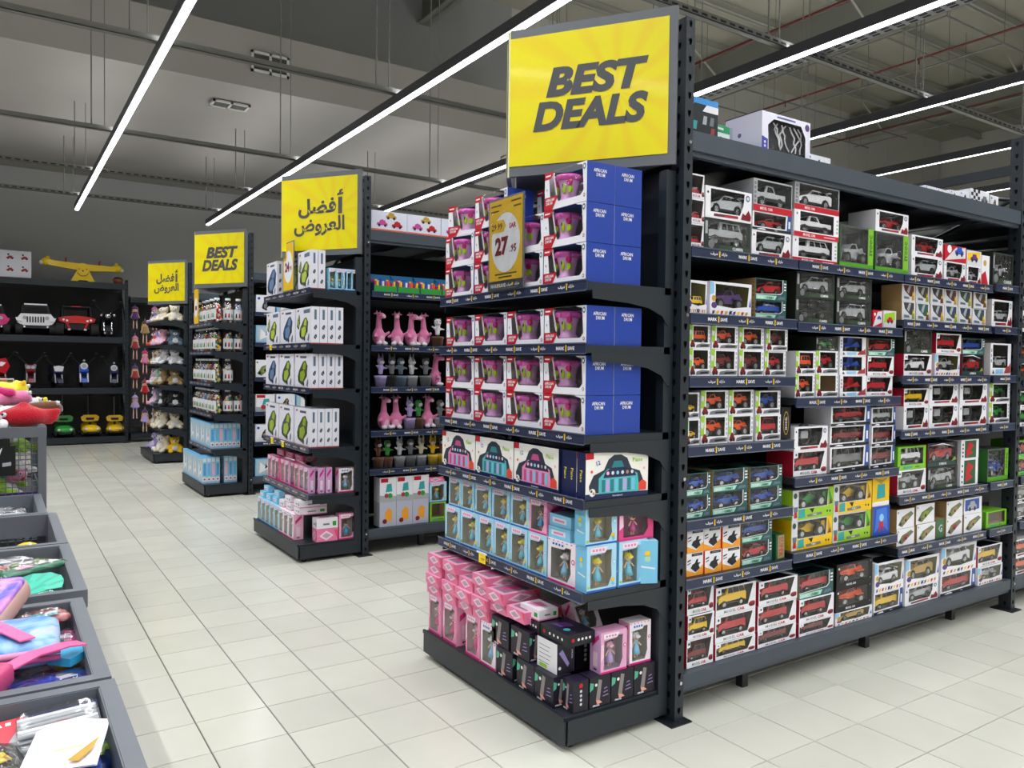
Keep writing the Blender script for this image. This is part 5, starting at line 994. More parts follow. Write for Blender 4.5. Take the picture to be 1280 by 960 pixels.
# top of the rack
tz = 2.536
put('boxed_toy', printed('tech', .25, .19, .2), 'black printed box with blue top edge, on rack beside big sign', 'toy box', (2.61, 2.48, tz), -.0)
put('boxed_toy', printed('xgreen', .17, .13, .1), 'leaning white and green box between black box and white box', 'toy box', (2.83, 2.56, tz), .1)
put('boxed_toy', bigwindow(.36, .20, .22), 'large white window box with white crackle print on rack top', 'toy box', (3.18, 2.45, tz), .0)
put('boxed_toy', printed('whitebox', .2, .075, .1, 0), 'low white box just right of the crackle print box', 'toy box', (3.5, 2.5, tz))
for i, (x, w, h, v) in enumerate([(4.22, .2, .03, 1), (4.5, .12, .05, 2), (4.62, .1, .05, 0)]): put('boxed_toy', printed('whitebox', w, h, .1, v), ['flat white box on rack top under the lamp', 'small white box on rack top right of flat one', 'pale box on rack top before the brace'][i], 'toy box', (x, 2.47, tz))
for i, (x, w, h, v) in enumerate([(4.76, .1, .06, 1), (4.88, .11, .07, 2)]): put('boxed_toy', printed('whitebox', w, h, .1, v), ['little white box on rack top under the diagonal brace', 'white box on rack top left of the checkered box'][i], 'toy box', (x, 2.47, tz))
put('boxed_toy', printed('checker', .22, .1, .14), 'black and white checkered box on rack top by far upright', 'toy box', (5.06, 2.47, tz))
put('boxed_toy', printed('whitebox', .1, .09, .12, 1), 'last white box on rack top before the far upright', 'toy box', (5.24, 2.47, tz))

# ================================================================== NEAREST END UNIT
RX = -PI/2
def endput(name, parts, label, cat, x, y, z, group=None, dr=0): return put(name, parts, label, cat, (x, y, z), RX+dr, group)
CX = [3.457, 3.165, 2.875, 2.585]   # column centres, left to right as seen
pc = ['leftmost column', 'second column', 'third column', 'right column']
def drum(x, c, z, lab, dr=0): endput('boxed_toy_drum', drumbox(), lab, 'toy box', x, CX[c], z, 'pink drums in open-front boxes', dr)
H = .16
zt = EZ1[0]+.001
for c, nn in ((0, 2), (1, 3), (2, 2), (3, 3)):
    for k in range(nn): drum(1.952+random.uniform(0, .004), c, zt+k*H, f'pink drum in white open-front box, {["bottom", "middle", "top"][k]} of {pc[c]}, top shelf', random.uniform(-.008, .008))
drum(2.0, 0, zt+2*H, 'pink drum box turned a little, behind the top of leftmost column', .25)
for k in range(3): drum(2.100, 3, zt+k*H, f'rear drum box with blue side, {["bottom", "middle", "top"][k]} of pair by post, top shelf')
drum(2.12, 2, zt+2*H, 'blue drum box lying behind the price poster on top shelf'); drum(2.12, 2, zt+H, 'hidden rear drum box under the one behind the poster'); drum(2.12, 2, zt, 'lowest rear drum box behind the price poster')
zt = EZ1[1]+.001
for c in range(4): drum(1.962, c, zt, f'pink drum in white open-front box, {pc[c]}, second shelf')
drum(2.11, 3, zt, 'rear blue-sided drum box on second shelf beside the post')
for c in (0, 1, 2): drum(2.11, c, zt, f'rear drum box behind {pc[c]}, second shelf')
zt = EZ1[2]+.001
for c in range(4):
    for k in range(2): drum(1.962, c, zt+k*H, f'pink drum in white open-front box, {["lower", "upper"][k]}, {pc[c]}, third shelf')
for k in range(2): drum(2.11, 3, zt+k*H, f'rear blue-sided drum box, {["lower", "upper"][k]}, third shelf beside the post')
# price poster in a clear holder
t = thing('price_poster', 'yellow price poster reading 27.95 in grey frame on top shelf', 'price sign', (1.928, 2.99, 1.868), RX)
b = MB(); b.box(-.145, .145, 0, .006, 0, .42, SG); obj('frame', b, t)
b = MB(); F = (V((-.145, -.0005, 0)), V((1, 0, 0)), V((0, 0, 1)), V((0, -1, 0)))
b.fpoly(F, [(.008, .045), (.282, .045), (.282, .412), (.008, .412)], 'e8bc20'); b.fpoly(F, [(.0, .0), (.29, .0), (.29, .045), (0, .045)], '3c3f45'); b.fcirc(F, .145, .215, .118, 'e9e9ee', 28, .001, ry=.135)
b.fpoly(F, [(.018, .265), (.13, .265), (.15, .29), (.13, .32), (.018, .32)], 'e8bc20', .0016); b.ftext(F, '29.99', .075, .292, .032, 'dark', 'c', .02, lift=.002, fitw=.09); b.ftext(F, 'SAR', .205, .285, .024, 'red', 'c', .02, lift=.002)
b.ftext(F, '27', .115, .2, .085, 'darkred', 'c', .05, lift=.002, res=3, fitw=.11); b.ftext(F, '.95', .21, .183, .036, 'darkred', 'c', .03, lift=.002)
b.ftext(F, 'MARK', .06, .022, .018, 'white', 'c', .02, lift=.002); b.ftext(F, 'SAVE', .125, .022, .018, 'white', 'c', .02, lift=.002); b.fcirc(F, .093, .024, .007, 'yellow', 8, .002); b.ftext(F, '\ufed2\ufef4\ufeb3', .18, .022, .018, 'white', 'c', .02, lift=.002); b.fcirc(F, .208, .024, .007, 'yellow', 8, .002); b.ftext(F, '\ufed9\ufead\ufe8e\ufee3', .245, .022, .018, 'white', 'c', .02, lift=.002)
for x0, x1, y in ((.02, .11, .385), (.19, .27, .39), (.02, .09, .36), (.21, .27, .365), (.06, .24, .07), (.09, .2, .056)): b.fpoly(F, [(x0, y), (x1, y), (x1, y+.007), (x0, y+.007)], '5a4a20', .001)
obj('print', b, t); b = MB(); b.box(-.145, .145, -.006, -.004, 0, .42, PLASTIC_CLEAR); obj('clear_cover', b, t); b = MB(); b.box(-.1, .1, -.004, .03, .006, .010, SG); obj('holder', b, t)
# pianos
zt = EZ1[3]+.001
for i, (y, c) in enumerate([(3.455, 'pink'), (3.115, 'teal'), (2.775, 'pink')]): endput('boxed_toy_piano', pianobox(c), f'{c} toy piano in flat white-fronted box, {["leftmost", "second", "third"][i]} on fourth shelf', 'toy box', 1.957, y, zt, 'toy piano boxes')
for i, x in enumerate((2.545, 2.50)): put('boxed_toy_piano', pianobox('pink'), f'navy piano box spine, {["inner", "middle"][i]} of the spines on fourth shelf', 'toy box', (2.135, x, zt), 0, 'toy piano boxes')
put('boxed_toy_piano', pianobox('teal'), 'teal toy piano box facing the camera at the end of fourth shelf', 'toy box', (2.125, 2.428, zt), 0, 'toy piano boxes')
# fairies
zt = EZ1[4]+.001; hb = .180
ys = [3.515, 3.345, 3.185, 3.045, 2.905, 2.760]
ws = [.155, .175, .14, .135, .14, .14]
for i, y in enumerate(ys): endput('boxed_flying_doll', dollbox('blue', ws[i], hb, .13), f'yellow-haired doll in pale blue box, lower row, {ORD[i]} from left, fifth shelf', 'toy box', 1.962, y, zt, 'pale blue flying doll boxes')
endput('boxed_flying_doll', dollbox('pinkwhite', .19, hb, .13), 'pink and white window box at right end of lower row, fifth shelf', 'toy box', 1.965, 2.59, zt)
for i, y in enumerate([3.50, 3.37, 3.225, 3.065, 2.905]): endput('boxed_flying_doll', dollbox('blue', [.13, .125, .15, .155, .15][i], .147, .13), f'yellow-haired doll in pale blue box, upper row, {ORD[i]} from left, fifth shelf', 'toy box', 1.967, y, zt+hb+.001, 'pale blue flying doll boxes')
endput('boxed_doll', dollbox('pinkblue', .13, .147, .13), 'pink box with blue-dressed doll at right end of upper row', 'toy box', 1.967, 2.765, zt+hb+.001)
for k in range(2): endput('boxed_flying_doll', flatbox('blue', .15, .05, .13), f'pale blue box lying flat, {["lower", "upper"][k]} of two, fifth shelf', 'toy box', 1.97+.008*k, 2.615+.004*k, zt+hb+.001+k*.051)
for i, (x, lab) in enumerate([(2.045, 'pale blue doll box facing camera, lower row, first from corner, fifth shelf'), (2.215, 'pale blue doll box facing camera, lower row, second from corner, fifth shelf')]): put('boxed_flying_doll', dollbox('blue', .155, hb+.008, .07), lab, 'toy box', (x, 2.425, zt), 0, 'pale blue doll boxes facing camera')
put('boxed_flying_doll', dollbox('blue', .10, hb, .09, False), 'pale blue box turned to show its side beside the post', 'toy box', (2.345, 2.44, zt), 1.15)
put('boxed_flying_doll', dollbox('blue', .165, .148, .07), 'pale blue doll box facing camera on upper row at the corner', 'toy box', (2.045, 2.43, zt+hb+.009), 0)
put('boxed_doll', dollbox('rose', .19, .15, .06), 'rose pink doll box lying sideways on upper row near the post', 'toy box', (2.235, 2.43, zt+hb+.009), 0)
# base: pink dolls and dark drone boxes
zb = .141; XF = 1.885
def bp(parts, lab, x, y, z, rz=RX, g=None): put('boxed_toy', parts, lab, 'toy box', (x, y, z), rz, g)
st_y = [(3.545, .13), (3.395, .14)]
bp(dollbox('pink', .13, .20, .10), 'pink doll box standing at the far left end of the floor shelf', XF, 3.555, zb); bp(dollbox('pink', .135, .20, .10), 'pink doll box standing second from left on the floor shelf', XF, 3.395, zb)
bp(dollbox('pink', .13, .20, .09), 'pink doll box with pink doll in the middle of floor shelf', XF, 3.17, zb); bp(dollbox('pinkwhite', .13, .20, .09), 'white and pink window box standing left of the dark boxes', XF, 3.03, zb)
n = 0
for (y, z0, k, x) in [(3.555, .342, 4, XF), (3.395, .342, 4, XF), (3.245, .342, 3, XF), (3.10, .342, 4, XF), (2.955, .41, 2, XF), (2.80, .42, 1, XF)]:
    for j in range(k):
        nm = ['far left', 'second', 'third', 'fourth', 'fifth', 'sixth'][n]
        bp(flatbox('pink', .14, .051, .2), f'flat pink diamond-end box, {["bottom", "second up", "third up", "topmost"][j]} of {nm} pile, floor shelf', x-.012*(j % 2)+random.uniform(-.004, .006), y+random.uniform(-.006, .006), z0+.0520*j, RX+random.uniform(-.04, .04), 'flat pink boxes on the floor shelf')
    n += 1
# hidden supports behind the flat boxes
bp(dollbox('pink', .14, .20, .1), 'pink box under the third pile of flat boxes, floor shelf', 1.93, 3.29, zb, RX+.02); bp(dollbox('pinkwhite', .13, .268, .09), 'tall white and pink box under the fifth pile', 1.965, 2.955, zb); bp(dollbox('pink', .13, .278, .09), 'pink box under the sixth pile behind dark boxes', 1.965, 2.80, zb)
dl = ['dark purple box, lower row, leftmost', 'dark purple box, lower row, second', 'dark purple box, lower row at the corner']
for i, (y, v) in enumerate([(2.885, 0), (2.72, 1), (2.585, 0)]): bp(dronebox(.13, .125, .09, v), dl[i]+', floor shelf', XF-.005, y, zb, RX, 'dark purple toy boxes')
for i, (y, v) in enumerate([(2.93, 1), (2.77, 0)]): bp(dronebox(.14, .125, .075, v), f'dark purple box, upper row, {["left", "right"][i]}, floor shelf front', XF+.0, y, zb+.1265, RX, 'dark purple toy boxes')
bp(whiteside(.14, .125, .09), 'dark purple box with white printed side at corner of upper row', XF+.02, 2.60, zb+.1265); bp(flatbox('black', .2, .05, .14), 'dark box lying flat on top of the white-sided box', XF+.03, 2.575, zb+.253); bp(flatbox('black', .15, .05, .12), 'dark box lying flat with white end behind, highest dark box', XF+.03, 2.74, zb+.253, RX-.05)
bp(flatbox('white', .14, .045, .1), 'white label box lying under the highest dark box', XF+.03, 2.745, zb+.305)
for i, (x, v, w) in enumerate([(1.955, 2, .075), (2.055, 0, .11), (2.175, 1, .12), (2.3, 0, .12)]): put('boxed_toy', dronebox(w, .125, .07, v), f'dark purple box facing camera, {ORD[i]} from corner, floor shelf', 'toy box', (x, 2.435, zb), 0, 'dark purple toy boxes')
put('boxed_toy', dollbox('lilac', .14, .17, .07), 'pink and lilac doll box leaning on the dark boxes by post', 'toy box', (2.13, 2.44, zb+.126), 0); put('boxed_toy', dollbox('pinkwhite', .12, .18, .07), 'white window box with pink edges beside the post, floor shelf', 'toy box', (2.285, 2.45, zb+.126), 0)
put('boxed_toy', dollbox('pinkwhite', .14, .14, .07), 'shaded box tilted back behind the lilac doll box', 'toy box', (2.16, 2.62, zb+.24), 0, rot=(-.5, 0, .1)); bp(dronebox(.14, .14, .1, 1), 'dark box behind the lilac doll box on floor shelf', 2.05, 2.66, zb+.1)
# yellow price ticket on the fifth rail
def ticket(loc, rz, lab):
    t = thing('price_ticket', lab, 'price ticket', loc, rz); b = MB(); b.box(-.03, .03, 0, .002, 0, .045, 'fbe400'); obj('card', b, t); b = MB(); F = (V((-.03, 0, 0)), V((1, 0, 0)), V((0, 0, 1)), V((0, -1, 0))); b.ftext(F, '9.99', .036, .02, .014, 'red', 'c', .02); obj('print', b, t)
    b = MB(); b.box(-.05, .04, -.001, .004, .044, .052, 'white'); obj('clip', b, t)
ticket((1.932, 3.17, .583), RX, 'yellow price ticket clipped on the rail under the blue doll boxes')
ticket((1.985, 6.75, .84-.01+.0), RX, 'left yellow price ticket on second rack end, above blue boxes'); ticket((1.985, 6.45, .825), RX, 'right yellow price ticket on second rack end, above blue boxes')
ticket((1.985, 6.8, 1.63), RX, 'yellow price ticket under the second row of white boxes')
# ================================================================== SOFT TOYS (blobs fused into one skin)
def fuse(blobs, name, voxel, smooth=4):
    """blobs: (centre, radii, material) -> one continuous voxel-remeshed mesh, coloured by the nearest blob"""
    b = MB()
    for c, r, m in blobs:
        if len(c) == 6: b.tube(c[:3], c[3:], r[0], m, 10, r[1])
        else: b.ball(c, r, m, 12, 8)
    me = b.mesh(name); o = bpy.data.objects.new('tmp', me); COL.objects.link(o); md = o.modifiers.new('r', 'REMESH'); md.mode = 'VOXEL'; md.voxel_size = voxel; md.use_smooth_shade = True
    s = o.modifiers.new('s', 'SMOOTH'); s.iterations = smooth; s.factor = .5
    bpy.context.view_layer.update(); r = bpy.data.meshes.new_from_object(o.evaluated_get(bpy.context.evaluated_depsgraph_get())); bpy.data.objects.remove(o); bpy.data.meshes.remove(me)
    mats = []
    for c, rr, m in blobs:
        if m not in mats: mats.append(m)
    r.materials.clear()
    for m in mats: r.materials.append(m)
    info = []
    for c, rr, m in blobs:
        if len(c) == 6: info.append((V(c[:3]), V(c[3:]), rr, mats.index(m)))
        else: info.append((V(c), None, rr if isinstance(rr, tuple) else (rr, rr, rr), mats.index(m)))
    for p in r.polygons:
        ce = p.center; best = 1e9; bi = 0
        for a, e, rr, k in info:
            if e is None: d = math.sqrt(((ce.x-a.x)/rr[0])**2+((ce.y-a.y)/rr[1])**2+((ce.z-a.z)/rr[2])**2)
            else:
                t = max(0, min(1, (ce-a).dot(e-a)/max(1e-9, (e-a).length_squared))); d = (ce-a-(e-a)*t).length/(rr[0]*(1-t)+rr[1]*t)
            if d < best: best, bi = d, k
        p.material_index = bi; p.use_smooth = True
    r.name = name; return r
@cached
def giraffe(col):
    c = plush(col); w = plush('offwhite')
    bl = [((0, 0, .075), (.055, .05, .075), c), ((0, -.01, .06), (.04, .045, .05), plush('lpink')), ((0, 0, .12, -.005, -.005, .235), (.03, .02), c), ((-.004, -.03, .245), (.024, .045, .026), c), ((-.004, -.068, .235), (.017, .02, .018), plush('lpink')),
          ((-.02, 0, .275), (.007, .007, .02), c), ((.014, 0, .275), (.007, .007, .02), c), ((-.035, .01, .262), (.016, .008, .009), c), ((.03, .01, .262), (.016, .008, .009), c),
          ((.05, -.02, .09, .085, -.04, .115), (.014, .012), c), ((-.05, -.02, .09, -.075, -.04, .07), (.014, .012), c), ((-.03, -.045, .018), (.022, .03, .018), w), ((.03, -.045, .018), (.022, .03, .018), w)]
    b = MB()
    for s in (-1, 1): b.ball((-.004+s*.022, -.035, .253), .005, 'dark', 8, 5)
    return [('soft_body', fuse(bl, 'soft_body', .008)), ('eyes', b.mesh('eyes'))]
@cached
def potdancer(col, pot, kind='animal'):
    c = plush(col); p = plush(pot); b = MB()
    bl = [((0, 0, .1, 0, 0, .2), (.02, .022), c), ((0, 0, .21), (.032, .03, .032), c), ((0, -.025, .20), (.02, .02, .015), plush('offwhite')), ((.02, 0, .155, .055, -.02, .15), (.01, .009), c), ((-.02, 0, .155, -.055, -.02, .175), (.01, .009), c)]
    if kind == 'ears': bl += [((-.02, 0, .245), (.009, .008, .03), c), ((.02, 0, .245), (.009, .008, .03), c)]
    if kind == 'panda': bl += [((-.024, 0, .237), .011, plush('dark')), ((.024, 0, .237), .011, plush('dark'))]
    body = fuse(bl, 'soft_body', .007)
    b.lathe([(.001, 0), (.042, 0), (.05, .07), (.053, .073), (.053, .088), (.047, .09), (.04, .086), (.001, .086)], p, n=14)
    e = MB()
    for s in (-1, 1): e.ball((s*.013, -.03, .215), .005, 'dark', 8, 5)
    return [('soft_body', body), ('pot', b.mesh('pot')), ('eyes', e.mesh('eyes'))]
@cached
def bear(col, belly, pose=0):
    c = plush(col); w = plush(belly)
    bl = [((0, 0, .07), (.065, .055, .07), c), ((0, -.02, .065), (.04, .045, .045), w), ((0, -.01, .165), (.055, .05, .048), c), ((0, -.05, .155), (.024, .022, .018), w), ((-.045, 0, .205), .017, c), ((.045, 0, .205), .017, c),
          ((.05, -.01, .1, .08, -.05, .05), (.02, .018), c), ((-.05, -.01, .1, -.08, -.05, .05), (.02, .018), c), ((.035, -.04, .025, .06, -.1, .022), (.025, .024), c), ((-.035, -.04, .025, -.06, -.1, .022), (.025, .024), c)]
    if pose == 1: bl += [((-.03, .01, .22, -.04, .02, .28), (.015, .013), c), ((.03, .01, .22, .04, .02, .28), (.015, .013), c)]
    b = MB()
    for s in (-1, 1): b.ball((s*.02, -.055, .178), .006, 'dark', 8, 5)
    b.ball((0, -.071, .16), .007, 'dark', 8, 5)
    return [('soft_body', fuse(bl, 'soft_body', .011)), ('face', b.mesh('face'))]
# ---------------------------------------------------------------- second rack: front side (seen between the two ends)
Y2 = 5.83
for i in range(3): put('boxed_toy', printed('scoot', .31, .165, .25), f'white box with three scooter prints, {ORD[i]} from left, on second rack top', 'toy box', (2.66+i*.315, Y2+.03, 2.587), 0, 'scooter print boxes on rack top')
@cached
def displaytray(w, h, d):
    b = MB(); b.box(-w/2, w/2, 0, .003, 0, h*.32, 'green'); b.box(-w/2, -w/2+.003, 0, d, 0, h*.5, '1f6a8a'); b.box(w/2-.003, w/2, 0, d, 0, h*.5, '1f6a8a'); b.box(-w/2, w/2, d-.004, d, 0, h, '2478b0'); b.box(-w/2, w/2, 0, d, 0, .003, 'green')
    b.prism([(0, h*.3), (d, h*.95), (d, h)], -w/2, -w/2+.003, '1f6a8a', 'x'); b.prism([(0, h*.3), (d, h*.95), (d, h)], w/2-.003, w/2, '1f6a8a', 'x')
    c = MB(); random.seed(11)
    for i in range(24): x = -w/2+.015+(w-.03)*(i % 8)/7; y = .02+(i//8)*.03; c.box(x-.008, x+.008, y, y+.01, .01, h*(.45+.3*random.random()), ['red', 'yellow', 'blue', 'white', 'magenta', 'orange'][i % 6])
    return [('display_tray', b.mesh('display_tray')), ('small_toys', c.mesh('small_toys'))]
for i in range(4):
    t = put('display_tray_of_toys', displaytray(.2, .15, .14), f'teal and green open tray of small toys, {ORD[i]} from left, second rack', 'display tray', (2.62+i*.205, Y2, 2.101), 0, 'open trays on second rack top shelf')
    t.children[1]['kind'] = 'stuff'
rows = [(1.671, [('g', 'pink', 2.61), ('g', 'pink', 2.775), ('g', 'pink', 2.90), ('g', 'pink', 3.02), ('p', 'white', 3.14, 'f_brown', 'panda')]),
        (1.338, [('p', 'lilac', 2.62, 'lilac', 'ears'), ('p', 'grey', 2.72, 'dark', 'ears'), ('p', 'bluegrey', 2.80, 'bluegrey', 'a'), ('p', 'offwhite', 2.90, 'lgrey', 'ears'), ('p', 'grey', 3.03, 'grey', 'panda'), ('g', 'pink', 3.13)]),
        (.986, [('g', 'pink', 2.66), ('g', 'pink', 2.77), ('p', 'lilac', 2.885, 'lilac', 'ears'), ('p', 'green', 2.965, 'brown', 'a'), ('g', 'pink', 3.06), ('p', 'grey', 3.17, 'lgrey', 'a')])]
wd = dict(pink='pink', white='white and black', lilac='lilac', grey='grey', bluegrey='blue-grey', offwhite='white', green='green', brown='brown', yellow='yellow')
for k, (z, it) in enumerate(rows):
    for i, q in enumerate(it):
        sh = ['upper', 'middle', 'lower'][k]
        if q[0] == 'g': put('soft_toy', giraffe('pink'), f'pink giraffe soft toy, {ORD[i]} from left, {sh} soft toy shelf of second rack', 'soft toy', (q[2], Y2+.11, z), [.3, -.4, .5, -.9, .2, 1.0][i], f'soft toys, {sh} shelf of second rack')
        else: put('soft_toy', potdancer(q[1], q[3].replace('f_', ''), q[4]), f'{wd[q[1]]} dancing soft toy in pot, {ORD[i]} from left, {sh} soft toy shelf', 'soft toy', (q[2], Y2+.09, z), [.2, -.3, .1, .4, -.2, .3][i], f'soft toys, {sh} shelf of second rack')
# fourth soft toy row standing on boxes' shelf
z4 = .675
rk = next(o for o in bpy.data.objects if o.name == 'shelving_rack.001')
shelf(rk, 2.49, 3.39, 5.83, 6.3, z4, 1)
for i, (c, p, kd, x) in enumerate([('brown', 'brown', 'ears', 2.61), ('green', 'brown', 'a', 2.69), ('offwhite', 'lgrey', 'ears', 2.80), ('grey', 'grey', 'a', 2.90), ('cream', 'lgrey', 'ears', 3.00), ('yellow', 'yellow', 'ears', 3.11), ('brown', 'yellow', 'a', 3.2)]):
    put('soft_toy', potdancer(c, p, kd), f'{c if c != "offwhite" else "white"} dancing soft toy in {p if p != "lgrey" else "pale grey"} pot, bottom soft toy shelf, {ORD[i]} from left', 'soft toy', (x, Y2+.1, z4), .2-.1*i, 'soft toys, bottom shelf of second rack').scale = (.93, .93, .93)
for i in range(3):
    for j in range(2): put('boxed_baby_toy', printed('baby', .145, .2, .12, 1-j), f'{["grey box with orange toy print", "white box with teal toy print"][j]}, {ORD[i]} from left, bottom of second rack', 'toy box', (2.66+i*.148, Y2+.01, .202+j*.201), 0, 'baby toy boxes on second rack')
put('boxed_toy', carbox('greenframe', '', '', .15, .16, .12), 'window box with teal top, lower right on second rack', 'toy box', (3.12, Y2+.012, .202)) ; put('boxed_toy', dollbox('blue', .16, .17, .12), 'pale box with window above the teal one, second rack', 'toy box', (3.12, Y2+.012, .363)); put('boxed_toy', flatbox('pink', .16, .04, .12), 'orange-pink box lying on the pale window box, second rack', 'toy box', (3.1, Y2+.012, .534))
# ---------------------------------------------------------------- second rack end
C2 = [6.86, 6.60, 6.33, 6.02]
def tallrow(z, ys, w, h, d, shelfname, vs, x=2.01):
    for i, y in enumerate(ys): endput('boxed_building_toy', printed('tall', w, h, d, vs[i]), f'tall white box with vehicle art, {["left", "centre", "right"][i]}, {shelfname} of second rack end', 'toy box', x, y, z, 'tall white boxes')
    # boxes standing behind the right hand one, seen by their spines
    for k in range(1, 4 if shelfname != 'top shelf' else 2): endput('boxed_building_toy', printed('tall', w, h, d, vs[-1]), f'white box spine, {ORD[k]} behind the right front box, {shelfname}, second rack end', 'toy box', x+k*(d+.004), ys[-1], z, 'tall white boxes')
tallrow(EZ2[0]+.001, [6.86, 6.0], .30, .30, .055, 'top shelf', [2, 3]); endput('boxed_building_toy', printed('tall', .3, .3, .055, 0), 'tall white box hidden behind the 24 price poster, top shelf', 'toy box', 2.075, 6.45, EZ2[0]+.001)
for k in range(5): put('boxed_toy', dollbox('blue', .075, .17, .05) if k < 2 else dollbox('blue', .045, .17, .12, False), f'pale blue box, {ORD[k]} from left, beside white boxes on top shelf, second rack', 'toy box', (2.185+.055*k if k < 2 else 2.235+.042*(k-1), 5.84, EZ2[0]+.001), 0, 'pale blue boxes by white boxes')
tallrow(EZ2[1]+.001, [6.82, 6.41, 6.01], .37, .285, .06, 'second shelf', [3, 2, 3]); tallrow(EZ2[2]+.001, [6.84, 6.44, 6.03], .37, .27, .062, 'third shelf', [2, 0, 1]); tallrow(EZ2[3]+.001, [6.84, 6.44, 6.03], .37, .30, .055, 'fourth shelf', [0, 0, 1])
for i, y in enumerate([6.8, 6.5]): endput('boxed_toy', printed('blueset', .3, .08, .1, 0), f'low teal box behind tall white boxes, {["left", "right"][i]}, fourth shelf', 'toy box', 2.28, y, EZ2[3]+.001)
zt = EZ2[4]+.001
for i in range(9): endput('boxed_doll', dollbox(['pink', 'lilac', 'rose'][i % 3] if i != 8 else 'lilac', .115, .2, .05), f'pink doll box, {ORD[i]} from left, fifth shelf of second rack end', 'toy box', 2.015+random.uniform(0, .02), 6.93-i*.12, zt, 'pink doll boxes on second rack end')
for k in range(2): endput('boxed_doll', dollbox('lilac', .1, .2, .05), f'pink box spine {["nearer", "farther"][k]} behind the last pink doll box', 'toy box', 2.09+.06*k, 5.93, zt)
put('boxed_doll', dollbox('pinkwhite', .13, .19, .08), 'pink window box facing camera on fifth shelf of second rack', 'toy box', (2.31, 5.85, zt))
for i, y in enumerate([6.85, 6.6, 6.35]): endput('boxed_doll', flatbox('pink', .2, .05, .12), f'pink box lying on doll boxes, {["left", "middle", "right"][i]}, second rack end', 'toy box', 2.09, y, zt+.201, 'pink boxes lying flat on second rack')
zt = .141
for i in range(5): endput('boxed_doll', dollbox('blue', .12, .2, .08), f'pale blue doll box, {ORD[i]} from left, floor shelf of second rack', 'toy box', 1.935, 6.94-i*.125, zt, 'pale blue boxes on second rack floor shelf')
for i in range(3): endput('boxed_doll', dollbox('pinkwhite', .12, .2, .08), f'white and pink window box, {ORD[i]} from left, floor shelf of second rack', 'toy box', 1.935, 6.315-i*.125, zt, 'white pink boxes on second rack floor shelf')
for i in range(5): endput('boxed_doll', flatbox('blue' if i < 3 else 'white', .12, .055, .2), f'{"blue" if i < 3 else "white"} box lying on top row, {ORD[i]} from left, floor shelf, second rack', 'toy box', 1.945+.005*i, 6.9-i*.17, zt+.201, 'boxes lying on floor shelf row')
for i in range(3): endput('boxed_doll', flatbox('blue' if i < 2 else 'white', .13, .05, .2), f'{"blue" if i < 2 else "white"} box lying highest, {ORD[i]} from left, floor shelf, second rack', 'toy box', 1.97, 6.86-i*.3, zt+.257, 'boxes lying highest on floor shelf')
for i in range(2): endput('boxed_doll', flatbox('white', .13, .055, .22), f'white box end, {["lower", "upper"][i]} at corner of floor shelf, second rack', 'toy box', 1.96, 6.0, zt+.201+.056*i)
for i in range(2): put('boxed_doll', flatbox('white' if i else 'pink', .17, .09, .1), f'{["pink striped", "white topped"][i]} box facing camera, second rack floor shelf', 'toy box', (2.15, 5.84, zt+.091*i))
put('boxed_doll', dollbox('rose', .16, .2, .08), 'pink window box with blue toy facing camera, second rack floor shelf', 'toy box', (2.3, 5.95, zt)) if False else put('boxed_doll', dollbox('pinkblue', .14, .2, .08), 'pink window box with blue toy facing camera, second rack floor shelf', 'toy box', (2.318, 5.845, zt))
t = thing('price_poster', 'narrow yellow price poster reading 24 on second rack end', 'price sign', (1.985, 6.32, 2.10), RX)
b = MB(); b.box(-.14, .14, 0, .006, 0, .40, SG); obj('frame', b, t); b = MB(); F = (V((-.14, -.0005, 0)), V((1, 0, 0)), V((0, 0, 1)), V((0, -1, 0))); b.fpoly(F, [(.01, .01), (.27, .01), (.27, .39), (.01, .39)], 'e8bc20'); b.fcirc(F, .14, .2, .11, 'e9e9ee', 20, .001, ry=.13); b.ftext(F, '24', .115, .2, .08, 'darkred', 'c', .05, lift=.002, fitw=.11); b.ftext(F, '.95', .205, .185, .035, 'darkred', 'c', .03, lift=.002); b.fcirc(F, .07, .29, .04, 'e8bc20', 10, .0016); obj('print', b, t)
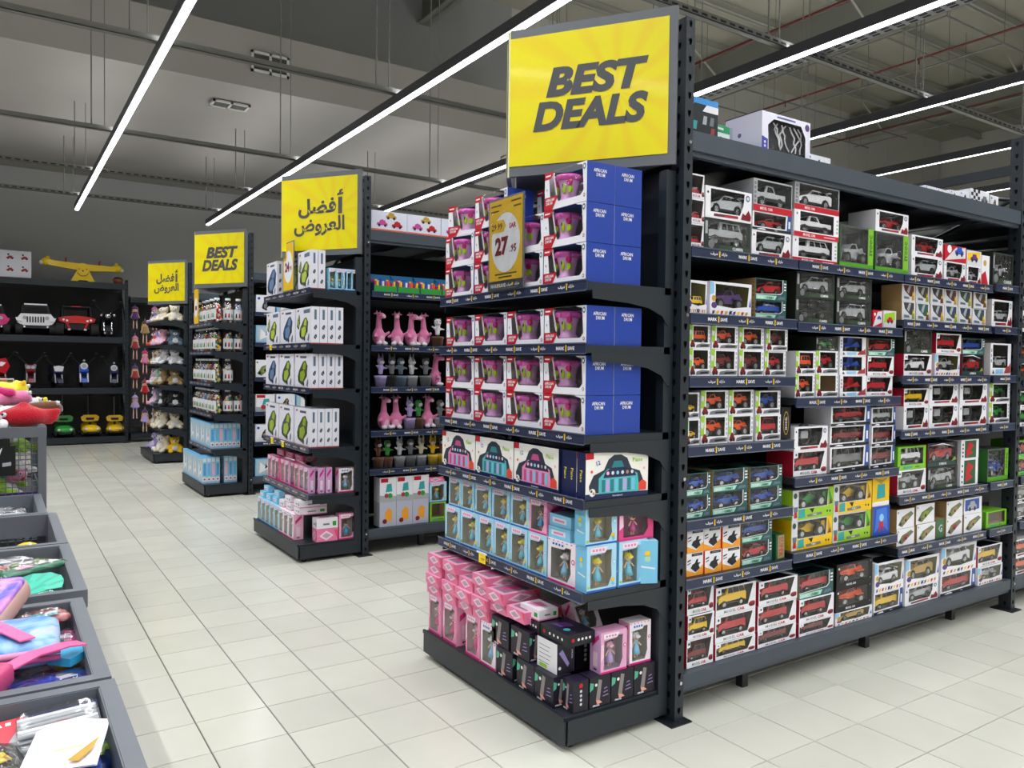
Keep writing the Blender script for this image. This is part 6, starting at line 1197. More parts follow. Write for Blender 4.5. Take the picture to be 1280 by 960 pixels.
# ---------------------------------------------------------------- third rack end: jars of blocks
JG = film_mat('jar_plastic', .08, .1, 20, base=.06)
@cached
def jar(v):
    b = MB(); b.lathe([(.001, .001), (.052, .001), (.056, .02), (.056, .13), (.045, .17), (.026, .2), (.026, .215)], JG, n=14); c = MB(); c.lathe([(.029, .212), (.03, .23), (.001, .232)], mat('jar_cap', 'dfe6ea', .4), n=12)
    f = MB(); random.seed(v); pal = [['white', 'yellow', 'offwhite', 'lgrey'], ['offwhite', 'white', 'sky', 'lilac'], ['offwhite', 'orange', 'red', 'white'], ['red', 'yellow', 'teal', 'white'], ['teal', 'lemon', 'red', 'white'], ['orange', 'red', 'yellow', 'blue']][v % 6]
    for i in range(60):
        a = random.uniform(0, 2*PI); z = .006+.16*(i/60); r = random.uniform(.02, .042)*(1 if z < .12 else .7); s = random.uniform(.008, .013)
        f.X = Matrix.Translation((r*math.cos(a), r*math.sin(a), z+.008)) @ Matrix.Rotation(random.uniform(0, 3), 4, 'Z') @ Matrix.Rotation(random.uniform(0, 3), 4, 'X'); f.box(-s, s, -s*.8, s*.8, -s*.7, s*.7, pal[i % 4])
    f.X = None; l = MB(); n = 12
    vs = [(.0568*math.cos(-PI/2+2.4*(i/n-.5)), .0568*math.sin(-PI/2+2.4*(i/n-.5)), z) for z in (.03, .125) for i in range(n+1)]; l.add(vs, [(i, i+1, n+2+i, n+1+i) for i in range(n)], 'offwhite', True)
    for k in range(3): a = -PI/2+.6*(k-1); F = (V((.0572*math.cos(a), .0572*math.sin(a), .04)), V((-math.sin(a), math.cos(a), 0)), V((0, 0, 1)), V((math.cos(a), math.sin(a), 0))); l.fpoly(F, [(-.01, .008), (.01, .008), (.006, .05), (-.006, .045)], ['dark', 'red', 'green'][k], .001)
    return [('blocks', f.mesh('blocks')), ('jar_body', b.mesh('jar_body')), ('cap', c.mesh('cap')), ('jar_label', l.mesh('jar_label'))]
n = 0
for k, z in enumerate(EZ3[:4]):
    ys = [[10.22, 9.9, 9.72, 9.5, 9.28], [10.26, 10.08, 9.9, 9.72, 9.5, 9.3], [10.24, 10.06, 9.88, 9.7, 9.5, 9.3], [10.26, 10.1, 9.94, 9.78, 9.6, 9.42, 9.27]][k]
    for i, y in enumerate(ys): t = endput('jar_of_blocks', jar((n*5+k) % 6), f'clear jar of coloured blocks, {ORD[i]} from left, shelf {["one","two","three","four"][k]} of third rack end', 'jar', 2.10, y, z+.001, 'jars of blocks'); n += 1; t.scale = (1.03, 1.03, 1.22)
    for i, x in enumerate([2.22, 2.337][:2 if k != 2 else 1]): t = put('jar_of_blocks', jar((k*3+i) % 6), f'clear jar of blocks on camera side, {["nearer corner", "nearer post"][i]}, shelf {["one","two","three","four"][k]}, third rack', 'jar', (x, 9.281, z+.001), 0, 'jars of blocks'); t.scale = (1.03, 1.03, 1.22)
for o in list(bpy.data.objects):
    if o.name.startswith('blocks'): o['kind'] = 'stuff'
for k, (z, x0) in enumerate([(EZ3[4]+.001, 2.035), (.141, 1.95)]):
    for i in range(4): endput('boxed_craft_set', printed('blueset', .27, .285 if k == 0 else .30, .045, i % 3), f'pale blue boxed set, {ORD[i]} from left, {["fifth", "floor"][k]} shelf, third rack end', 'toy box', x0, 10.24-i*.275, z, 'pale blue sets on third rack')
    for i in range(1, 7 if k == 0 else 8):
        if k == 1 and i == 4: continue
        endput('boxed_craft_set', printed('blueset', .27, .285 if k == 0 else .30, .045, i % 3), f'pale blue set spine, {ORD[i-1]} behind the front one, {["fifth", "floor"][k]} shelf', 'toy box', x0+i*.0475, 9.415-.0, z, 'pale blue sets on third rack')
t = thing('price_poster', 'thin edge-on yellow price poster on third rack end', 'price sign', (2.022, 9.99, 1.97), RX+.03); b = MB(); b.box(-.1, .1, 0, .006, 0, .42, 'e8bc20'); obj('card', b, t); b = MB(); F = (V((-.1, -.0005, 0)), V((1, 0, 0)), V((0, 0, 1)), V((0, -1, 0))); b.fcirc(F, .1, .2, .08, 'white', 16, .001, ry=.12); b.fpoly(F, [(.06, .17), (.14, .17), (.14, .22), (.06, .22)], 'darkred', .0016); obj('print', b, t)
# ---------------------------------------------------------------- third / farthest rack side shelves, slivers
for k, z in enumerate([2.1, 1.75, 1.35, .95, .6, .201]):
    for i in range(3):
        put('boxed_toy', printed(['whitebox', 'blueset', 'army', 'baby'][(k+i) % 4], .22, .2, .14, (k+i) % 3), f'box on camera side of third rack, {ORD[i]} from post, shelf {["one","two","three","four","five","six"][k]}', 'toy box', (2.62+i*.24, 9.18, z+.001), 0, 'boxes on third rack side')
# ---------------------------------------------------------------- farthest end: bears
bc = [('cream', 'white'), ('lilac', 'offwhite'), ('cream', 'lpink'), ('orange', 'lpink'), ('lpink', 'pink'), ('grey', 'lgrey'), ('kraft', 'cream'), ('white', 'offwhite'), ('mint', 'lpink'), ('kraft', 'cream'), ('dark', 'grey'), ('bluegrey', 'grey'), ('cream', 'red'), ('cream', 'white')]
nm = dict(cream='cream', lilac='lilac', orange='orange', lpink='pale pink', grey='grey', kraft='tan', white='white', mint='mint', dark='charcoal', bluegrey='blue-grey')
n = 0
for k, z in enumerate(EZ4+[.14]):
    L = [[('lilac', 13.5), ('cream', 13.2), ('cream', 12.88)], [('orange', 13.5), ('lilac', 13.25), ('lpink', 12.95)], [('kraft', 13.45), ('cream', 13.2), ('white', 12.85)], [('lpink', 13.5), ('mint', 13.25), ('kraft', 12.9)], [('lpink', 13.5), ('bluegrey', 13.2), ('dark', 12.85)], [('kraft', 13.5), ('cream', 13.2), ('cream', 12.9)], [('lilac', 13.5), ('white', 13.1), ('cream', 12.8)]][k]
    for i, (c, y) in enumerate(L):
        x = 2.155; sc = 1.35
        t = endput('soft_toy_bear', bear(c, 'offwhite' if c != 'white' else 'lgrey', 0), f'{nm[c]} soft bear, {["left", "middle", "right"][i]}, shelf {["one","two","three","four","five","six","seven"][k]} of farthest rack end', 'soft toy', x, y, z+.001, 'soft bears on farthest rack', [.2, -.2, .4][i]); t.scale = (1.5, 1.45, 1.02 if k == 0 else (1.12 if k in (2, 1) else 1.2))
    if k < 7:
        t = put('soft_toy_bear', bear(['cream', 'bluegrey', 'white', 'kraft', 'dark', 'cream', 'yellow'][k], 'offwhite'), f'{["cream", "blue-grey", "white", "tan", "charcoal", "cream", "yellow"][k]} soft bear facing camera beside post, shelf {["one","two","three","four","five","six","seven"][k]}, farthest rack', 'soft toy', (2.262, 12.69, z+.001), 0, 'soft bears on farthest rack'); t.scale = (1.35, 1.1, 1.12)
# ================================================================== BACK RACK WITH RIDE-ON TOYS
t = thing('shelving_rack', 'long dark rack against the back wall holding ride-on toys', 'shelving rack', (0, 0, 0))
for x in (2.0, -.98, -3.96):
    for yy in (15.98, 16.78): obj('upright', upright_mesh(), t, (x, yy, 0)); obj('foot_plate', foot_mesh(), t, (x, yy, 0))
DZ = [.13, 1.02, 1.945, 2.93]
for x0, x1 in ((-.93, 2.0), (-3.91, -.98)):
    for k, z in enumerate(DZ):
        for yy in (15.985, 16.8): b = MB(); b.box(x0, x1, yy, yy+.04, z-.11, z, RACK); obj('beam', b, t)
        b = MB(); b.box(x0, x1, 16.025, 16.8, z-.03, z-.005, RACK); obj('deck', b, t)
    b = MB(); b.box(x0, x1, 16.84, 16.85, .14, 2.9, mat('back_board', '3a3a3c', .8)); obj('back_panel', b, t)
for z0, z1 in ((.3, .9), (1.2, 1.8), (2.1, 2.8)):
    b = MB(); b.tube((2.03, 16.05, z0), (2.03, 16.78, z1), .014, RACK); obj('frame_brace', b, t)
t = thing('hanging_display_rack', 'dark display rack in the back corner hung with soft dolls', 'display rack', (0, 0, 0))
for x in (2.1, 3.55): b = MB(); b.box(x, x+.05, 16.5, 16.58, 0, 2.75, RACK); obj('post', b, t)
b = MB(); b.box(2.1, 3.6, 16.52, 16.56, .25, 2.6, mat('back_board', '3a3a3c', .8)); obj('back_panel', b, t)
b = MB(); b.box(2.1, 3.6, 16.0, 16.5, .08, .16, RACK); obj('base_shelf', b, t); b = MB(); b.box(2.1, 3.6, 16.05, 16.5, 2.6, 2.7, RACK); obj('top_beam', b, t)
pg = MB(); pg.tube((0, 0, 0), (0, -.42, .01), .005, CHROME, 5); pg = pg.mesh('peg')
# soft hanging dolls
@cached
def ragdoll(dress, hat, hair):
    d, h, hr, sk = plush(dress), plush(hat), plush(hair), plush('skin')
    bl = [((0, 0, -.06), (.042, .036, .04), sk), ((0, .008, -.052), (.048, .04, .042), hr), ((0, 0, -.03), (.055, .05, .018), h), ((0, 0, -.015), (.035, .033, .03), h), ((0, 0, -.10, 0, 0, -.2), (.03, .06), d), ((.03, 0, -.12, .065, -.01, -.19), (.014, .011), sk), ((-.03, 0, -.12, -.065, -.01, -.19), (.014, .011), sk),
          ((.022, 0, -.2, .026, 0, -.36), (.014, .011), sk), ((-.022, 0, -.2, -.026, 0, -.36), (.014, .011), sk), ((.026, -.01, -.375), (.015, .024, .014), h), ((-.026, -.01, -.375), (.015, .024, .014), h), ((-.045, 0, -.075, -.05, 0, -.13), (.014, .01), hr), ((.045, 0, -.075, .05, 0, -.13), (.014, .01), hr)]
    b = MB()
    for s in (-1, 1): b.ball((s*.014, -.036, -.058), .004, 'dark', 6, 4)
    b.poly([(-.008, -.037, -.075), (.008, -.037, -.075), (0, -.037, -.08)], 'red'); l = MB(); l.tube((0, 0, .01), (0, 0, .05), .002, 'white', 4)
    return [('soft_body', fuse(bl, 'soft_body', .009)), ('face', b.mesh('face')), ('hanging_loop', l.mesh('hanging_loop'))]
dd = [[('purple', 'purple', 'brown'), ('kraft', 'brown', 'gold'), ('purple', 'pink', 'brown'), ('kraft', 'cream', 'brown')], [('brick', 'pink', 'kraft'), ('pink', 'hot', 'brown'), ('brick', 'brick', 'kraft'), ('pink', 'lpink', 'brown')], [('brick', 'purple', 'kraft'), ('red', 'brick', 'brown'), ('lilac', 'lilac', 'brown'), ('red', 'pink', 'gold')], [('lilac', 'lilac', 'brown'), ('lilac', 'purple', 'kraft'), ('lilac', 'lilac', 'kraft'), ('purple', 'lilac', 'brown')]]
for r in range(4):
    for c in range(4):
        x, z = 2.185+c*.165, 2.52-r*.555-.27*(c % 2)
        obj('peg', pg, t, (x, 16.52, z+.09)); q = put('soft_doll', ragdoll(*dd[min(r, 3)][(c+r//4) % 4]), f'hanging soft doll in {dict(purple="purple", kraft="tan", brick="dusty red", pink="pink", red="red", lilac="lilac")[dd[min(r, 3)][(c+r//4) % 4][0]]} dress, {ORD[r]} row, {ORD[c]} from left, back corner', 'soft doll', (x, 16.13-.02*c, z+.01), 0, 'soft dolls hanging at the back'); q.scale = (1.15, 1.1, 1.12)
# ---- ride-on vehicles, all facing the shop (-Y)
@cached
def kid_jeep(col):
    b = MB(); pc = paint(col); b.prism([(-.2, .16), (-.27, .22), (-.27, .30), (-.22, .37), (.22, .37), (.27, .30), (.27, .22), (.2, .16)], 0, .55, pc, 'y'); b.prism([(-.28, .24), (-.30, .30), (-.2, .30), (-.2, .24)], -.02, .14, pc, 'y'); b.prism([(.2, .24), (.2, .30), (.30, .30), (.28, .24)], -.02, .14, pc, 'y')
    b.box(-.24, .24, -.03, .02, .12, .17, 'dark'); g = MB()
    for k in range(7): g.box(-.125+.04*k-.012, -.125+.04*k+.008, -.008, 0, .22, .32, 'dark')
    l = MB()
    for s in (-1, 1): l.cyl((s*.165, -.012, .30), .03, .015, 'lgrey', 'y', 12); l.cyl((s*.17, -.04, .145), .016, .012, 'white', 'y', 8)
    w = MB(); w.prism([(-.22, .37), (-.19, .52), (.19, .52), (.22, .37), (.19, .37), (.165, .5), (-.165, .5), (-.19, .37)], .12, .15, 'dark', 'y'); w.box(-.17, .17, .11, .14, .525, .55, 'white'); w.box(-.2, .2, .5, .55, .37, .55, 'dark')
    wh = MB(); wh.cyl((0, -.03, 0), .1, .1, RUBBER, 'x', 16); wh = wh.mesh('wheel')
    return [('body', b.mesh('body')), ('grille', g.mesh('grille')), ('lights', l.mesh('lights')), ('windscreen_frame', w.mesh('windscreen_frame'))]+[('wheel', wh, [], (x-.05, y, .1)) for x in (-.25, .25) for y in (.08, .5)]
@cached
def kid_utv(col):
    b = MB(); pc = paint(col); b.prism([(-.18, .24), (-.28, .27), (-.3, .33), (-.2, .36), (0, .38), (.2, .36), (.3, .33), (.28, .27), (.18, .24)], 0, .3, pc, 'y'); b.box(-.2, .2, .02, .6, .14, .3, 'dark')
    a = MB()
    for s in (-1, 1): a.prism([(s*.1, .12), (s*.13, .12), (s*.18, .24), (s*.15, .24)][::s], -.01, .02, 'red', 'y'); a.box(s*.13-.02, s*.13+.02, -.012, .02, .11, .14, 'offwhite')
    a.box(-.1, .1, -.005, .01, .12, .22, 'dark'); l = MB()
    for s in (-1, 1): l.cyl((s*.22, -.015, .30), .02, .02, 'white', 'y', 10); l.cyl((s*.165, -.015, .285), .02, .02, 'white', 'y', 10)
    r = MB()
    for s in (-1, 1): r.path([(s*.24, .1, .34), (s*.22, .2, .55), (s*.22, .5, .55), (s*.24, .6, .3)], .014, 'dark')
    r.path([(-.22, .2, .55), (.22, .2, .55)], .018, 'dark'); r.path([(-.22, .5, .55), (.22, .5, .55)], .014, 'dark'); r.box(-.08, .08, .18, .2, .545, .565, 'brick'); r.box(-.19, .19, .45, .52, .3, .5, 'dark')
    wh = MB(); wh.cyl((0, -.03, 0), .12, .12, RUBBER, 'x', 16); wh = wh.mesh('wheel')
    return [('body', b.mesh('body')), ('bumper', a.mesh('bumper')), ('lights', l.mesh('lights')), ('roll_cage', r.mesh('roll_cage'))]+[('wheel', wh, [], (x-.06, y, .12)) for x in (-.28, .28) for y in (.05, .55)]
@cached
def kid_bike(col, shield, chrome=False):
    f = MB(); fc = CHROME if chrome else P('white') if col == 'blue' and shield == 'round' else P('lgrey')
    for s in (-1, 1): f.tube((s*.06, 0, .1), (s*.06, .12, .42), .014, fc); f.tube((s*.05, .12, .42), (s*.19, .16, .56), .009, 'dark'); f.tube((s*.19, .16, .56), (s*.25, .2, .55), .016, RUBBER); f.tube((s*.12, .14, .5), (s*.2, .1, .62), .005, 'dark'); f.ball((s*.21, .1, .63), (.035, .012, .022), 'dark', 8, 5)
    w = MB(); w.cyl((-.03, 0, 0), .1, .06, RUBBER, 'x', 18); w.cyl((-.032, 0, 0), .05, .064, CHROME, 'x', 10); wm = w.mesh('wheel')
    b = MB(); pc = paint(col); b.prism([(.0, .3), (.1, .42), (.3, .4), (.5, .44), (.62, .36), (.4, .2), (.15, .2)], -.07, .07, pc, 'x'); b.prism([(-.11, .1), (-.08, .17), (0, .2), (.1, .16), (.12, .12), (.02, .18), (-.07, .14)], -.045, .045, pc, 'x'); b.box(-.09, .09, .12, .5, .12, .25, 'dark')
    h = MB()
    if shield == 'round': h.cyl((0, .03, .40), .062, .02, 'offwhite', 'y', 16); h.cyl((0, .025, .40), .04, .02, 'lgrey', 'y', 12); h.ball((0, .05, .5), .022, 'lgrey', 8, 5)
    elif shield == 'wide': h.prism([(-.09, .42), (-.07, .33), (0, .29), (.07, .33), (.09, .42), (0, .44)], .02, .04, 'offwhite', 'y')
    elif shield == 'twin': [h.cyl((s*.035, .02, .37), .03, .02, 'lgrey', 'y', 12) for s in (-1, 1)]; h.prism([(-.09, .42), (-.08, .34), (.08, .34), (.09, .42), (0, .4)], .03, .05, 'grey', 'y')
    elif shield == 'fairing': h.prism([(-.1, .3), (-.04, .5), (.06, .52), (.12, .38), (.05, .25)], 0, .06, pc, 'y'); h.prism([(-.06, .38), (-.02, .46), (.06, .44), (0, .38)], -.004, 0, 'white', 'y')
    else: h.ball((0, .0, .37), (.055, .04, .05), CHROME, 12, 8); [h.ball((s*.1, .02, .38), (.025, .02, .03), CHROME, 8, 6) for s in (-1, 1)]; [h.ball((s*.05, -.02, .07), .018, 'white', 8, 5) for s in (-1, 1)]
    return [('fork_and_handlebar', f.mesh('fork_and_handlebar')), ('body', b.mesh('body')), ('headlamp', h.mesh('headlamp')), ('wheel', wm, [], (0, 0, .1)), ('wheel', wm, [], (0, .55, .1))]
@cached
def push_car(col):
    pc = paint(col); b = MB()
    b.ball((0, .12, .12), (.16, .17, .085), pc, 16, 8); b.box(-.13, .13, .1, .6, .06, .12, pc); b.ball((0, .55, .15), (.14, .12, .09), pc, 12, 6); b.box(-.09, .09, -.035, .0, .055, .085, 'dark')
    s = MB(); s.prism([(-.13, .26), (-.15, .33), (-.1, .37), (.1, .37), (.15, .33), (.13, .26), (.06, .25), (-.06, .25)], .3, .33, pc, 'y'); s.prism([(-.06, .28), (-.07, .32), (.07, .32), (.06, .28)], .29, .3, 'dark', 'y'); s.tube((0, .32, .12), (0, .32, .27), .02, 'dark')
    l = MB()
    for k in (-1, 1): l.ball((k*.09, -.005, .13), (.03, .025, .028), 'offwhite', 8, 5)
    h = MB(); h.tube((0, .62, .2), (0, .7, .72), .012, 'grey'); h.tube((-.07, .7, .72), (.07, .7, .72), .014, 'dark')
    w = MB(); w.cyl((-.02, 0, 0), .05, .04, RUBBER, 'x', 14); w = w.mesh('wheel')
    return [('body', b.mesh('body')), ('steering_wheel', s.mesh('steering_wheel')), ('headlamps', l.mesh('headlamps')), ('push_handle', h.mesh('push_handle'))]+[('wheel', w, [], (x, y, .05)) for x in (-.14, .14) for y in (.1, .52)]
yb = 16.1
def ride(parts, name, lab, cat, x, k, s=1.0, rz=0, g=None, y=yb): q = put(name, parts, lab, cat, (x, y, DZ[k]), rz, g); q.scale = (s, s, s)
ride(kid_jeep('white'), 'ride_on_jeep', 'white ride-on jeep on the back rack upper deck', 'ride-on toy', .60, 2, 1.02); ride(kid_jeep('hot'), 'ride_on_jeep', 'bright pink ride-on jeep cut by the left edge of view', 'ride-on toy', -.07, 2, .95)
ride(kid_utv('red'), 'ride_on_buggy', 'red and black ride-on buggy beside the white jeep', 'ride-on toy', 1.235, 2, .98); ride(kid_bike('black', 'chrome', True), 'ride_on_motorbike', 'chrome and black ride-on motorbike on upper deck', 'ride-on toy', 1.73, 2, 1.05)
ride(kid_bike('red', 'fairing'), 'ride_on_motorbike', 'red ride-on sports motorbike at left edge, middle deck', 'ride-on toy', .1, 1, 1.0, .3); ride(kid_bike('darkred', 'twin'), 'ride_on_motorbike', 'dark red ride-on motorbike with twin headlamps, middle deck', 'ride-on toy', .52, 1, .98)
ride(kid_bike('navy', 'wide'), 'ride_on_motorbike', 'dark blue ride-on motorbike with wide white number plate', 'ride-on toy', 0.95, 1, .9, .15); ride(kid_bike('blue', 'round'), 'ride_on_motorbike', 'blue and white ride-on motorbike with round white headlamp', 'ride-on toy', 1.345, 1, .98); ride(kid_bike('navy', 'round'), 'ride_on_motorbike', 'dark blue ride-on motorbike by the right upright, middle deck', 'ride-on toy', 1.83, 1, .9, -.1)
ride(push_car('green'), 'ride_on_push_car', 'green ride-on push car on the lowest deck', 'ride-on toy', 1.04, 0, 1.02); ride(push_car('yellow'), 'ride_on_push_car', 'yellow ride-on push car next to the green one', 'ride-on toy', 1.465, 0, 1.02); ride(push_car('yellow'), 'ride_on_push_car', 'yellow ride-on push car beside the right upright, lowest deck', 'ride-on toy', 1.85, 0, .98, -.08)
ride(push_car('red'), 'ride_on_push_car', 'dark red ride-on push car behind the soft toy bin', 'ride-on toy', .55, 0, 1.0)
put('boxed_ride_on', printed('rideprint', .82, .46, .3), 'large white box with red vehicle prints on back rack top', 'toy box', (.12, 16.05, 2.932))
t = thing('toy_seesaw', 'yellow smiling plastic seesaw on top of the back rack', 'seesaw', (1.33, 16.25, 2.932)); yc = paint('f6d000')
b = MB(); b.prism([(-.2, 0), (-.09, .2), (-.08, .28), (0, .33), (.08, .28), (.1, .2), (.2, 0), (.1, 0), (.06, .03), (-.06, .03), (-.1, 0)], -.1, .1, yc, 'y'); b.cyl((0, -.11, .24), .1, .22, yc, 'y', 18); obj('base', b, t)
f = MB(); F = (V((0, -.112, 0)), V((1, 0, 0)), V((0, 0, 1)), V((0, -1, 0)))
for i in range(9): a0, a1 = PI+.35+i*.27, PI+.35+(i+1)*.27; f.fpoly(F, [(.1*math.cos(a0), .2+.1*math.sin(a0)), (.1*math.cos(a1), .2+.1*math.sin(a1)), (.09*math.cos(a1), .2+.09*math.sin(a1)), (.09*math.cos(a0), .2+.09*math.sin(a0))], 'brown')
for s in (-1, 1): f.fcirc(F, s*.06, .23, .014, 'orange')
f.fcirc(F, 0, .2, .014, 'dark'); obj('face_print', f, t)
b = MB(); b.X = Matrix.Translation((0, 0, .23)) @ Matrix.Rotation(math.radians(2.5), 4, 'Y')
b.prism([(-.54, .02), (-.54, .11), (-.1, .10), (.1, .10), (.54, .11), (.54, .02), (.1, -.02), (-.1, -.02)], -.07, .07, yc, 'y')
for s in (-1, 1): b.ball((s*.56, 0, .08), (.09, .08, .075), yc, 12, 8); b.ball((s*.63, 0, .06), (.05, .05, .045), 'cream', 10, 6); b.ball((s*.55, 0, .16), (.035, .05, .03), yc, 8, 6)
obj('beam', b, t); b = MB(); b.X = Matrix.Translation((0, 0, .23)) @ Matrix.Rotation(math.radians(2.5), 4, 'Y')
for s in (-1, 1): b.tube((s*.27, 0, .07), (s*.27, 0, .17), .016, 'brick'); b.tube((s*.27, -.08, .17), (s*.27, .08, .17), .014, 'brick')
obj('handle', b, t)
t = thing('small_basket', 'small brown basket on back rack top by the right upright', 'basket', (1.9, 16.15, 2.932)); b = MB(); b.lathe([(.001, 0), (.07, 0), (.09, .08), (.085, .085)], mat('wicker', '8a4a28', .8, noise=.3, nscale=60), n=14); obj('bowl', b, t); b = MB(); b.ball((0, 0, .09), (.08, .07, .04), 'dark', 10, 6); obj('filling', b, t)

# ================================================================== DUMP BINS ALONG THE LEFT
@cached
def wire_panel(L, H, n, m, ax):
    b = MB()
    for i in range(n+1):
        u = L*i/n; b.tube((u, 0, 0) if ax == 'x' else (0, u, 0), (u, 0, H) if ax == 'x' else (0, u, H), .0022, BINM, 4)
    for j in range(m+1):
        z = H*j/m; b.tube((0, 0, z), (L, 0, z) if ax == 'x' else (0, L, z), .0022, BINM, 4)
    return b.mesh('wire_mesh')
def dump_bin(x0, x1, y0, y1, z, label, floor_z=.5, hm=.32):
    t = thing('dump_bin', label, 'display bin', (0, 0, 0)); w = .034; dpt = .055
    for (a, c, d, e) in ((x0, x1, y0, y0+w), (x0, x1, y1-w, y1), (x0, x0+w, y0+w, y1-w), (x1-w, x1, y0+w, y1-w)):
        b = MB(); b.box(a, c, d, e, z-dpt, z, BINM); obj('rim_rail', b, t)
    for px in (x0+.002, x1-.04-.002):
        for py in (y0+.002, y1-.042): b = MB(); b.box(px, px+.04, py, py+.04, .0, z-dpt, BINM); obj('leg', b, t)
    for (px, py, L, ax) in ((x0+.04, y0+.015, x1-x0-.08, 'x'), (x0+.04, y1-.015, x1-x0-.08, 'x'), (x0+.015, y0+.04, y1-y0-.08, 'y'), (x1-.015, y0+.04, y1-y0-.08, 'y')):
        obj('wire_mesh', wire_panel(round(L, 3), hm, int(L/.03), int(hm/.03), ax), t, (px, py, z-dpt-hm), kind='stuff')
        b = MB(); LL = (px, px+L, py-.01, py+.01) if ax == 'x' else (px-.01, px+.01, py, py+L); b.box(*LL, z-dpt-hm-.03, z-dpt-hm, BINM); obj('lower_rail', b, t)
    b = MB(); b.box(x0+.02, x1-.02, y0+.02, y1-.02, floor_z-.02, floor_z, BINM); obj('bin_floor', b, t)
    # side cheek plates just under the rim
    for s in ((x1-w-.003, x1-w, y0+.03, y1-.03), (x0+.03, x1-.03, y1-w-.003, y1-w)): b = MB(); b.box(*s, z-.16 if s[1]-s[0] < .1 else z-.10, z-.002, BINM); obj('inner_plate', b, t)
    return t
BX = -.72
dump_bin(BX, .226, 1.16, 1.985, .8, 'grey steel dump bin nearest the camera, with stationery packs', .665); dump_bin(BX, .222, 2.0, 2.72, .8, 'second grey dump bin, full of bags and a purple slipper', .675)
dump_bin(BX+.02, .243, 2.80, 3.552, .8, 'third grey dump bin, with green and teal packs', .69); dump_bin(BX+.02, .241, 3.565, 4.30, .8, 'fourth grey dump bin, with a yellow ball', .60); dump_bin(BX, .205, 4.31, 4.945, .8, 'fifth grey dump bin, with silver wrapped packs', .67)
dump_bin(BX, .236, 5.0, 6.1, 1.157, 'tall mesh bin heaped with soft toys', .74, .33)
# ---- things in the bins
def rounded_slab(w, l, h, m, n=4, puff=.3, smooth=True):
    """soft rectangular slab centred at origin on z=0"""
    b = MB(); prof = [(.0, 1.), (.0, .0)]; N = 24; rings = []
    for (zz, s) in ((0, .9), (h*.15, .985), (h*.5, 1), (h*.85, .975), (h, .86)):
        r = []
        for i in range(N):
            a = 2*PI*i/N; c, d = math.cos(a), math.sin(a); e = .35
            r.append((w/2*s*math.copysign(abs(c)**e, c), l/2*s*math.copysign(abs(d)**e, d), zz))
        rings.append(r)
    vs = [p for r in rings for p in r]+[(0, 0, h*(1+puff*.2)), (0, 0, 0)]
    fs = [(j*N+i, j*N+(i+1) % N, (j+1)*N+(i+1) % N, (j+1)*N+i) for j in range(4) for i in range(N)]+[(4*N+i, 4*N+(i+1) % N, 5*N) for i in range(N)]+[((i+1) % N, i, 5*N+1) for i in range(N)]
    b.add(vs, fs, m, smooth); return b
def marble(name, c1, c2, c3, scale=6):
    m = bpy.data.materials.new(name); m.use_nodes = True; t = m.node_tree; b = t.nodes['Principled BSDF']; b.inputs['Roughness'].default_value = .35
    tc = nd(t, 'ShaderNodeTexCoord'); n = nd(t, 'ShaderNodeTexNoise'); n.inputs['Scale'].default_value = scale; n.inputs['Detail'].default_value = 3; n.inputs['Distortion'].default_value = 2.5; r = nd(t, 'ShaderNodeValToRGB')
    t.links.new(tc.outputs['Object'], n.inputs['Vector']); t.links.new(n.outputs['Fac'], r.inputs['Fac']); t.links.new(r.outputs['Color'], b.inputs['Base Color'])
    r.color_ramp.elements[0].position = .35; r.color_ramp.elements[0].color = srgb(c1); r.color_ramp.elements[1].position = .65; r.color_ramp.elements[1].color = srgb(c3); e = r.color_ramp.elements.new(.5); e.color = srgb(c2); return m
def strapm(pts, w, m, th=.004):
    b = MB()
    for a, c in zip(pts, pts[1:]):
        a, c = V(a), V(c); d = (c-a).normalized(); s = d.cross(V((0, 0, 1))); s = s.normalized()*w/2 if s.length > .01 else V((w/2, 0, 0)); u = V((0, 0, th))
        vs = [a-s, a+s, c+s, c-s, a-s+u, a+s+u, c+s+u, c-s+u]; b.add(vs, [(0, 3, 2, 1), (4, 5, 6, 7), (0, 1, 5, 4), (1, 2, 6, 5), (2, 3, 7, 6), (3, 0, 4, 7)], m)
    return b
def pillow_pack(w, l, col, col2, seed, film=True):
    random.seed(seed); a = rounded_slab(w*.9, l*.9, .018, P(col)); f = MB(); n = 9
    vs = []
    for i in range(n+1):
        for j in range(n+1):
            u, v = i/n-.5, j/n-.5; e = max(0, 1-(2*max(abs(u), abs(v)))**4); vs.append((u*w, v*l, .006+e*(.022+random.uniform(-.005, .007))))
    f.add(vs, [(i*(n+1)+j, (i+1)*(n+1)+j, (i+1)*(n+1)+j+1, i*(n+1)+j+1) for i in range(n) for j in range(n)], CRUMPLE, True)
    d = MB(); F = (V((-w/2, -l/2, .021)), V((1, 0, 0)), V((0, 1, 0)), V((0, 0, 1)))
    for k in range(4): x, y = random.uniform(.15, .6)*w, random.uniform(.15, .6)*l; d.fpoly(F, [(x, y), (x+w*.25, y+l*.04), (x+w*.2, y+l*.25), (x-w*.02, y+l*.2)], col2 if k % 2 else 'offwhite', .0005+k*.0008)
    return [('card', a.mesh('card')), ('print', d.mesh('print')), ('wrapping', f.mesh('wrapping'))]
def binput(name, parts, label, cat, x, y, z, rz=0, tx=0, ty=0, g=None): return put(name, parts, label, cat, (x, y, z+(.022 if y < 3.5 else 0)), 0, g, (tx, ty, rz))
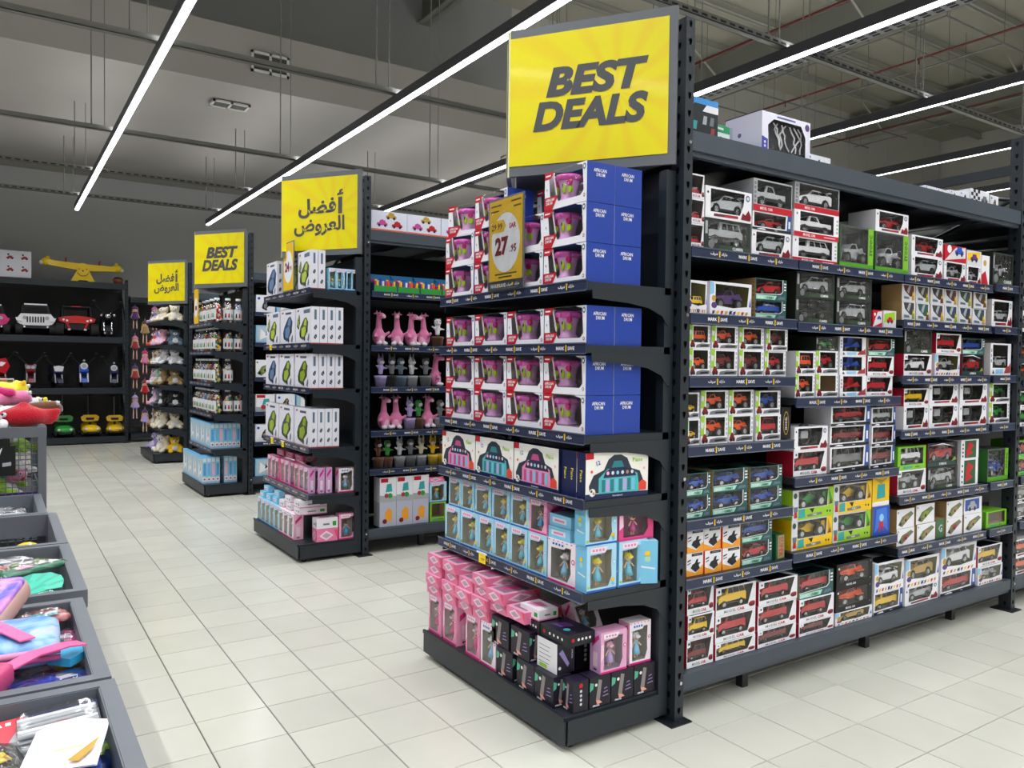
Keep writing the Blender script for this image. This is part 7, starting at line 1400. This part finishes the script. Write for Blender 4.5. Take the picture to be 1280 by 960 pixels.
# bin 1
def pencil_pack():
    c = MB(); c.box(-.12, .12, -.055, .055, 0, .002, 'lgrey'); c.prism([(-.12, -.05), (-.05, -.05), (-.015, .055), (-.12, .055)], .002, .0035, 'e04452', 'z'); c.prism([(0, .02), (.12, .02), (.12, .055), (-.01, .055)], .002, .0035, 'navy', 'z')
    h = MB(); h.cyl((-.095, 0, .0036), .006, .0006, 'dark', n=8); F = (V((-.12, -.055, .0036)), V((1, 0, 0)), V((0, 1, 0)), V((0, 0, 1))); h.fpoly(F, [(.07, .085), (.08, .085), (.08, .098), (.07, .098)], 'white', .0005); h.fpoly(F, [(.055, .083), (.065, .083), (.06, .098)], 'white', .0005); h.ftext(F, '6+3', .165, .093, .011, 'offwhite')
    p = MB()
    for k in range(5): p.tube((-.03, -.042+.016*k, .009), (.115, -.042+.016*k, .009), .0055, ['silver', 'white', 'lgrey', 'silver', 'white'][k], 8)
    f = rounded_slab(.15, .1, .018, PLASTIC_CLEAR)
    return [('card', c.mesh('card')), ('print', h.mesh('print')), ('pens', p.mesh('pens')), ('blister', f.mesh('blister'), [], (.042, -.002, .003))]
for k in range(3): binput('pen_set', pencil_pack(), ['red-cornered clear pen pack, topmost in the nearest bin', 'pen pack just under the topmost one in nearest bin', 'blue edged pen pack lowest of the three in nearest bin'][k], 'stationery', 0.065-.006*k, 1.875-.02*k, .745-.021*k, .0-.02*k, .1, -.05, 'pen packs in nearest bin')
s = rounded_slab(.01, .01, .001, 'white'); b = MB(); n = 8; vs = []
for i in range(n+1):
    for j in range(n+1): u, v = i/n, j/n; vs.append((-.065+.13*u, -.11+.22*v, .012*math.sin(PI*u)*.8+.01*(1-v)*u+.002*math.sin(7*u+5*v)))
fs = [(i*(n+1)+j, (i+1)*(n+1)+j, (i+1)*(n+1)+j+1, i*(n+1)+j+1) for i in range(n) for j in range(n)]; b.add(vs, fs, mat('paper_white', 'f0effa', .6)); b.add([(p[0], p[1], p[2]-.003) for p in vs], [f[::-1] for f in fs], 'white')
d = MB(); F = (V((-.065, -.11, .018)), V((1, 0, 0)), V((0, 1, 0)), V((0, 0, 1))); d.fpoly(F, [(.055, .075), (.1, .08), (.1, .082), (.055, .077)], 'grey'); d.fpoly(F, [(.052, .066), (.1, .07), (.1, .074), (.052, .07)], 'lemon'); d.fpoly(F, [(.08, .02), (.125, .10), (.118, .05), (.1, .01)], 'gold'); d.fpoly(F, [(.035, .2), (.062, .203), (.06, .207), (.04, .205)], 'brick')
binput('paper_pad', [('sheet', b.mesh('sheet')), ('print', d.mesh('print'))], 'curled white card with yellow mark lying on the nearest bin', 'card', .108, 1.68, .772, -.2, 0, -.04)
for k, (x, y, c1, c2, rz, lab, z) in enumerate([(-.02, 1.72, 'dark', 'yellow', .2, 'dark pack with yellow tab left of the white card', .735), (.19-.035, 1.76, 'blue', 'lime', 1.2, 'blue wrapped pack between white card and bin rim', .70), (.14, 1.60, 'cyan', 'navy', .9, 'pale blue wrapped pack near bottom of view', .70), (0, 1.6, 'bluegrey', 'dark', .4, 'grey-blue pack at bottom left corner of view', .74),
        (.05, 1.86, 'navy', 'silver', 0, 'navy pack under the pen packs', .65), (-.15, 1.8, 'black', 'blue', .4, 'black pack at left edge of nearest bin', .70), (-.3, 1.6, 'red', 'white', .4, 'red pack at left of nearest bin', .7), (-.3, 1.85, 'teal', 'white', 1.4, 'teal pack at left of nearest bin', .68), (.06, 1.45, 'navy', 'yellow', .1, 'navy pack toward the near rim', .68), (-.2, 1.35, 'orange', 'blue', .7, 'orange pack toward the near rim', .68)]):
    binput('stationery_pack', pillow_pack(.15, .21 if k != 1 else .12, c1, c2, 20+k), lab, 'stationery', x, y, z, rz)
binput('toy_packet', pillow_pack(.05, .09, 'pink', 'white', 40), 'small pink wrapped item by the right rim, bottom of view', 'packet', .175, 1.53, .74, .4)
# bin 2
BM = marble('marble_blue', '4f8fd0', '9cc4ec', 'c9c6ea', 5); GM = marble('galaxy_purple', '4c5fd6', 'b57fe0', 'e89ad8', 9)
bag = rounded_slab(.26, .27, .06, BM); q = MB(); q.path([(-.1, -.128, .03), (.1, -.128, .03)], .003, 'hot')
st = strapm([(-.075, -.12, .062), (-.08, .0, .070), (-.055, .06, .073), (-.03, .05, .076), (.06, -.115, .068)], .036, P('f070a8'))
zp = MB(); zp.tube((-.13, -.137, .04), (.13, -.137, .04), .008, P('f49ac4'), 8); zp.tube((-.13, -.137, .022), (.13, -.137, .022), .008, P('e06ca8'), 8)
binput('lunch_bag', [('body', bag.mesh('body')), ('strap', st.mesh('strap')), ('zip_band', zp.mesh('zip_band'))], 'pale blue marbled lunch bag with pink strap in second bin', 'bag', .012, 2.375, .745, -.06, 0, .0)
lo = strapm([(-.15, .02, 0), (-.04, .0, .01), (.02, .03, .022), (.09, .06, .02), (.13, .075, .012)], .045, P('e8609c')); binput('pink_strap', [('strap', lo.mesh('strap'))], 'loose folded pink strap in front of the blue bag', 'strap', .06, 2.155, .775, .1)
sl = rounded_slab(.12, .22, .05, P('c9a098')); sg = rounded_slab(.11, .205, .02, GM); binput('slipper', [('sole', sl.mesh('sole')), ('galaxy_lining', sg.mesh('galaxy_lining'), [], (0, 0, .042))], 'glossy purple galaxy print slipper standing tilted in second bin', 'slipper', .0, 2.59, .79, -.5, .35, -.1)
for k, (x, y, w, l, c1, c2, rz, z, lab) in enumerate([(.115, 2.60, .14, .10, 'brick', 'teal', .2, .755, 'clear crinkled packet with red and blue inside, beyond the bag'), (.16, 2.49, .08, .16, 'magenta', 'navy', .1, .715, 'magenta packet by the right rim of second bin'), (.15, 2.36, .07, .09, 'gold', 'white', .3, .70, 'small gold glittery packet by the rim'),
        (.115, 2.165, .2, .12, '2136a8', 'royal', .15, .715, 'royal blue packet near right rim of second bin'), (.0, 2.13, .2, .1, '26248c', 'orange', -.15, .71, 'dark blue packet along near rim of second bin'), (-.25, 2.3, .2, .25, 'teal', 'white', .2, .7, 'teal packet left of the blue bag'), (-.3, 2.55, .2, .2, 'red', 'yellow', .5, .7, 'red packet left of the slipper'), (.08, 2.45, .25, .3, 'navy', 'white', 0, .66, 'navy packet beneath the blue bag')]):
    binput('toy_packet', pillow_pack(w, l, c1, c2, 60+k), lab, 'packet', x, y, z, rz)
cy = strapm([(0, -.05, 0), (.0, .03, .008)], .07, P('38b0dc'), .02); binput('blue_pouch', [('pouch', cy.mesh('pouch'))], 'small bright cyan pouch right of the pink zip band', 'pouch', .165, 2.265, .745, -.8)
pk = rounded_slab(.12, .16, .05, P('c8487c')); binput('pink_pouch', [('pouch', pk.mesh('pouch'))], 'dark pink pouch at left edge, near rim of second bin', 'pouch', -.045, 2.10, .75, -.5, .1)
binput('purple_cloth_case', [('case', rounded_slab(.16, .12, .03, P('7a2a6a')).mesh('case'))], 'plum coloured soft case behind the blue bag strap', 'case', .0, 2.56, .70, .1)
# bin 3: teal fans and packets
def fan():
    f = MB(); n = 9
    for i in range(n):
        a0, a1 = PI*.15+i*.08*PI*.95, PI*.15+(i+1)*.08*PI*.95; f.poly([(0, 0, 0), (.12*math.cos(a0), .12*math.sin(a0), .004*(i % 2)), (.12*math.cos(a1), .12*math.sin(a1), .004*((i+1) % 2))], ['3cc0a4', '2ea890'][i % 2])
        f.poly([(0, 0, -.002), (.12*math.cos(a1), .12*math.sin(a1), .004*((i+1) % 2)-.002), (.12*math.cos(a0), .12*math.sin(a0), .004*(i % 2)-.002)], '2ea890')
    h = MB(); h.tube((0, 0, 0), (-.01, -.05, 0), .007, 'green', 8)
    return [('blade', f.mesh('blade')), ('handle', h.mesh('handle'))]
for k, (x, y, rz, z, tx) in enumerate([(.03, 2.90, -.3, .75, .25), (.07, 2.95, -.9, .755, .3), (-.1, 2.98, -.2, .75, .25)]): binput('toy_fan', fan(), ['teal folding fan in front of third bin', 'teal folding fan near right rim of third bin', 'teal folding fan at left of third bin'][k], 'fan', x, y, z, rz, tx)
for k, (x, y, w, l, c1, c2, rz, z) in enumerate([(-.02, 3.17, .24, .12, 'lime', 'orange', .5, .74), (.11, 3.2, .25, .07, '2d7a5c', 'pink', .55, .765), (.12, 3.36, .16, .12, '8cb83c', 'white', .5, .735), (-.06, 3.3, .24, .16, 'orange', 'hot', .25, .735), (.04, 3.42, .18, .1, 'lgrey', 'white', .1, .74), (-.2, 3.1, .22, .16, 'lime', 'yellow', .2, .73), (.1, 3.05, .18, .1, 'teal', 'lime', .7, .70), (-.3, 3.35, .25, .2, 'hot', 'yellow', .2, .7)]):
    binput('toy_packet', pillow_pack(w, l, c1, c2, 80+k), f'clear packet with {["lime", "green strip", "yellow-green", "orange and pink", "silver", "bright lime", "teal", "hot pink"][k]} contents in the third bin', 'packet', x, y, z, rz, .05, .0)
# bin 4
def ball(r, c): b = MB(); b.ball((0, 0, r), r, paint(c), 20, 12); return [('ball', b.mesh('ball'))]
for x, y, z, r, c, lab in [(.105, 3.70, .66, .065, 'f2c500', 'bright yellow ball in the fourth bin'), (.17, 3.68, .66, .05, 'c4d84a', 'yellow-green ball right of the yellow ball'), (.08, 3.79, .64, .055, 'd02840', 'red ball behind the yellow ball'), (-.06, 3.78, .64, .06, '2f6fc8', 'blue ball in left of fourth bin'), (.17, 3.80, .60, .05, 'e0489c', 'pink ball low by right side of fourth bin')]: binput('play_ball', ball(r, c), lab, 'ball', x, y, z)
binput('plastic_tray', [('tray', rounded_slab(.2, .12, .03, paint('3a9ad8')).mesh('tray'))], 'pale blue plastic toy tray left in fourth bin', 'toy tray', .0, 3.67, .735, -.3, .1, .15)
for k, (x, y, c) in enumerate([(.0, 4.05, 'dark'), (.1, 4.15, 'black'), (-.15, 4.1, 'dark'), (.12, 3.98, 'black')]): binput('toy_packet', pillow_pack(.2, .16, c, 'grey', 100+k), f'black wrapped packet in fourth bin, {["left", "rear", "far left", "right"][k]} one', 'packet', x, y, .64, .4*k)
# bin 5
for k, (x, y, z) in enumerate([(.02, 4.62, .755), (.04, 4.49, .69), (-.22, 4.5, .74), (.03, 4.79, .72), (-.22, 4.78, .75), (-.1, 4.62, .70)]): binput('toy_packet', pillow_pack(.24, .2, 'bluegrey' if k % 2 else 'silver', 'lgrey', 120+k), f'silver crinkled packet in fifth bin, {["middle", "front right", "front left", "rear right", "rear left", "right"][k]} one', 'packet', x, y, z, .5*k, .05, .05)
# the part of each bin left of the view is filled the same way
random.seed(5)
for bn, (ya, yb2, zf, nm_, cols_) in enumerate([(1.25, 1.9, .667, 'nearest', ['red', 'blue', 'navy', 'orange']), (2.1, 2.62, .677, 'second', ['teal', 'pink', 'purple', 'royal']), (2.9, 3.45, .692, 'third', ['lime', 'orange', 'teal', 'hot']), (3.67, 4.2, .602, 'fourth', ['cyan', 'red', 'dark', 'yellow']), (4.42, 4.85, .672, 'fifth', ['silver', 'bluegrey', 'lgrey', 'silver'])]):
    for k in range(8):
        put('toy_packet', pillow_pack(.17, .21, cols_[k % 4], 'white', 200+k % 4), f'wrapped packet heaped at the far left of the {nm_} bin', 'packet', (-.58+.135*(k % 4)+random.uniform(-.01, .01), ya+.14+(yb2-ya-.28)*(k//4), zf+.002+.03*(k % 2)), 0, f'packets heaped at far left of the {nm_} bin', (random.uniform(-.05, .05), random.uniform(-.05, .05), random.uniform(-.5, .5)))
# tall bin: heaped soft toys
def lump(col, col2, shape=0):
    c, w = plush(col), plush(col2)
    if shape == 0: bl = [((0, 0, .06), (.11, .09, .06), c), ((.11, 0, .07), (.06, .055, .055), c), ((-.06, .08, .04, -.14, .13, .03), (.03, .025), c), ((-.06, -.08, .04, -.14, -.13, .03), (.03, .025), c), ((.14, 0, .05), (.03, .03, .025), w), ((.12, .05, .11), .02, w), ((.12, -.05, .11), .02, w)]
    elif shape == 1: bl = [((0, 0, .06), (.13, .065, .06), c), ((-.12, 0, .055), (.06, .02, .05), c), ((-.16, 0, .08), (.03, .015, .03), c), ((.0, 0, .12), (.04, .012, .025), c), ((.12, 0, .05), (.03, .04, .035), w)]
    else: bl = [((-.12, -.02, .03, .12, .03, .05), (.04, .045), c), ((.15, .03, .05), (.05, .05, .045), c), ((.19, .03, .04), (.02, .025, .02), w), ((-.1, .02, .03, -.15, .08, .03), (.02, .02), c), ((.05, .03, .04, .06, .11, .03), (.02, .018), c)]
    b = MB(); ex = {0: (.155, .03, .09), 1: (.10, .05, .075), 2: (.17, .03, .08)}[shape]
    for s in (-1, 1): b.ball((ex[0], s*ex[1], ex[2]), .013, 'offwhite', 8, 5); b.ball((ex[0]+.006, s*(ex[1]+.004), ex[2]+.002), .008, 'dark', 8, 5)
    return [('soft_body', fuse(bl, 'soft_body', .014)), ('eyes', b.mesh('eyes'))]
PL = [('red', 'offwhite', 1, .13, 5.12, 1.15, PI+.15, 'red whale soft toy lying on the rim of the tall bin'), ('brown', 'grey', 2, .14, 5.35, 1.19, .1, 'brown sea lion soft toy sticking out right of the heap'), ('white', 'lgrey', 0, .0, 5.2, 1.14, 1.0, 'white soft toy left of the red whale'), ('pink', 'lpink', 2, .0, 5.4, 1.25, .3, 'pink long soft toy across the heap'), ('hot', 'pink', 0, -.08, 5.45, 1.3, 2.0, 'hot pink soft toy at top left of heap'),
      ('lemon', 'yellow', 0, .02, 5.75, 1.27, .4, 'pale yellow soft toy near the top of heap'), ('lpink', 'white', 0, .1, 5.75, 1.21, 1.6, 'pale pink soft toy behind the brown one'), ('lime', 'lemon', 0, .14, 5.85, 1.16, .4, 'lime green soft toy at the back of heap'), ('pink', 'hot', 0, .13, 5.72, 1.14, 2.6, 'pink soft toy at right rear of heap'), ('offwhite', 'lpink', 2, .06, 5.6, 1.2, .2, 'white long soft toy in the middle of heap')]
for k in range(12):
    put('soft_toy', lump(['pink', 'white', 'lime', 'hot', 'offwhite', 'teal'][k % 6], ['lpink', 'lgrey', 'lemon', 'pink', 'lpink', 'white'][k % 6], 0), 'soft toy heaped at the far left of the tall mesh bin', 'soft toy', (-.55+.22*(k % 3), 5.2+.28*((k//3) % 2)+.1*(k % 2), .98+.12*(k//6)), .9*k, 'soft toys heaped at far left of tall bin')
for k in range(9):
    put('soft_toy', lump(['white', 'pink', 'lime'][k % 3], ['lgrey', 'lpink', 'lemon'][k % 3], 0), 'soft toy in the bottom layer of the tall mesh bin', 'soft toy', (-.5+.24*(k % 3), 5.2+.3*(k//3), .76), .7*k, 'bottom layer of soft toys in tall bin')
for c, c2, s, x, y, z, rz, lab in PL: binput('soft_toy', lump(c, c2, s), lab, 'soft toy', x, y, z, rz)
IN = [('lime', 'red', -.02, 5.13, 1.0), ('brick', 'lime', .1, 5.12, .93), ('lime', 'green', .17, 5.14, 1.0), ('white', 'lilac', .15, 5.13, .88), ('pink', 'brick', .15, 5.14, .83), ('white', 'green', .02, 5.13, .80), ('offwhite', 'lgrey', .12, 5.13, .76), ('white', 'red', .1, 5.14, 1.06), ('teal', 'white', -.02, 5.14, 1.07), ('white', 'lgrey', .02, 5.28, .9), ('lgrey', 'white', .1, 5.3, 1.02)]
for k, (c, c2, x, y, z) in enumerate(IN): q = binput('soft_toy', lump(c, c2, 0), f'soft toy pressed against the wire mesh, {dict(lime="lime", brick="dusty red", white="white", pink="pink", offwhite="off-white", teal="teal", lgrey="pale grey")[c]}, {["upper left", "centre", "upper right", "middle right", "lower pink", "lower left", "lowest", "top centre", "top left", "deep left", "deep centre"][k]}', 'soft toy', x-.065, y+.06, z, 1.3*k); q.scale = (.62, .55, .7)
b = MB(); b.box(BX+.05, .19, 5.02, 5.03, .75, .80, '4a3a8a'); tb = next(o for o in bpy.data.objects if o.name == 'dump_bin.005'); obj('purple_band', b, tb)
t = thing('price_holder', 'black price holder clipped to the front of the tall bin', 'price sign', (.035, 4.992, .90)); b = MB(); b.box(-.055, .055, -.006, 0, 0, .16, 'black'); b.box(-.03, .03, -.005, 0, .16, .2, 'black'); obj('plate', b, t); b = MB(); F = (V((-.055, -.0062, 0)), V((1, 0, 0)), V((0, 0, 1)), V((0, -1, 0))); b.fpoly(F, [(.05, .05), (.09, .055), (.09, .075), (.05, .07)], 'lgrey'); b.fpoly(F, [(.02, .1), (.035, .1), (.05, .15), (.045, .15)], 'offwhite'); obj('print', b, t)
t = thing('acrylic_panel', 'clear acrylic panel standing behind the heap of soft toys', 'clear panel', (-.1, 6.05, 1.157)); b = MB(); b.box(-.2, .2, 0, .004, 0, .24, JG); obj('sheet', b, t); b = MB()
for a, c in (((-.2, .24), (.2, .24)), ((.2, .24), (.2, 0)), ((-.2, 0), (-.2, .24))): b.tube((a[0], .002, a[1]), (c[0], .002, c[1]), .004, 'offwhite', 5)
obj('edge', b, t)
# small ceiling camera at the far left
for k, (x, z) in enumerate([(-.02, 3.72), (.0, 3.37)]):
    t = thing('ceiling_camera', ['upper white camera or spotlight fitting at the left edge', 'lower white camera or spotlight fitting at the left edge'][k], 'camera', (x-.02, 15.2, z)); b = MB(); b.cyl((0, 0, -.02), .05, .08, 'white', n=12); obj('housing', b, t); b = MB(); b.ball((0, 0, -.03), .035, 'dark', 10, 6); obj('lens', b, t)
